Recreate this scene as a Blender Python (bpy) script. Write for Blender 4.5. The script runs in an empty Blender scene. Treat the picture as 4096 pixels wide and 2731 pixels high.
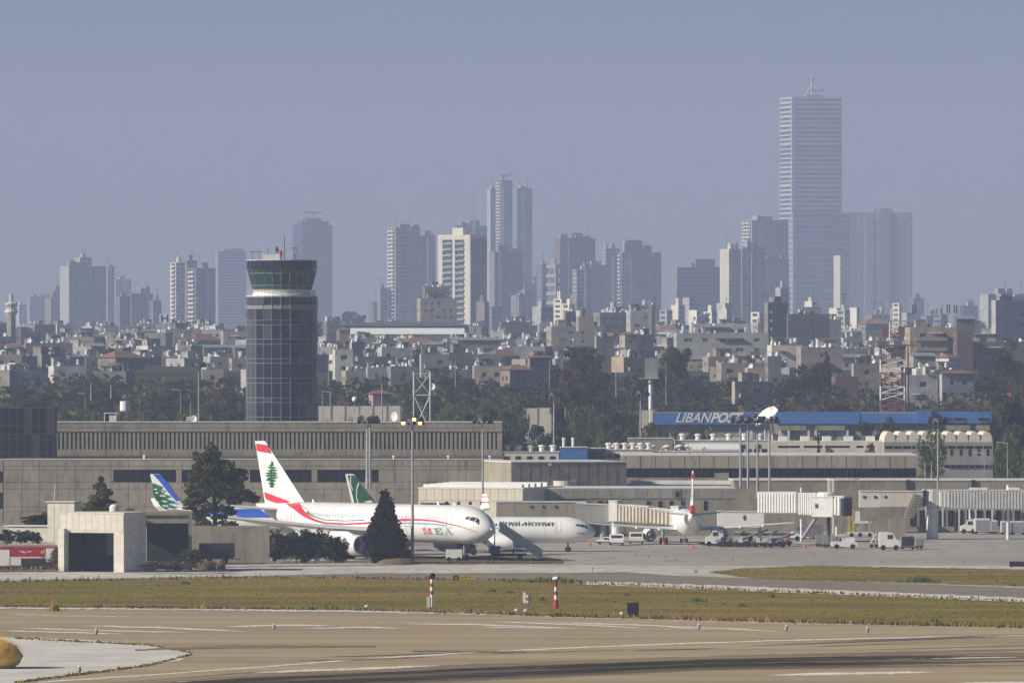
import bpy, math, random
from mathutils import Vector, Matrix
random.seed(7)
S = bpy.context.scene
COL = S.collection
# ---------------------------------------------------------------- camera, sky, sun, exposure
F = 40500.0          # focal length in photo pixels
H = 33.5             # eye height above the airfield
CX, HY = 2048.0, 1330.0
cam = bpy.data.objects.new('camera', bpy.data.cameras.new('camera'))
COL.objects.link(cam); S.camera = cam
cam.location = (0, 0, H); cam.rotation_euler = (math.pi/2, 0, 0)
cam.data.sensor_width = 36; cam.data.lens = 36*F/4096
cam.data.shift_y = -(1365.5-HY)/4096
cam.data.clip_start = 1; cam.data.clip_end = 60000
SUN_EL, SUN_AZ = math.radians(27), math.radians(18)
SD = Vector((-math.cos(SUN_AZ)*math.cos(SUN_EL), -math.sin(SUN_AZ)*math.cos(SUN_EL), math.sin(SUN_EL)))
W = bpy.data.worlds.new('World'); S.world = W; W.use_nodes = True
wn = W.node_tree
sky = wn.nodes.new('ShaderNodeTexSky'); sky.sky_type = 'NISHITA'; sky.sun_disc = False
sky.air_density = 1.0; sky.ozone_density = 6; sky.dust_density = 0.0; sky.altitude = 0
sky.sun_elevation = SUN_EL; sky.sun_rotation = math.atan2(SD.x, SD.y)
tint = wn.nodes.new('ShaderNodeMix'); tint.data_type = 'RGBA'; tint.blend_type = 'MULTIPLY'
tint.inputs[0].default_value = 1; tint.inputs[7].default_value = (.77, .735, .98, 1)
wn.links.new(sky.outputs[0], tint.inputs[6]); wn.links.new(tint.outputs[2], wn.nodes['Background'].inputs[0])
wn.nodes['Background'].inputs[1].default_value = .044
sl = bpy.data.lights.new('sun', 'SUN'); sl.energy = 5.0; sl.angle = math.radians(.5); sl.color = (1, .93, .80)
so = bpy.data.objects.new('sun', sl); COL.objects.link(so); so.rotation_euler = SD.to_track_quat('Z', 'Y').to_euler()
S.view_settings.view_transform = 'Standard'; S.view_settings.look = 'None'
S.view_settings.exposure = .32; S.view_settings.gamma = 1; S.view_settings.use_curve_mapping = False
S.cycles.volume_bounces = 1; S.cycles.max_bounces = 6

# ---------------------------------------------------------------- helpers
def kk(d): return F/d
def PX(px, d): return (px-CX)*d/F
def PZ(py, d): return H-(py-HY)*d/F
def GD(py): return H*F/(py-HY)                   # distance of a point of the airfield
def G(px, py):
    d = GD(py); return (PX(px, d), d)
GZT = [(0, 0), (2020, 0), (2300, 8), (2500, 13), (2900, 21), (3500, 25.5), (5000, 28), (30000, 30)]
def CD(d): return d if d <= 2600 else 2600+(d-2600)*1.35
def gz(d):
    for (a, za), (b, zb) in zip(GZT, GZT[1:]):
        if d <= b: return za+(zb-za)*max(0, (d-a))/(b-a)
    return 30

def mat(name, c1, c2=None, scale=.5, rough=.85, spec=.2, metal=0, stretch=(1, 1, 1), c3=None, scale3=8, f3=.35, emit=None, rnd=0, transl=0, bump=0, bscale=4, lo=.38, hi=.62):
    m = bpy.data.materials.new(name); m.use_nodes = True
    nt = m.node_tree; b = nt.nodes['Principled BSDF']
    b.inputs['Roughness'].default_value = rough; b.inputs['Metallic'].default_value = metal
    b.inputs['Specular IOR Level'].default_value = spec
    if c2 is None: c2 = tuple(x*.82 for x in c1)
    tc = nt.nodes.new('ShaderNodeTexCoord'); mp = nt.nodes.new('ShaderNodeMapping')
    mp.inputs['Scale'].default_value = stretch
    nt.links.new(tc.outputs['Object'], mp.inputs[0])
    def noise(sc, det=4):
        n = nt.nodes.new('ShaderNodeTexNoise'); n.inputs['Scale'].default_value = sc; n.inputs['Detail'].default_value = det
        nt.links.new(mp.outputs[0], n.inputs['Vector']); return n
    def ramp(n, a, z):
        r = nt.nodes.new('ShaderNodeMapRange'); r.inputs[1].default_value = a; r.inputs[2].default_value = z
        nt.links.new(n.outputs[0], r.inputs[0]); return r
    def mix(fac, A, Bc):
        x = nt.nodes.new('ShaderNodeMix'); x.data_type = 'RGBA'
        if isinstance(fac, float): x.inputs[0].default_value = fac
        else: nt.links.new(fac, x.inputs[0])
        for i, v in ((6, A), (7, Bc)):
            if isinstance(v, tuple): x.inputs[i].default_value = (*v, 1)
            else: nt.links.new(v, x.inputs[i])
        return x.outputs[2]
    col = mix(ramp(noise(scale), lo, hi).outputs[0], c1, c2)
    if c3 is not None:
        r = ramp(noise(scale3, 3), .5, .7); mm = nt.nodes.new('ShaderNodeMath'); mm.operation = 'MULTIPLY'
        nt.links.new(r.outputs[0], mm.inputs[0]); mm.inputs[1].default_value = f3
        col = mix(mm.outputs[0], col, c3)
    if rnd:
        oi = nt.nodes.new('ShaderNodeObjectInfo'); hs = nt.nodes.new('ShaderNodeHueSaturation')
        r1 = nt.nodes.new('ShaderNodeMapRange'); r1.inputs[3].default_value = 1-rnd; r1.inputs[4].default_value = 1+rnd
        nt.links.new(oi.outputs['Random'], r1.inputs[0]); nt.links.new(r1.outputs[0], hs.inputs['Value'])
        r2 = nt.nodes.new('ShaderNodeMapRange'); r2.inputs[3].default_value = .5+rnd*.07; r2.inputs[4].default_value = .5-rnd*.07
        nt.links.new(oi.outputs['Random'], r2.inputs[0]); nt.links.new(r2.outputs[0], hs.inputs['Hue'])
        nt.links.new(col, hs.inputs['Color']); col = hs.outputs[0]
    nt.links.new(col, b.inputs['Base Color'])
    if bump:
        bp = nt.nodes.new('ShaderNodeBump'); bp.inputs['Strength'].default_value = bump; bp.inputs['Distance'].default_value = .2
        nt.links.new(noise(bscale).outputs[0], bp.inputs['Height']); nt.links.new(bp.outputs[0], b.inputs['Normal'])
    if transl:
        tb = nt.nodes.new('ShaderNodeBsdfTranslucent'); mx = nt.nodes.new('ShaderNodeMixShader'); mx.inputs[0].default_value = transl
        nt.links.new(col, tb.inputs[0]); nt.links.new(b.outputs[0], mx.inputs[1]); nt.links.new(tb.outputs[0], mx.inputs[2]); nt.links.new(mx.outputs[0], nt.nodes['Material Output'].inputs[0])
    if emit:
        b.inputs['Emission Color'].default_value = (*emit[0], 1); b.inputs['Emission Strength'].default_value = emit[1]
    return m

class MB:
    def __init__(s): s.v = []; s.f = []; s.m = []
    def quad(s, a, b, c, d, mi=0):
        n = len(s.v); s.v += [tuple(a), tuple(b), tuple(c), tuple(d)]; s.f.append((n, n+1, n+2, n+3)); s.m.append(mi); return s
    def tri(s, a, b, c, mi=0):
        n = len(s.v); s.v += [tuple(a), tuple(b), tuple(c)]; s.f.append((n, n+1, n+2)); s.m.append(mi); return s
    def box(s, x0, x1, y0, y1, z0, z1, mi=0):
        n = len(s.v)
        s.v += [(x, y, z) for x in (x0, x1) for y in (y0, y1) for z in (z0, z1)]
        s.f += [(n+a, n+b, n+c, n+d) for a, b, c, d in ((0, 1, 3, 2), (4, 6, 7, 5), (0, 4, 5, 1), (2, 3, 7, 6), (0, 2, 6, 4), (1, 5, 7, 3))]
        s.m += [mi]*6; return s
    def hexa(s, bot, top, mi=0):           # bottom and top polygons (same count, counter-clockwise)
        n = len(s.v); k = len(bot); s.v += [tuple(p) for p in bot]+[tuple(p) for p in top]
        s.f.append(tuple(n+i for i in reversed(range(k)))); s.f.append(tuple(n+k+i for i in range(k))); s.m += [mi, mi]
        for i in range(k):
            j = (i+1) % k; s.f.append((n+i, n+j, n+k+j, n+k+i)); s.m.append(mi)
        return s
    def prism_xz(s, pts, y0, y1, mi=0): return s.hexa([(x, y0, z) for x, z in pts], [(x, y1, z) for x, z in pts], mi)
    def prism(s, pts, z0, z1, mi=0): return s.hexa([(x, y, z0) for x, y in pts], [(x, y, z1) for x, y in pts], mi)
    def tube(s, p0, p1, r0, r1=None, n=8, mi=0, caps=True):
        r1 = r0 if r1 is None else r1
        p0, p1 = Vector(p0), Vector(p1); d = (p1-p0)
        if d.length < 1e-6: return s
        q = d.to_track_quat('Z', 'Y'); a = len(s.v)
        for p, r in ((p0, r0), (p1, r1)):
            for i in range(n):
                t = 2*math.pi*i/n; s.v.append(tuple(p+q @ Vector((r*math.cos(t), r*math.sin(t), 0))))
        for i in range(n):
            j = (i+1) % n; s.f.append((a+i, a+j, a+n+j, a+n+i)); s.m.append(mi)
        if caps:
            s.f.append(tuple(a+i for i in reversed(range(n)))); s.f.append(tuple(a+n+i for i in range(n))); s.m += [mi, mi]
        return s
    def lathe(s, prof, n=20, axis='z', c=(0, 0, 0), mi=0, a0=0, a1=2*math.pi):
        a = len(s.v); full = abs(a1-a0-2*math.pi) < 1e-6; cnt = n if full else n+1
        for t, r in prof:
            for i in range(cnt):
                g = a0+(a1-a0)*i/n; u, w = r*math.cos(g), r*math.sin(g)
                s.v.append((c[0]+u, c[1]+w, c[2]+t) if axis == 'z' else (c[0]+t, c[1]+u, c[2]+w))
        for k in range(len(prof)-1):
            for i in range(n):
                j = (i+1) % cnt
                s.f.append((a+k*cnt+i, a+k*cnt+j, a+(k+1)*cnt+j, a+(k+1)*cnt+i)); s.m.append(mi)
        return s
    def sphere(s, c, r, n=10, mi=0, sz=1):
        return s.lathe([(-r*sz*math.cos(math.pi*i/6), max(.001, r*math.sin(math.pi*i/6))) for i in range(7)], n, 'z', c, mi)
    def mesh(s, name, mats, smooth=False):
        me = bpy.data.meshes.new(name); me.from_pydata(s.v, [], s.f)
        for m in (mats if isinstance(mats, (list, tuple)) else [mats]): me.materials.append(m)
        if any(s.m): me.polygons.foreach_set('material_index', s.m)
        if smooth: me.polygons.foreach_set('use_smooth', [True]*len(me.polygons))
        me.update(); return me
    def build(s, name, mats, parent=None, smooth=False, loc=(0, 0, 0), rz=0):
        return place(name, s.mesh(name, mats, smooth), parent, loc, rz)

def place(name, me, parent=None, loc=(0, 0, 0), rz=0, sc=None, rot=None):
    o = bpy.data.objects.new(name, me); COL.objects.link(o); o.parent = parent; o.location = loc
    o.rotation_euler = rot if rot else (0, 0, rz)
    if sc: o.scale = sc if isinstance(sc, (tuple, list)) else (sc, sc, sc)
    return o
def tag(o, label=None, cat=None, group=None, kind=None):
    if label: o['label'] = label
    if cat: o['category'] = cat
    if group: o['group'] = group
    if kind: o['kind'] = kind
    return o
def thing(name, label, cat, loc=(0, 0, 0), rz=0, group=None, sc=None):
    o = bpy.data.objects.new(name, None); COL.objects.link(o); o.location = loc; o.rotation_euler = (0, 0, rz)
    if sc: o.scale = (sc, sc, sc) if not isinstance(sc, tuple) else sc
    return tag(o, label, cat, group)
KIDS = {}
def kids(o):
    return [c for c in COL.objects if c.parent is o]
def dup(root, loc, rz=0, label=None, sc=None, tree=None):
    r = root.copy(); COL.objects.link(r); r.location = loc; r.rotation_euler = (0, 0, rz)
    if sc: r.scale = (sc, sc, sc) if not isinstance(sc, tuple) else sc
    if label: r['label'] = label
    for ch, gs in (tree or [(c, kids(c)) for c in kids(root)]):
        c = ch.copy(); COL.objects.link(c); c.parent = r
        for g in gs:
            q = g.copy(); COL.objects.link(q); q.parent = c
    return r
def tree_of(root): return [(c, kids(c)) for c in kids(root)]
ORD = ['first', 'second', 'third', 'fourth', 'fifth', 'sixth', 'seventh', 'eighth', 'ninth', 'tenth', 'eleventh', 'twelfth', 'thirteenth', 'fourteenth', 'fifteenth', 'sixteenth', 'seventeenth', 'eighteenth', 'nineteenth', 'twentieth']
def text_mesh(txt, size, extrude, m, bold=0, shear=0, sx=1, space=1):
    c = bpy.data.curves.new('lettering', 'FONT'); c.body = txt; c.size = size; c.extrude = extrude; c.offset = bold; c.shear = shear
    c.space_character = space; c.resolution_u = 3
    o = bpy.data.objects.new('lettering', c); COL.objects.link(o); o.scale = (sx, 1, 1)
    bpy.context.view_layer.update()
    me = bpy.data.meshes.new_from_object(o.evaluated_get(bpy.context.evaluated_depsgraph_get()))
    for v in me.vertices: v.co.x *= sx
    bpy.data.objects.remove(o); me.name = 'lettering'; me.materials.clear(); me.materials.append(m)
    return me

# ---------------------------------------------------------------- materials
M = {}
M['concrete'] = mat('concrete', (.35, .312, .232), (.29, .258, .192), .25, c3=(.15, .138, .11), scale3=1.1, f3=.6, stretch=(1, 1, .3), rnd=.09)
M['concrete_dk'] = mat('concrete_dark', (.24, .23, .21), (.19, .18, .17), .3)
M['joint'] = mat('joint', (.10, .095, .085), None, .5)
M['cream'] = mat('cream_render', (.68, .63, .51), (.60, .55, .44), .3, c3=(.4, .37, .3), scale3=1.6, f3=.4, stretch=(1, 1, .3), rnd=.05)
M['grey'] = mat('grey_render', (.33, .32, .29), (.27, .26, .24), .3, c3=(.2, .19, .17), scale3=1.3, f3=.5, stretch=(1, 1, .3), rnd=.08)
M['white'] = mat('white_paint', (.82, .81, .77), (.76, .75, .71), .4, rough=.5, spec=.4)
M['offwhite'] = mat('offwhite_metal', (.70, .69, .64), (.62, .60, .56), .8, rough=.6)
M['glass'] = mat('dark_glass', (.008, .011, .020), (.006, .008, .014), .2, rough=.12, spec=.25)
M['pane'] = mat('window_pane', (.035, .040, .050), (.06, .06, .065), .8, rough=.3, spec=.4)
M['steel'] = mat('galvanised_steel', (.36, .37, .37), (.28, .29, .29), 1, rough=.5, metal=.3)
M['dark'] = mat('dark_metal_and_shade', (.025, .026, .028), (.04, .04, .04), 1, rough=.6)
M['black'] = mat('black_rubber', (.012, .012, .013), (.02, .02, .02), 2, rough=.8)
M['red'] = mat('red_paint', (.42, .025, .03), (.36, .02, .03), 1, rough=.45, spec=.4)
M['yellow'] = mat('yellow_paint', (.55, .38, .03), (.45, .32, .03), 1)
M['orange'] = mat('orange_plastic', (.75, .10, .02), (.7, .12, .02), 1)
M['blue'] = mat('blue_cladding', (.07, .19, .48), (.06, .165, .42), .2, rough=.6)
M['navy'] = mat('navy_cladding', (.02, .03, .10), (.02, .025, .08), .3)
M['terracotta'] = mat('terracotta_tiles', (.27, .13, .085), (.20, .10, .07), 1.2, c3=(.14, .08, .06), scale3=6, f3=.5)
M['lamp_on'] = mat('lit_lamp', (1, .5, .15), (1, .5, .15), 1, emit=((1, .45, .12), 6))
M['trunk'] = mat('bark', (.10, .08, .06), (.06, .05, .04), 2)
HOUSE = {
 'beige': mat('beige_plaster', (.36, .32, .26), (.26, .235, .19), .25, c3=(.2, .18, .15), scale3=1, f3=.6),
 'brown': mat('brown_plaster', (.23, .195, .16), (.16, .14, .115), .25, c3=(.13, .11, .09), scale3=1, f3=.6),
 'grey': mat('grey_block', (.22, .215, .205), (.15, .148, .145), .25, c3=(.13, .13, .13), scale3=1, f3=.6),
 'white': mat('white_plaster', (.58, .56, .51), (.42, .41, .38), .25, c3=(.3, .3, .28), scale3=1, f3=.5),
 'pink': mat('pink_plaster', (.33, .265, .235), (.25, .205, .185), .25, c3=(.2, .16, .14), scale3=1, f3=.5),
 'pale': mat('pale_grey_plaster', (.40, .395, .37), (.30, .295, .28), .25, c3=(.25, .25, .25), scale3=1, f3=.5),
 'yellow': mat('yellow_plaster', (.38, .315, .22), (.30, .25, .18), .25, c3=(.28, .22, .14), scale3=1, f3=.4),
 'cream': M['cream'], 'darkred': mat('dark_red_wall', (.15, .10, .085), (.12, .08, .07), .4), 'dark': mat('dark_wall', (.16, .155, .15), (.12, .118, .115), .3),
 'blueglass': mat('blue_glass_tower', (.05, .07, .11), (.035, .05, .09), .1, rough=.4),
}
M['tank'] = mat('white_tank', (.66, .67, .68), (.56, .57, .58), 1, rough=.5)
M['leaf_olive'] = mat('foliage_casuarina', (.085, .085, .035), (.12, .115, .045), .8, rough=.8, spec=0, transl=.3, c3=(.18, .165, .07), scale3=2, f3=.6)
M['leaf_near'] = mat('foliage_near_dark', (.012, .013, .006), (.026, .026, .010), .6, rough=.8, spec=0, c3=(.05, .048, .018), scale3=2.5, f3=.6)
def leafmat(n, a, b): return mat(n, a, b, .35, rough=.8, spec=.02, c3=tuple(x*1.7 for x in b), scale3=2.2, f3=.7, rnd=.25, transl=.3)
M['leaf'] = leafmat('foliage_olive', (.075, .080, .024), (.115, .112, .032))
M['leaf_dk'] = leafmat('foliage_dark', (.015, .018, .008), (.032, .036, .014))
M['leaf_gr'] = leafmat('foliage_green', (.085, .11, .024), (.125, .145, .032))
M['leaf_rd'] = leafmat('foliage_red', (.10, .035, .04), (.07, .04, .035))
M['leaf_dry'] = leafmat('foliage_dry', (.15, .12, .08), (.21, .155, .10))

# ---------------------------------------------------------------- ground
def wob(pts, amp, step, seed=0):
    r = random.Random(seed); out = []
    for (x0, y0), (x1, y1) in zip(pts, pts[1:]):
        n = max(1, int(abs(x1-x0)/step))
        for i in range(n):
            t = i/n; out.append((x0+(x1-x0)*t, y0+(y1-y0)*t+r.uniform(-amp, amp)))
    out.append(pts[-1]); return out
LEVEL = [0.0, 0.0, 0.0]
def sheet(name, upper, lower, m, amp=0, step=25, kind='structure', z=None, seed=1):
    """A flat area of ground between a far edge and a near edge, both left to right."""
    if z is None:
        if name in ('airfield_ground', 'apron', 'apron_seam', 'taxiway', 'runway'): LEVEL[0] += .005; z = LEVEL[0]
        else: z = {'rubber_marks': .032, 'pale_pavement': .036, 'runway_marking': .045, 'gravel_strip': .03, 'grass_verge': .038, 'dry_verge': .05}[name]
        if name == 'runway_marking': LEVEL[1] += .0003; z += LEVEL[1]
        elif name in ('rubber_marks', 'gravel_strip', 'dry_verge'): LEVEL[2] += .0004; z += LEVEL[2]
    u = wob(upper, amp, step, seed); l = wob(lower, amp, step, seed+5)
    P = [G(*p) for p in u]+[G(*p) for p in reversed(l)]
    me = bpy.data.meshes.new(name); me.from_pydata([(x, y, z) for x, y in P], [], [tuple(range(len(P)))]); me.materials.append(m)
    import bmesh
    bm = bmesh.new(); bm.from_mesh(me); bmesh.ops.triangulate(bm, faces=bm.faces[:]); bmesh.ops.recalc_face_normals(bm, faces=bm.faces[:])
    if bm.faces and bm.faces[0].normal.z < 0: bmesh.ops.reverse_faces(bm, faces=bm.faces[:])
    bm.to_mesh(me); bm.free()
    o = place(name, me); return tag(o, kind=kind)
M['apron'] = mat('apron_concrete', (.40, .37, .315), (.33, .305, .26), .03, spec=0, stretch=(1, .25, 1), c3=(.25, .235, .21), scale3=.25, f3=.55)
M['runway'] = mat('runway_tan', (.44, .345, .21), (.35, .275, .17), .03, spec=0, stretch=(.22, 1.6, 1), c3=(.27, .225, .165), scale3=.12, f3=.6)
M['taxi'] = mat('taxiway', (.26, .225, .175), (.22, .19, .155), .03, spec=0, stretch=(.4, 1, 1), c3=(.15, .135, .11), scale3=.2, f3=.5)
M['gravel'] = mat('pale_gravel', (.62, .58, .49), (.48, .44, .37), .12, spec=0, stretch=(.5, .35, 1), c3=(.26, .23, .18), scale3=.8, f3=.7)
M['pale'] = mat('pale_concrete', (.68, .65, .57), (.58, .55, .48), .08, spec=0, c3=(.36, .34, .29), scale3=.35, f3=.5)
M['paint'] = mat('runway_paint', (.84, .81, .72), (.66, .61, .50), .5, spec=0, stretch=(.3, 1, 1), c3=(.42, .36, .27), scale3=.9, f3=.7)
M['rubber'] = mat('rubber_marks', (.06, .052, .036), (.035, .03, .022), .03, spec=0, stretch=(.25, 2.2, 1), c3=(.15, .125, .09), scale3=.12, f3=.8)
M['soil'] = mat('grass_soil', (.28, .20, .05), (.15, .150, .024), .06, spec=0, stretch=(.35, 1, 1), c3=(.20, .11, .065), scale3=.11, f3=.95)
M['cityground'] = mat('city_ground', (.055, .06, .035), (.035, .042, .022), .05, spec=0, c3=(.12, .11, .08), scale3=.02, f3=.5)
rows = [(-600, -900)]
ys = [-250, 200, 800, 1400, 2020, 2300, 2500, 2900, 3500, 5000, 8000, 14400]
g = MB()
for a, b in zip(ys, ys[1:]): g.quad((-3400, a, gz(a)), (3400, a, gz(a)), (3400, b, gz(b)), (-3400, b, gz(b)))
tag(g.build('ground', M['cityground']), kind='structure')
sheet('airfield_ground', [(-1500, 2010), (5600, 2010)], [(-1500, 2780), (5600, 2780)], M['gravel'])
sheet('apron', [(-1500, 2012), (5600, 2012)], [(-1500, 2262), (1500, 2252), (2600, 2262), (4096, 2262), (5600, 2280)], M['apron'], 1.2, 40)
sheet('apron_seam', [(-200, 2281), (1100, 2262), (1640, 2256)], [(-200, 2285), (1100, 2267), (1640, 2259)], M['taxi'], .8, 20)
sheet('taxiway', [(-600, 2330), (0, 2322), (1500, 2292), (2250, 2290), (2500, 2287), (2700, 2301), (4096, 2350), (5600, 2402)],
      [(-600, 2345), (0, 2330), (1700, 2316), (2350, 2326), (2800, 2341), (4096, 2392), (5600, 2450)], M['taxi'], 1, 30)
sheet('runway', [(-1500, 2400), (0, 2430), (700, 2436), (1400, 2446), (2100, 2464), (2800, 2483), (4096, 2512), (5600, 2545)],
      [(-1500, 2800), (5600, 2800)], M['runway'], 1.2, 22)
BT = [(-500, 2760), (500, 2733), (980, 2698), (1400, 2687), (2100, 2660), (2800, 2636), (3500, 2618), (4096, 2604), (5600, 2570)]
BB = [(-500, 2810), (900, 2760), (1400, 2738), (2100, 2708), (2800, 2677), (3500, 2668), (4096, 2660), (5600, 2630)]
def at_(pts, x):
    for (p, yp), (q, yq) in zip(pts, pts[1:]):
        if p <= x <= q: return yp+(yq-yp)*(x-p)/(q-p)
    return pts[-1][1]
RB = [M['rubber'], mat('rubber_soft', (.16, .13, .09), (.12, .10, .07), .04, stretch=(.2, 3, 1), spec=0), mat('rubber_pale', (.27, .215, .14), (.22, .175, .115), .04, stretch=(.2, 3, 1), spec=0)]
rb = random.Random(4)
def streak(u, x0, x1, th, m, amp=.5):
    n = max(4, int((x1-x0)/40)); up = []; lo = []
    for i in range(n+1):
        x = x0+(x1-x0)*i/n; a, b_ = at_(BT, x), at_(BB, x); y = a+(b_-a)*u; w_ = th/2*min(1, i/(n*.3)+.03, (n-i)/(n*.3)+.03)*rb.uniform(.7, 1.2)
        up.append((x, y-w_)); lo.append((x, y+w_))
    LEVEL[2] += .0002
    sheet('rubber_marks', up, lo, m, 0, 1e6)
for i in range(13): streak(rb.uniform(-.12, 1.1), rb.uniform(-400, 1500), rb.uniform(2600, 5400), rb.uniform(8, 16), RB[2])
for i in range(16): streak(rb.uniform(.05, .95), rb.uniform(-400, 1800), rb.uniform(2300, 5000), rb.uniform(6, 13), RB[1])
for i in range(34):
    x = rb.uniform(-400, 2700); streak(rb.choice((.25, .3, .38, .62, .72, .8))+rb.gauss(0, .05), x, x+rb.uniform(700, 2400), rb.uniform(4, 12), RB[0])
for i in range(9): x = rb.uniform(0, 3400); streak(rb.uniform(-1.3, -.3), x+900, x+900+rb.uniform(300, 1300), rb.uniform(1.5, 4), RB[2])
sheet('rubber_marks', [(540, 2598), (900, 2580), (1500, 2583)], [(540, 2602), (900, 2592), (1500, 2588)], mat('faint_rubber', (.22, .17, .12), (.28, .22, .15), .05, spec=0, stretch=(.3, 2, 1)), 1.5, 30)
sheet('rubber_marks', [(1650, 2601), (2100, 2604)], [(1650, 2606), (2100, 2611)], bpy.data.materials['faint_rubber'], 1.5, 30)
sheet('pale_pavement', [(-700, 2520), (0, 2548), (340, 2558), (600, 2580), (690, 2592), (745, 2602), (768, 2617)],
      [(-700, 2790), (60, 2731), (200, 2713), (430, 2684), (600, 2661), (720, 2641), (768, 2617)], M['pale'], 1.2, 15)
def line(pts, th, seed=3, m='paint'):
    r = random.Random(int(pts[0][0]*3+pts[0][1])); P = []
    for (x0, y0), (x1, y1) in zip(pts, pts[1:]):
        n = max(1, int(abs(x1-x0)/13))
        P += [(x0+(x1-x0)*i/n, y0+(y1-y0)*i/n) for i in range(n)]
    P.append(pts[-1]); L = len(P)-1; up = []; lo = []; off = 0
    for i, (x, y) in enumerate(P):
        off = off*.8+r.gauss(0, .28); t = min(1, i/(L*.18+.01), (L-i)/(L*.18+.01)) if L*13 < 900 else 1
        w_ = th/2*(.12+.88*t)*r.uniform(.7, 1.25); up.append((x, y-w_+off)); lo.append((x, y+w_+off))
    sheet('runway_marking', up, lo, M[m], 0, 1e6, seed=seed)
line([(150, 2729), (540, 2703), (980, 2672), (1400, 2640), (1900, 2608), (2400, 2586), (2800, 2571), (3300, 2557), (3700, 2548), (4096, 2541), (5000, 2528)], 4.4)
line([(1012, 2692), (1200, 2682), (1400, 2677), (1757, 2661)], 7.5)
line([(2025, 2680), (2330, 2668), (2710, 2657)], 4.5)
line([(3400, 2641), (3700, 2633), (4096, 2627)], 4)
line([(3070, 2701), (3300, 2695), (3740, 2688)], 9)
line([(3800, 2732), (4300, 2727)], 6)
line([(700, 2728), (900, 2722)], 3)
line([(0, 2522), (300, 2529), (500, 2536)], 4)
line([(60, 2510), (400, 2522), (760, 2529)], 4)
line([(330, 2503), (640, 2510), (980, 2525)], 4.5)
line([(900, 2506), (1100, 2500), (1340, 2502)], 4.5)
line([(1210, 2514), (1430, 2508), (1640, 2514)], 4)
line([(1600, 2494), (1900, 2497), (2300, 2513)], 4.5)
line([(1950, 2486), (2300, 2498), (2620, 2515)], 4)
line([(2200, 2490), (2600, 2501), (2840, 2519)], 4)
line([(2450, 2495), (2900, 2514), (3140, 2527)], 3.5)
line([(0, 2456), (260, 2462), (520, 2466)], 2)
line([(1926, 2508), (2310, 2513)], 3)
# pale shoulder strips beside the taxiway
sheet('gravel_strip', [(2344, 2326), (2800, 2339), (4096, 2391), (5600, 2448)], [(2344, 2338), (2800, 2356), (4096, 2408), (5600, 2466)], M['pale'], 2, 20)
sheet('gravel_strip', [(0, 2427), (700, 2434), (1400, 2441), (2000, 2456)], [(0, 2435), (700, 2440), (1400, 2449), (2000, 2461)], M['pale'], 1.6, 14)
ISLE = ([(2840, 2288), (2960, 2273), (3240, 2262), (4096, 2277), (5600, 2300)], [(2840, 2288), (2920, 2300), (3014, 2313), (3500, 2327), (4096, 2344), (5600, 2385)])
GRS = ([(-900, 2345), (0, 2328), (760, 2313), (1400, 2312), (2050, 2322), (2344, 2334), (2800, 2354), (3300, 2374), (4096, 2406), (5600, 2468)],
       [(-900, 2420), (0, 2427), (700, 2433), (1400, 2440), (2100, 2460), (2800, 2479), (4096, 2509), (5600, 2545)])
DRY = ([(1590, 2232), (1800, 2226), (2180, 2226), (2250, 2240)], [(1590, 2252), (1800, 2256), (2250, 2252)])
sheet('grass_verge', *GRS, M['soil'], 1.5, 16); sheet('grass_verge', *ISLE, M['soil'], 1.2, 16)
M['drysoil'] = mat('dry_soil', (.20, .155, .095), (.14, .11, .065), .1, spec=0)
sheet('dry_verge', *DRY, M['drysoil'], 1.5, 14)
for x0, x1, y in ((-900, 330, 2287), (330, 620, 2283), (620, 1060, 2256)):
    sheet('dry_verge', [(x0, y-9), (x1, y-10)], [(x0, y), (x1, y-1)], M['drysoil'], 1, 14)
# grass as real blades
def interp(pts, x):
    for (a, ya), (b, yb) in zip(pts, pts[1:]):
        if a <= x <= b: return ya+(yb-ya)*(x-a)/(b-a)
    return pts[-1][1]
def grass(up, lo, n, x0, x1, mats, hmin, hmax, seed, name='grass', spread=.35, edge=None, near=0):
    r = random.Random(seed); b = MB()
    for _ in range(n):
        x = r.uniform(x0, x1); ya, yb = interp(up, x), interp(lo, x)
        y = r.uniform(ya, yb) if edge is None else (yb+r.gauss(0, edge) if r.random() < .7 else ya+r.gauss(0, edge))
        y = max(y, 2200)
        if near and r.random() < near: y = yb-(yb-y)*.4
        X, Y = G(x, y); hh = r.uniform(hmin, hmax)*(1 if r.random() < .93 else 1.7)
        # a patch colour that varies slowly over the field
        c = math.sin(X*.11+1.3)+math.sin(Y*.17)+math.sin(X*.031+Y*.05)+r.gauss(0, .8)
        mi = 0 if c > .5 else (1 if c > -.9 else 2)
        for q in range(2):
            t = r.uniform(0, 3.14); w = r.uniform(.3, 1)*spread; dx, dy = math.cos(t)*w, math.sin(t)*w
            lx, ly = r.uniform(-.15, .15), r.uniform(-.15, .15)
            b.tri((X-dx, Y-dy, .0), (X+dx, Y+dy, .0), (X+lx, Y+ly, hh), mi)
    return tag(b.build(name, mats), kind='stuff')
gm = [mat('grass_green', (.16, .155, .03), (.125, .13, .022), .1, spec=0, stretch=(.5, 1, 1)), mat('grass_olive', (.23, .185, .04), (.17, .145, .03), .1, spec=0), mat('grass_dry', (.24, .155, .07), (.17, .11, .045), .1, spec=0)]
grass(*GRS, 30000, -250, 4350, gm, .03, .09, 1)
grass(*ISLE, 7000, 2840, 4350, gm, .03, .09, 2)
grass(*GRS, 3600, -100, 4200, [gm[1], gm[2], mat('grass_straw', (.36, .22, .08), (.26, .16, .06), .3, spec=0)], .18, .48, 3, 'weeds', .22, edge=1.5)
grass(*DRY, 900, 1590, 2240, [gm[2], gm[2], gm[1]], .04, .16, 4)
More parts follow.
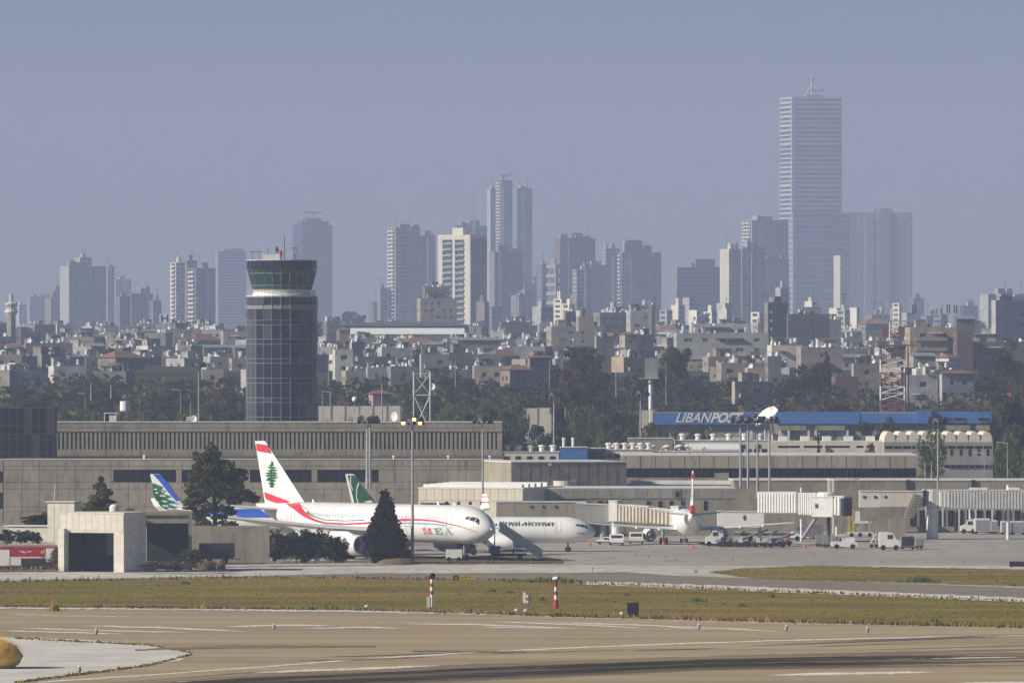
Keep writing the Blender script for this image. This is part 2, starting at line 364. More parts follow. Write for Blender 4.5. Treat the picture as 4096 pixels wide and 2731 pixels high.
grass([(0, 2550), (600, 2581), (765, 2612)], [(60, 2731), (200, 2713), (430, 2684), (600, 2661), (768, 2618)], 1100, 60, 768, [gm[0], gm[1], gm[0]], .08, .24, 5, 'weeds', .3, edge=1.3)
grass([(-200, 2270), (620, 2258)], [(-200, 2284), (620, 2276)], 1300, -100, 900, [gm[2], gm[2], gm[1]], .3, .9, 6)
# ---------------------------------------------------------------- buildings
def facade(mb, O, U, N, w, h, rects, rec=.25, mi=0):
    """A wall in the plane O + u*U + v*z with real openings; rects (u0,u1,v0,v1) share rows."""
    O, U, N = Vector(O), Vector(U), Vector(N); Z = Vector((0, 0, 1))
    P = lambda u, v, q=0: O+U*u+Z*v-N*q
    def quad(u0, u1, v0, v1):
        if u1-u0 > 1e-4 and v1-v0 > 1e-4: mb.quad(P(u0, v0), P(u1, v0), P(u1, v1), P(u0, v1), mi)
    rws = {}
    for r in rects: rws.setdefault((round(r[2], 3), round(r[3], 3)), []).append(r)
    v = 0
    for (v0, v1) in sorted(rws):
        quad(0, w, v, v0); u = 0
        for r in sorted(rws[(v0, v1)]):
            quad(u, r[0], v0, v1); u = r[1]
            a, b = r[0], r[1]
            mb.quad(P(a, v0), P(b, v0), P(b, v0, rec), P(a, v0, rec), mi); mb.quad(P(a, v1), P(a, v1, rec), P(b, v1, rec), P(b, v1), mi)
            mb.quad(P(a, v0), P(a, v0, rec), P(a, v1, rec), P(a, v1), mi); mb.quad(P(b, v0), P(b, v1), P(b, v1, rec), P(b, v0, rec), mi)
        quad(u, w, v0, v1); v = v1
    quad(0, w, v, h)

WCACHE = {}
def window_mesh(w, h, bars=1, mg='pane', frame='offwhite'):
    k = (round(w, 2), round(h, 2), bars, mg, frame)
    if k not in WCACHE:
        m = MB(); m.box(0, w, -.04, .0, 0, h, 0); t = min(.09, w*.08)
        m.box(0, w, -.09, -.042, 0, t, 1); m.box(0, w, -.09, -.042, h-t, h, 1)
        for i in range(bars): 
            c = w*(i+1)/(bars+1); m.box(c-t/2, c+t/2, -.085, -.043, t, h-t, 1)
        WCACHE[k] = m.mesh('window', [M[mg], M[frame]])
    return WCACHE[k]

def frame_of(pl, pr, d, yaw):
    """front-left corner at pixel column pl and distance d; width so that the front ends at pixel column pr"""
    x0 = PX(pl, d); c, s = math.cos(yaw), math.sin(yaw); m = (pr-CX)/F
    return x0, d, (m*d-x0)/(c-m*s)

def add_windows(root, rects, axis, w, rec, y0=0, name='window', bars=1, mg='pane', joined=False, frame='offwhite'):
    """axis 'front' (local +x), 'left' (local x=0 side) or 'right' (local x=w)"""
    if joined:
        m = MB()
        for a, b, c, d in rects:
            if axis == 'front': m.box(a, b, rec-.06, rec, c, d)
            elif axis == 'left': m.box(rec-.06, rec, y0-b, y0-a, c, d)
            else: m.box(w-rec, w-rec+.06, a, b, c, d)
        return tag(m.build('window_panes', M[mg], root), kind='stuff')
    for a, b, c, d in rects:
        me = window_mesh(b-a, d-c, bars, mg, frame)
        if axis == 'front': place(name, me, root, (a, rec, c))
        elif axis == 'left': place(name, me, root, (rec, y0-a, c), -math.pi/2)
        else: place(name, me, root, (w-rec, a, c), math.pi/2)

def winrows(w, h, r, floors, fh, ww=1.2, wh=1.3, gap=3.2, sill=1.0, z0=0, skip=.15, edge=1.0):
    out = []; n = max(1, int((w-2*edge)/gap))
    if w < 3.2: return []
    for f in range(floors):
        for i in range(n):
            if r.random() < skip: continue
            c = edge+(w-2*edge)*(i+.5)/n; a = ww*r.choice((.8, 1, 1, 1.5))
            if c-a/2 < .3 or c+a/2 > w-.3: continue
            out.append((c-a/2, c+a/2, z0+f*fh+sill, z0+f*fh+sill+wh))
    return [x for x in out if x[3] < h-.25]

TANK = MB().lathe([(0, .01), (0, .6), (1.5, .6), (1.8, .25), (1.8, .01)], 9, 'z').mesh('water_tank', M['tank'])
TANK2 = MB().lathe([(0, .01), (0, .5), (1.3, .5), (1.45, .2), (1.45, .01)], 8, 'x', (-.7, 0, .55)).mesh('water_tank', M['tank'])
DISH = MB().lathe([(0, .02), (.05, .35), (.18, .62), (.2, .62), (.06, .3), (.03, .02)], 10, 'x', (0, 0, .9)).tube((0, 0, 0), (0, 0, .8), .05, n=4).mesh('satellite_dish', M['tank'])
ANT = MB().tube((0, 0, 0), (0, 0, 3.5), .05, n=4).tube((-.6, 0, 3.1), (.6, 0, 3.1), .04, n=4).tube((-.4, 0, 2.6), (.4, 0, 2.6), .04, n=4).mesh('antenna', M['dark'])

def house(label, pl, pr, ytop, d, col='beige', yaw=.30, depth=None, lf=None, floors=None, zb=None, seed=None, tanks=3, roof='flat', cat='house', group=None, balc=False, name='house', skip=.15, ww=1.25, gap=2.7, stairs=True, joined=False, clutter=True):
    r = random.Random(seed if seed is not None else int(pl*7+ytop))
    if zb is not None: zb = PZ(HY+(H-zb)*F/d, CD(d))
    d = CD(d); x0, y0, w = frame_of(pl, pr, d, yaw)
    k = kk(d)
    if lf: depth = lf/k/max(.12, abs(math.sin(yaw)))
    depth = depth or min(14, max(6, w*.8))
    base = gz(d)-1.0 if zb is None else zb
    h = PZ(ytop, d)-base
    root = thing(name, label, cat, (x0, y0, base), yaw, group)
    fh = 3.1; nf = floors or max(1, int((h-.8)/fh)); z0 = h-nf*fh-.3
    m = MB(); rec = .3
    R1 = winrows(w, h, r, nf, fh, ww, 1.3, gap, z0=z0, skip=skip); R2 = winrows(depth, h, r, nf, fh, ww, 1.3, gap, z0=z0, skip=.35)
    facade(m, (0, 0, 0), (1, 0, 0), (0, -1, 0), w, h, R1, rec)
    left = yaw > 0
    if left:
        facade(m, (0, depth, 0), (0, -1, 0), (-1, 0, 0), depth, h, R2, rec); m.quad((w, 0, 0), (w, depth, 0), (w, depth, h), (w, 0, h))
    else:
        facade(m, (w, 0, 0), (0, 1, 0), (1, 0, 0), depth, h, R2, rec); m.quad((0, 0, 0), (0, depth, 0), (0, depth, h), (0, 0, h))
    m.quad((0, depth, 0), (w, depth, 0), (w, depth, h), (0, depth, h))
    for a, b, c, e in ((0, w, 0, .2), (0, w, depth-.2, depth), (0, .2, .2, depth-.2), (w-.2, w, .2, depth-.2)): m.box(a, b, c, e, h, h+.6)
    m.build('wall', HOUSE[col], root)
    if roof == 'flat': MB().box(.22, w-.22, .22, depth-.22, h-.05, h+.12).build('roof', HOUSE['grey'], root)
    elif roof == 'hip':
        e = .5; q = MB(); mid = min(w, depth)*.35; z1 = h+.62; z2 = z1+min(w, depth)*.22
        A, B_, C, D_ = (-e, -e, z1), (w+e, -e, z1), (w+e, depth+e, z1), (-e, depth+e, z1); E1, E2 = (mid, depth/2, z2), (w-mid, depth/2, z2)
        if w-mid < mid: E1 = E2 = (w/2, depth/2, z2)
        q.quad(A, B_, E2, E1); q.tri(B_, C, E2); q.quad(C, D_, E1, E2); q.tri(D_, A, E1); q.quad(A, D_, C, B_)
        q.build('roof', M['terracotta'], root); tanks = 0; stairs = False; clutter = False
    elif roof == 'shed':
        q = MB(); q.hexa([(-.6, -.6, h+.62), (w+.6, -.6, h+.62), (w+.6, depth+.5, h+1.5), (-.6, depth+.5, h+1.5)], [(-.6, -.6, h+.75), (w+.6, -.6, h+.75), (w+.6, depth+.5, h+1.65), (-.6, depth+.5, h+1.65)])
        q.build('roof', M['steel'], root); tanks = 0; stairs = False; clutter = False
    jn = joined or len(R1)+len(R2) > 120
    if R1: add_windows(root, R1, 'front', w, rec, joined=jn)
    if R2: add_windows(root, R2, 'left' if left else 'right', w, rec, depth, joined=jn)
    if balc:
        for f in range(nf):
            a = w*.12; b = w*(.45 if r.random() < .5 else .8)
            bm = MB().box(a, b, -1.3, -.01, 0, .15); bm.box(a, b, -1.3, -1.2, .15, 1.0); bm.box(a, a+.1, -1.2, -.01, .15, 1.0); bm.box(b-.1, b, -1.2, -.01, .15, 1.0)
            bm.build('balcony', HOUSE[col], root, loc=(0, 0, z0+f*fh-.05))
    if stairs and w > 7:
        a = w*r.uniform(.15, .6); s = MB().box(a, a+3, depth*.4, depth*.4+3.2, 0, 2.5); s.box(a-.15, a+3.15, depth*.4-.15, depth*.4+3.35, 2.5, 2.7)
        s.build('stair_house', HOUSE[col], root, loc=(0, 0, h+.12))
    if clutter:
        for i in range(tanks):
            place('water_tank', TANK if r.random() < .65 else TANK2, root, (w*r.uniform(.06, .94), depth*r.uniform(.12, .6), h+.12+(r.random() < .3)*1.0), r.uniform(0, 3), r.uniform(.6, 1.0))
        for i in range(r.choice((0, 1, 1, 2))): place('satellite_dish', DISH, root, (w*r.uniform(.1, .9), depth*r.uniform(.06, .3), h+.12), r.uniform(3.5, 5.5), r.uniform(.9, 1.4))
        if d > 2600 and w > 4 and r.random() < .75:
            a = w*r.uniform(.02, .5); q = w*r.uniform(.25, .48); hh = r.uniform(1.8, 3.0); hc = HOUSE[r.choice(['grey', 'pale', 'beige', 'brown', 'white'])]
            MB().box(a, a+q, depth*.25, depth*.7, h+.12, h+hh).box(a-.25, a+q+.25, depth*.2, depth*.75, h+hh, h+hh+.18).build('roof_room', hc, root)
            MB().box(a+q*.3, a+q*.55, depth*.25-.04, depth*.25-.005, h+.5, h+1.7).build('window', M['pane'], root)
        if w > 5 and r.random() < .35:
            a = w*r.uniform(.3, .6); q = min(w*.95, a+w*.35)
            m2 = MB()
            for xx in (a, q-.15):
                for yy in (.4, depth*.5): m2.box(xx, xx+.15, yy, yy+.15, h+.12, h+2.4)
            m2.box(a-.2, q+.2, .2, depth*.5+.35, h+2.4, h+2.5).build('roof_shelter', HOUSE[r.choice(['grey', 'dark', 'pale'])], root)
        if w > 5 and nf > 1 and r.random() < .45:
            a = w*r.uniform(.05, .5)
            zc2 = z0+r.randrange(nf)*fh+2.4; MB().hexa([(a, -1.1, zc2-.3), (a+w*.3, -1.1, zc2-.3), (a+w*.3, -.01, zc2), (a, -.01, zc2)], [(a, -1.1, zc2-.22), (a+w*.3, -1.1, zc2-.22), (a+w*.3, -.01, zc2+.08), (a, -.01, zc2+.08)]).build('awning', M['terracotta'] if r.random() < .35 else HOUSE['pale'], root)
        if r.random() < .45: place('antenna', ANT, root, (w*r.uniform(.1, .9), depth*.4, h+.12), r.uniform(0, 3))
    return root, w, depth, h

# ---- skyline towers: core, floor slabs, lit side balconies, window panes joined past the limit
def FAR(d): return 5000+(d-4500)*1.42
def tower(label, pl, pc, pr, ytop, d, col='pale', yaw=.38, style='windows', step=None, name='tower_block', cat='tower', side=None, top=None, crown=0, ybase=None, group=None, sidecol='cream', roofbits=True, seed=0):
    """pl..pc: the sunlit side face in the photo, pc..pr: the front face"""
    d = FAR(d)
    r = random.Random(int(pl*3+ytop)+seed); k = kk(d)
    base = gz(d)-2 if ybase is None else PZ(ybase, d)
    h = PZ(ytop, d)-base
    neg = yaw < 0
    a, b = (pl, pc) if neg else (pc, pr)
    x0, y0, w = frame_of(a, b, d, yaw)
    depth = max(8, ((pr-pc) if neg else (pc-pl))/k/abs(math.sin(yaw)))
    if (pr-pc if neg else pc-pl) < 3: depth = max(12, min(25, w*.6))
    root = thing(name, label, cat, (x0, y0, base), yaw, group)
    fh = 3.3 if not step else step; n = int(h/fh); mw = HOUSE[col]; ms = HOUSE[sidecol]
    if style in ('slabs', 'tall'):
        ins = 1.0
        MB().box(ins, w-ins, ins, depth-ins, 0, h).build('core', HOUSE['blueglass'] if style == 'tall' else HOUSE['dark'], root)
        sh = MB().box(0, w, 0, depth, 0, fh*(.42 if style == 'tall' else .38)).mesh('floor_slab', HOUSE['white'] if style == 'tall' else mw)
        for i in range(n+1):
            z = h-.0-i*fh-fh*.42
            if z > 0: place('floor_slab', sh, root, (r.uniform(-.35, .35) if style == 'tall' else 0, r.uniform(-.2, .2) if style == 'tall' else 0, z), sc=(r.uniform(.955, 1.015), 1, r.uniform(.7, 1.35)) if style == 'tall' else None)
        MB().box(w*.0-.05, w*.06, -.1, depth*.1, 0, h).build('corner_pier', mw, root)
    else:
        m = MB(); rec = .45; fw = []; sw = []
        gap = 3.4; ncol = max(1, int(w/gap)); g2 = w/ncol
        for f in range(n):
            z = h-(f+1)*fh+.9
            if z < 1: continue
            for i in range(ncol):
                if style == 'bands':
                    continue
                if r.random() < .16 or i % 4 == 3: continue
                fw.append((i*g2+g2*.22, i*g2+g2*.82, z, z+fh*.48))
            if style == 'bands': fw.append((w*.04, w*.96, z, z+fh*.45))
            nc = max(1, int(depth/5))
            for i in range(nc):
                if side == 'blank': continue
                c = depth*(i+.5)/nc; sw.append((c-depth/nc*.3, c+depth/nc*.3, z, z+fh*.5))
        facade(m, (0, 0, 0), (1, 0, 0), (0, -1, 0), w, h, fw, rec)
        m.quad((0, depth, 0), (w, depth, 0), (w, depth, h), (0, depth, h)); m.quad((0, 0, h), (w, 0, h), (w, depth, h), (0, depth, h))
        if not neg:
            facade(m, (0, depth, 0), (0, -1, 0), (-1, 0, 0), depth, h, sw, rec); m.quad((w, 0, 0), (w, depth, 0), (w, depth, h), (w, 0, h))
        else:
            facade(m, (w, 0, 0), (0, 1, 0), (1, 0, 0), depth, h, sw, rec); m.quad((0, 0, 0), (0, depth, 0), (0, depth, h), (0, 0, h))
        m.build('wall', mw, root)
        if fw: add_windows(root, fw, 'front', w, rec, joined=True)
        if sw: add_windows(root, sw, 'left' if not neg else 'right', w, rec, depth, joined=True)
    if style == 'balconies' or side == 'balconies':
        bw = max(3, depth*.7)
        sb = MB().box(-1.5, -.02, 0, bw, 0, .2); sb.box(-1.5, -1.35, 0, bw, .2, 1.1); sb.box(-1.35, -.02, 0, .12, .2, 1.1); sb.box(-1.35, -.02, bw-.12, bw, .2, 1.1)
        me = sb.mesh('balcony', ms)  # side balconies get their own colour to look sunlit
        for i in range(1, n): place('balcony', me, root, (0, depth*.12, h-i*fh-.4))
    if style == 'balconies':
        for c in (.2, .68):
            bw = w*.22; fb = MB().box(0, bw, -1.4, -.02, 0, .2); fb.box(0, bw, -1.4, -1.28, .2, 1.1); fb.box(0, .1, -1.28, -.02, .2, 1.1); fb.box(bw-.1, bw, -1.28, -.02, .2, 1.1)
            me = fb.mesh('balcony', mw)
            for i in range(1, n): place('balcony', me, root, (w*c, 0, h-i*fh-.4))
    if style in ('windows', 'balconies') and w > 12:
        for i in range(r.choice((1, 2))):
            a = w*r.uniform(.05, .75); q = w*r.uniform(.08, .2); t_ = h*r.uniform(.93, 1.03)
            MB().box(a, a+q, -1.3, -.02, 0, t_).build('projecting_bay', HOUSE[r.choice([col, 'grey', 'pale'])], root)
        a = w*r.uniform(.1, .85); MB().box(a, a+w*.07, -.06, -.01, 0, h*.98).build('dark_recess_strip', HOUSE['dark'], root)  # flat dark strip paints the shade of an upright recess
        for i in range(r.choice((1, 2, 3))):
            a = w*r.uniform(0, .8); q = w*r.uniform(.08, .22); MB().box(a, a+q, depth*.05, depth*.5, h+.02, h+r.uniform(1.5, 6)).build('roof_step', HOUSE[r.choice([col, 'grey', 'pale'])], root)
    if roofbits:
        a = w*r.uniform(.2, .5); MB().box(a, a+w*.3, depth*.3, depth*.7, h+.01, h+r.uniform(2.5, 5)).build('roof_plant_room', mw, root)
        for i in range(r.choice((1, 2, 3))): place('antenna', ANT, root, (w*r.uniform(.1, .9), depth*.5, h), 0, r.uniform(1.5, 3))
    for t in (top or []):
        (t0, t1, ty, mcol) = t
        q0, q1 = (PX(t0, d)-x0)/math.cos(yaw), (PX(t1, d)-x0)/math.cos(yaw)
        MB().box(q0, q1, depth*.15, depth*.75, h+.02, PZ(ty, d)-base).build('roof_block', HOUSE[mcol], root)
    return root, w, depth, h

T = tower
T('hazy low tower block with pale top behind the minaret', 110, 118, 205, 1186, 9000, 'pale', style='windows')
T('pale narrow block directly right of the minaret', 68, 76, 108, 1218, 8600, 'cream')
T('low block with orange lit side left of the big pale tower cluster', 176, 204, 240, 1192, 7400, 'brown', sidecol='pink', side='blank')
T('taller block with orange lit strip touching the pale tower cluster', 199, 214, 262, 1160, 7600, 'brown', sidecol='pink', side='blank')
T('broad pale tower whose blank lit side carries one dark opening', 236, 276, 425, 1064, 6900, 'pale', sidecol='cream', side='blank', yaw=.5)
T('slim pale service tower with lit edge, tallest of the left cluster', 298, 320, 367, 1029, 7200, 'pale', side='blank', yaw=.5)
T('flat topped block at the right end of the left cluster', 424, 430, 458, 1064, 7600, 'pale')
T('low hazy block with aerial right of the left cluster', 457, 462, 525, 1117, 8600, 'pale')
T('dark block with two lit vertical strips under the left cluster', 468, 480, 523, 1184, 6300, 'dark', side='blank')
T('dark stepped block with a flat top left of the twin balcony towers', 512, 526, 612, 1174, 6500, 'grey')
T('dark low end block right of the stepped block', 606, 612, 646, 1202, 6400, 'grey')
T('narrow tower with a ladder of lit balconies on its left edge', 681, 704, 740, 1050, 6500, 'cream', style='windows', side='balconies', yaw=.6)
T('dark tower with lit balcony column, behind the balcony ladder tower', 737, 748, 789, 1042, 6600, 'grey', side='blank')
T('dark slab tower with lit balcony stack on its left corner', 750, 784, 862, 1072, 6300, 'grey', side='balconies', yaw=.55)
T('pale blue hazy glass tower just left of the control tower', 865, 872, 985, 1004, 9000, 'pale', style='bands', top=[(895, 975, 996, 'pale')])
rt, w_, dp_, h_ = T('dark rounded blue tower behind the control tower', 1170, 1208, 1330, 900, 8800, 'blueglass', style='bands', sidecol='grey', yaw=.5, top=[(1215, 1320, 884, 'blueglass'), (1235, 1290, 872, 'blueglass')], roofbits=False)
MB().tube((w_*.5, dp_*.4, h_+5), (w_*.5, dp_*.4, h_+14), .8, n=5).box(w_*.12, w_*.78, dp_*.4-.8, dp_*.4+.8, h_+13, h_+14.4).build('roof_boom', M['steel'], rt)
T('low dark stub at the foot of the pale residential tower', 1492, 1494, 1545, 1208, 7200, 'grey')
T('small block with lit edge leaning on the pale residential tower', 1512, 1522, 1552, 1152, 7000, 'grey', sidecol='pink', side='blank')
T('pale residential tower with lit balconies on its left edge', 1549, 1582, 1680, 910, 7000, 'pale', side='balconies', yaw=.5, top=[(1660, 1680, 898, 'pale')])
T('lower grey wing right of the pale residential tower', 1676, 1680, 1742, 942, 7300, 'grey')
# the sunlit white block
rt, w_, dp_, h_ = T('bright white sunlit apartment block with curved balconies', 1754, 1882, 1945, 950, 5400, 'white', yaw=-.62, style='slabs', step=3.6, roofbits=False)
MB().box(0, w_*.14, -.7, 1, 0, h_+1.5).build('facade_frame', M['cream'], rt); MB().box(w_*.82, w_+.3, -.7, 1, 0, h_+1.5).build('facade_frame', M['cream'], rt)
MB().box(w_*.46, w_*.53, -.8, 1, 0, h_).build('facade_pier', M['cream'], rt); MB().box(-.1, w_+.35, -.75, dp_, h_-1.5, h_+1.6).build('cornice', M['cream'], rt)
MB().box(w_*.35, w_*.68, 3, dp_*.5, h_+1.6, h_+6).build('roof_block', M['cream'], rt)
q = MB()
for i in range(18):
    for a in (.16, .55): q.box(w_*a, w_*(a+.27), -1.5, .4, h_-4.4-i*3.6, h_-3.4-i*3.6)
tag(q.build('balcony_fronts', HOUSE['pale'], rt), kind='stuff')
MB().box(w_+.02, w_+.5, 1.5, dp_, 0, h_-.5).build('side_shade_wall', HOUSE['grey'], rt)  # grey sheet paints the shaded right face of the white block
T('hazy dark block behind the bright white apartment block', 1822, 1826, 1948, 902, 7800, 'grey')
T('dark nearer block with window grid below the twin shafted tower', 1958, 1978, 2093, 1006, 6900, 'grey', style='windows', side='blank')
T('left shaft of the tall twin tower with lit edge', 1948, 1962, 1990, 756, 8300, 'pale', side='blank', yaw=.5)
rt, w_, dp_, h_ = T('middle shaft of the tall twin tower, the highest of the three', 1983, 2008, 2050, 720, 8200, 'grey', side='balconies', sidecol='cream', yaw=.6)
MB().tube((w_*.4, dp_*.4, h_), (w_*.4, dp_*.4, h_+5), .8, n=5).tube((w_*.1, dp_*.4, h_+4), (w_*1.1, dp_*.4, h_+6), .7, n=5).build('roof_boom', M['steel'], rt)
T('right shaft of the tall twin tower with lit top corner', 2046, 2068, 2129, 753, 8250, 'grey', style='windows', side='blank', yaw=.3)
T('low dark hazy block right of the tall twin tower', 2090, 2096, 2187, 1132, 7700, 'grey', style='bands')
T('small hazy block stepping down from the twin tower', 2127, 2131, 2166, 1108, 8300, 'grey')
T('thin dark block behind the ladder of white balconies', 2166, 2168, 2192, 1054, 7000, 'grey')
T('narrow block with a ladder of white lit balcony slabs', 2186, 2222, 2240, 1058, 6200, 'pale', style='slabs', step=6.6, yaw=.9)
T('brown grid fronted block with orange lit corner', 2219, 2240, 2382, 952, 7200, 'brown', yaw=.35, sidecol='pink')
T('pale grey block with flat parapet before the brown grid block', 2300, 2306, 2379, 1078, 6500, 'pale')
T('grey low block between the brown block and the balcony slab', 2350, 2362, 2426, 1062, 7000, 'grey')
T('pale plain wing left of the block with balcony columns', 2418, 2422, 2480, 994, 7300, 'pale')
T('beige block with rows of small balconies and a roof tower', 2474, 2486, 2645, 1008, 7000, 'beige', style='balconies', yaw=.3, top=[(2500, 2572, 966, 'beige'), (2506, 2570, 960, 'dark')])
T('broad banded block with bright blank wedge of side wall', 2674, 2708, 2950, 1068, 6800, 'grey', style='bands', side='blank', yaw=.45, top=[(2788, 2866, 1036, 'grey')])
T('narrow block with bright blank side wall left of its lit ladder', 2880, 2916, 2966, 996, 6400, 'cream', side='blank', yaw=.9, style='windows')
T('plain pale block with lit edge in front of the white topped tower', 2958, 2968, 3062, 990, 6500, 'pale', side='balconies')
T('dark hazy shaft under the white topped tower', 3016, 3022, 3156, 1036, 7400, 'grey')
T('white topped tower with lit stepped balconies left of the tallest tower', 2966, 3008, 3154, 880, 7700, 'pale', side='balconies', yaw=.5)
rt, w_, dp_, h_ = T('tallest tower on the skyline, with stacked bright floor slabs and roof crane', 3124, 3168, 3372, 388, 8800, 'pale', yaw=.22, style='tall', step=5.05, roofbits=False, name='skyscraper')
c = MB().tube((w_*.42, 8, h_), (w_*.42, 8, h_+24), 1.5, 1.1, n=4); c.tube((w_*.42, 8, h_+7), (w_*.42+14, 8, h_+8), .9, n=4).tube((w_*.42+8, 8, h_+8), (w_*.42+14, 8, h_+8), 1.3, n=4).tube((w_*.42, 8, h_+14), (w_*.27, 8, h_), .6, n=4).tube((w_*.34, 8, h_+20), (w_*.5, 8, h_+20), .6, n=4).tube((w_*.1, 8, h_), (w_*.1, 8, h_+7), .5, n=4).tube((w_*.05, 8, h_+7), (w_*.17, 8, h_+7), .4, n=4)
c.box(w_*.3, w_*.62, 4, 14, h_, h_+2).build('roof_crane', M['steel'], rt)
T('wide lower block forming the foot of the tallest tower', 3158, 3172, 3400, 850, 8700, 'pale', style='bands', step=6, roofbits=False)
T('hazy rectangular slab tower right of the tallest tower', 3390, 3394, 3650, 850, 9000, 'pale', style='windows', yaw=.2)
T('sunlit thin fin standing before the foot of the tallest tower', 3345, 3361, 3372, 1022, 7900, 'cream', side='blank', yaw=.9, roofbits=False)
T('small domed hazy block at the right foot of the slab tower', 3650, 3654, 3697, 1192, 7600, 'grey', top=[(3664, 3684, 1180, 'grey')])
T('plain pale block standing alone below the tallest tower', 3118, 3122, 3158, 1150, 5400, 'pale', side='blank')
T('hazy low block left of the white wall at the right edge', 3834, 3840, 3912, 1222, 7000, 'grey')
T('hazy block with bright blank lit side at the right edge', 3926, 3953, 4130, 1176, 5600, 'pale', side='blank', yaw=.7)
T('pale grey column like block above the beige roof terrace', 2138, 2164, 2214, 1226, 4700, 'pale', side='blank', yaw=.6)
T('small block with a lit ladder of balconies above the grey roofs', 2228, 2246, 2264, 1195, 5600, 'cream', yaw=.7)
T('narrow lit block left of the grey roofs', 1918, 1938, 1956, 1206, 4900, 'brown', side='blank', yaw=.6)
for i, (a, b, y, dd, cl) in enumerate([(2270, 2300, 1215, 5300, 'cream'), (2300, 2330, 1180, 5900, 'grey'), (2440, 2480, 1235, 5200, 'pale'), (2660, 2690, 1240, 5500, 'pale'), (2706, 2740, 1220, 5600, 'cream'), (2780, 2800, 1240, 5000, 'cream'), (2840, 2868, 1246, 5000, 'cream'), (2888, 2930, 1212, 5500, 'pale'), (2900, 2926, 1236, 4800, 'white'), (3030, 3052, 1248, 4900, 'cream'), (3240, 3272, 1205, 5600, 'cream'), (3340, 3362, 1232, 5300, 'cream'), (3372, 3400, 1240, 5200, 'pale'), (3420, 3440, 1230, 5600, 'cream'), (3480, 3560, 1258, 6200, 'grey'), (3590, 3606, 1212, 5900, 'cream'), (3700, 3760, 1262, 6500, 'grey'), (3620, 3660, 1250, 6100, 'pale'), (3756, 3790, 1255, 5600, 'grey'), (2750, 2778, 1190, 6000, 'pale'), (2570, 2640, 1220, 6200, 'grey'), (1960, 2010, 1225, 6200, 'grey'), (2060, 2130, 1180, 6500, 'grey')]):
    T('small hazy block low in the skyline, %s from left among the low ones' % (ORD[i] if i < 20 else 'twenty-'+ORD[i-20]), a, a+7, b, y, dd, cl, yaw=.6, roofbits=(i % 2 == 0), side='blank' if i % 3 else None, group='small hazy blocks below the skyline towers')
# thin mast, skyline crane heads
t = MB(); dd = FAR(7600); z0 = gz(dd); z1 = PZ(742, dd); x = PX(1895, dd)
for s in (-1, 1): t.tube((s*2.2, 0, 0), (s*.3, 0, z1-z0), .35, .2, n=4)
for i in range(14): u = i/14; t.tube((-2.2*(1-u), 0, (z1-z0)*u), (2.2*(1-u), 0, (z1-z0)*(u+.06)), .2, n=4)
tag(t.build('lattice_mast', M['steel'], loc=(x, dd, z0)), 'thin tapering lattice mast rising left of the tall twin tower', 'mast')
# minaret
dd = CD(3800); mk = kk(dd); x = PX(45, dd); z0 = gz(dd)-1
rt = thing('minaret', 'stone minaret with two balconies at the left edge of the city', 'minaret', (x, dd, z0))
zz = lambda py: PZ(py, dd)-z0
MB().lathe([(0, 1.9), (zz(1262), 1.7)], 8).build('shaft', HOUSE['beige'], rt)
MB().lathe([(zz(1262), 1.7), (zz(1250), 2.7), (zz(1244), 2.75), (zz(1240), 2.4), (zz(1236), 2.3)], 12).build('balcony', M['cream'], rt)
MB().lathe([(zz(1236), 1.5), (zz(1222), 1.5), (zz(1220), 2.6), (zz(1214), 2.75), (zz(1211), 2.2), (zz(1210), .01)], 12).build('upper_balcony', M['cream'], rt)
c = MB()
for i in range(8): c.tube((2.2*math.cos(i*.785), 2.2*math.sin(i*.785), zz(1236)), (2.2*math.cos(i*.785), 2.2*math.sin(i*.785), zz(1220)), .18, n=5)
c.build('balcony_columns', M['cream'], rt)
MB().lathe([(zz(1211), .95), (zz(1186), .9), (zz(1184), 1.0), (zz(1178), .8), (zz(1172), .02)], 10).build('lantern', HOUSE['white'], rt)
# ---------------------------------------------------------------- mid-city buildings placed one by one
Hs = house
Hs('brown two part block with blank left wing near the minaret', 103, 186, 1379, 3000, 'brown', .1, 10, zb=gz(3000), tanks=3, skip=.7)
Hs('brown block with few windows, right of the blank wing', 187, 291, 1379, 3010, 'brown', .12, 12, tanks=4, skip=.5)
Hs('tall beige mall wall under the hospital sign, left part', 497, 662, 1336, 3600, 'beige', -.06, 30, tanks=0, skip=.93, cat='building', name='building', stairs=False)
Hs('beige mall wall with stepped roof, middle part', 662, 806, 1322, 3650, 'beige', .1, 30, tanks=1, skip=.93, cat='building', name='building', stairs=False)
Hs('beige mall block with roofline strip windows', 640, 893, 1324, 3700, 'cream', .1, 20, tanks=2, skip=.2, cat='building', name='building', stairs=False)
Hs('beige house with paired windows left of the control tower', 893, 1010, 1332, 3500, 'beige', .1, 14, tanks=4)
Hs('plain beige stub wall beside the mall', 422, 455, 1318, 3700, 'beige', .1, 14, tanks=0, skip=1, cat='building', name='building')
Hs('pale low block with white tanks left of the mall', 300, 422, 1345, 3500, 'pale', .1, 14, tanks=7)
Hs('pale terrace house with strip of white tanks', 190, 335, 1355, 3800, 'pale', .1, 14, tanks=6)
Hs('bright white wall of a block right beside the control tower', 1260, 1308, 1318, 3700, 'white', .35, 20, lf=6, tanks=0, skip=1, stairs=False)
Hs('dark blue shaded block right of the white wall', 1308, 1350, 1290, 3650, 'dark', .1, 20, tanks=2, skip=.4)
rt, w_, dp_, h_ = Hs('long low hall with dark roof edge behind the white canopy', 1345, 1871, 1306, 3800, 'dark', .02, 40, tanks=0, skip=1, cat='hall', name='long_hall', stairs=False, clutter=False)
MB().prism_xz([(-2, h_+.7), (w_*.5, h_+2.6), (w_+2, h_+.7), (w_+2, h_+.3), (-2, h_+.3)], -1, 41).build('roof_sheet', HOUSE['grey'], rt)
dd = CD(3540); x = PX(1401, dd); wv = (1858-1401)/kk(dd)
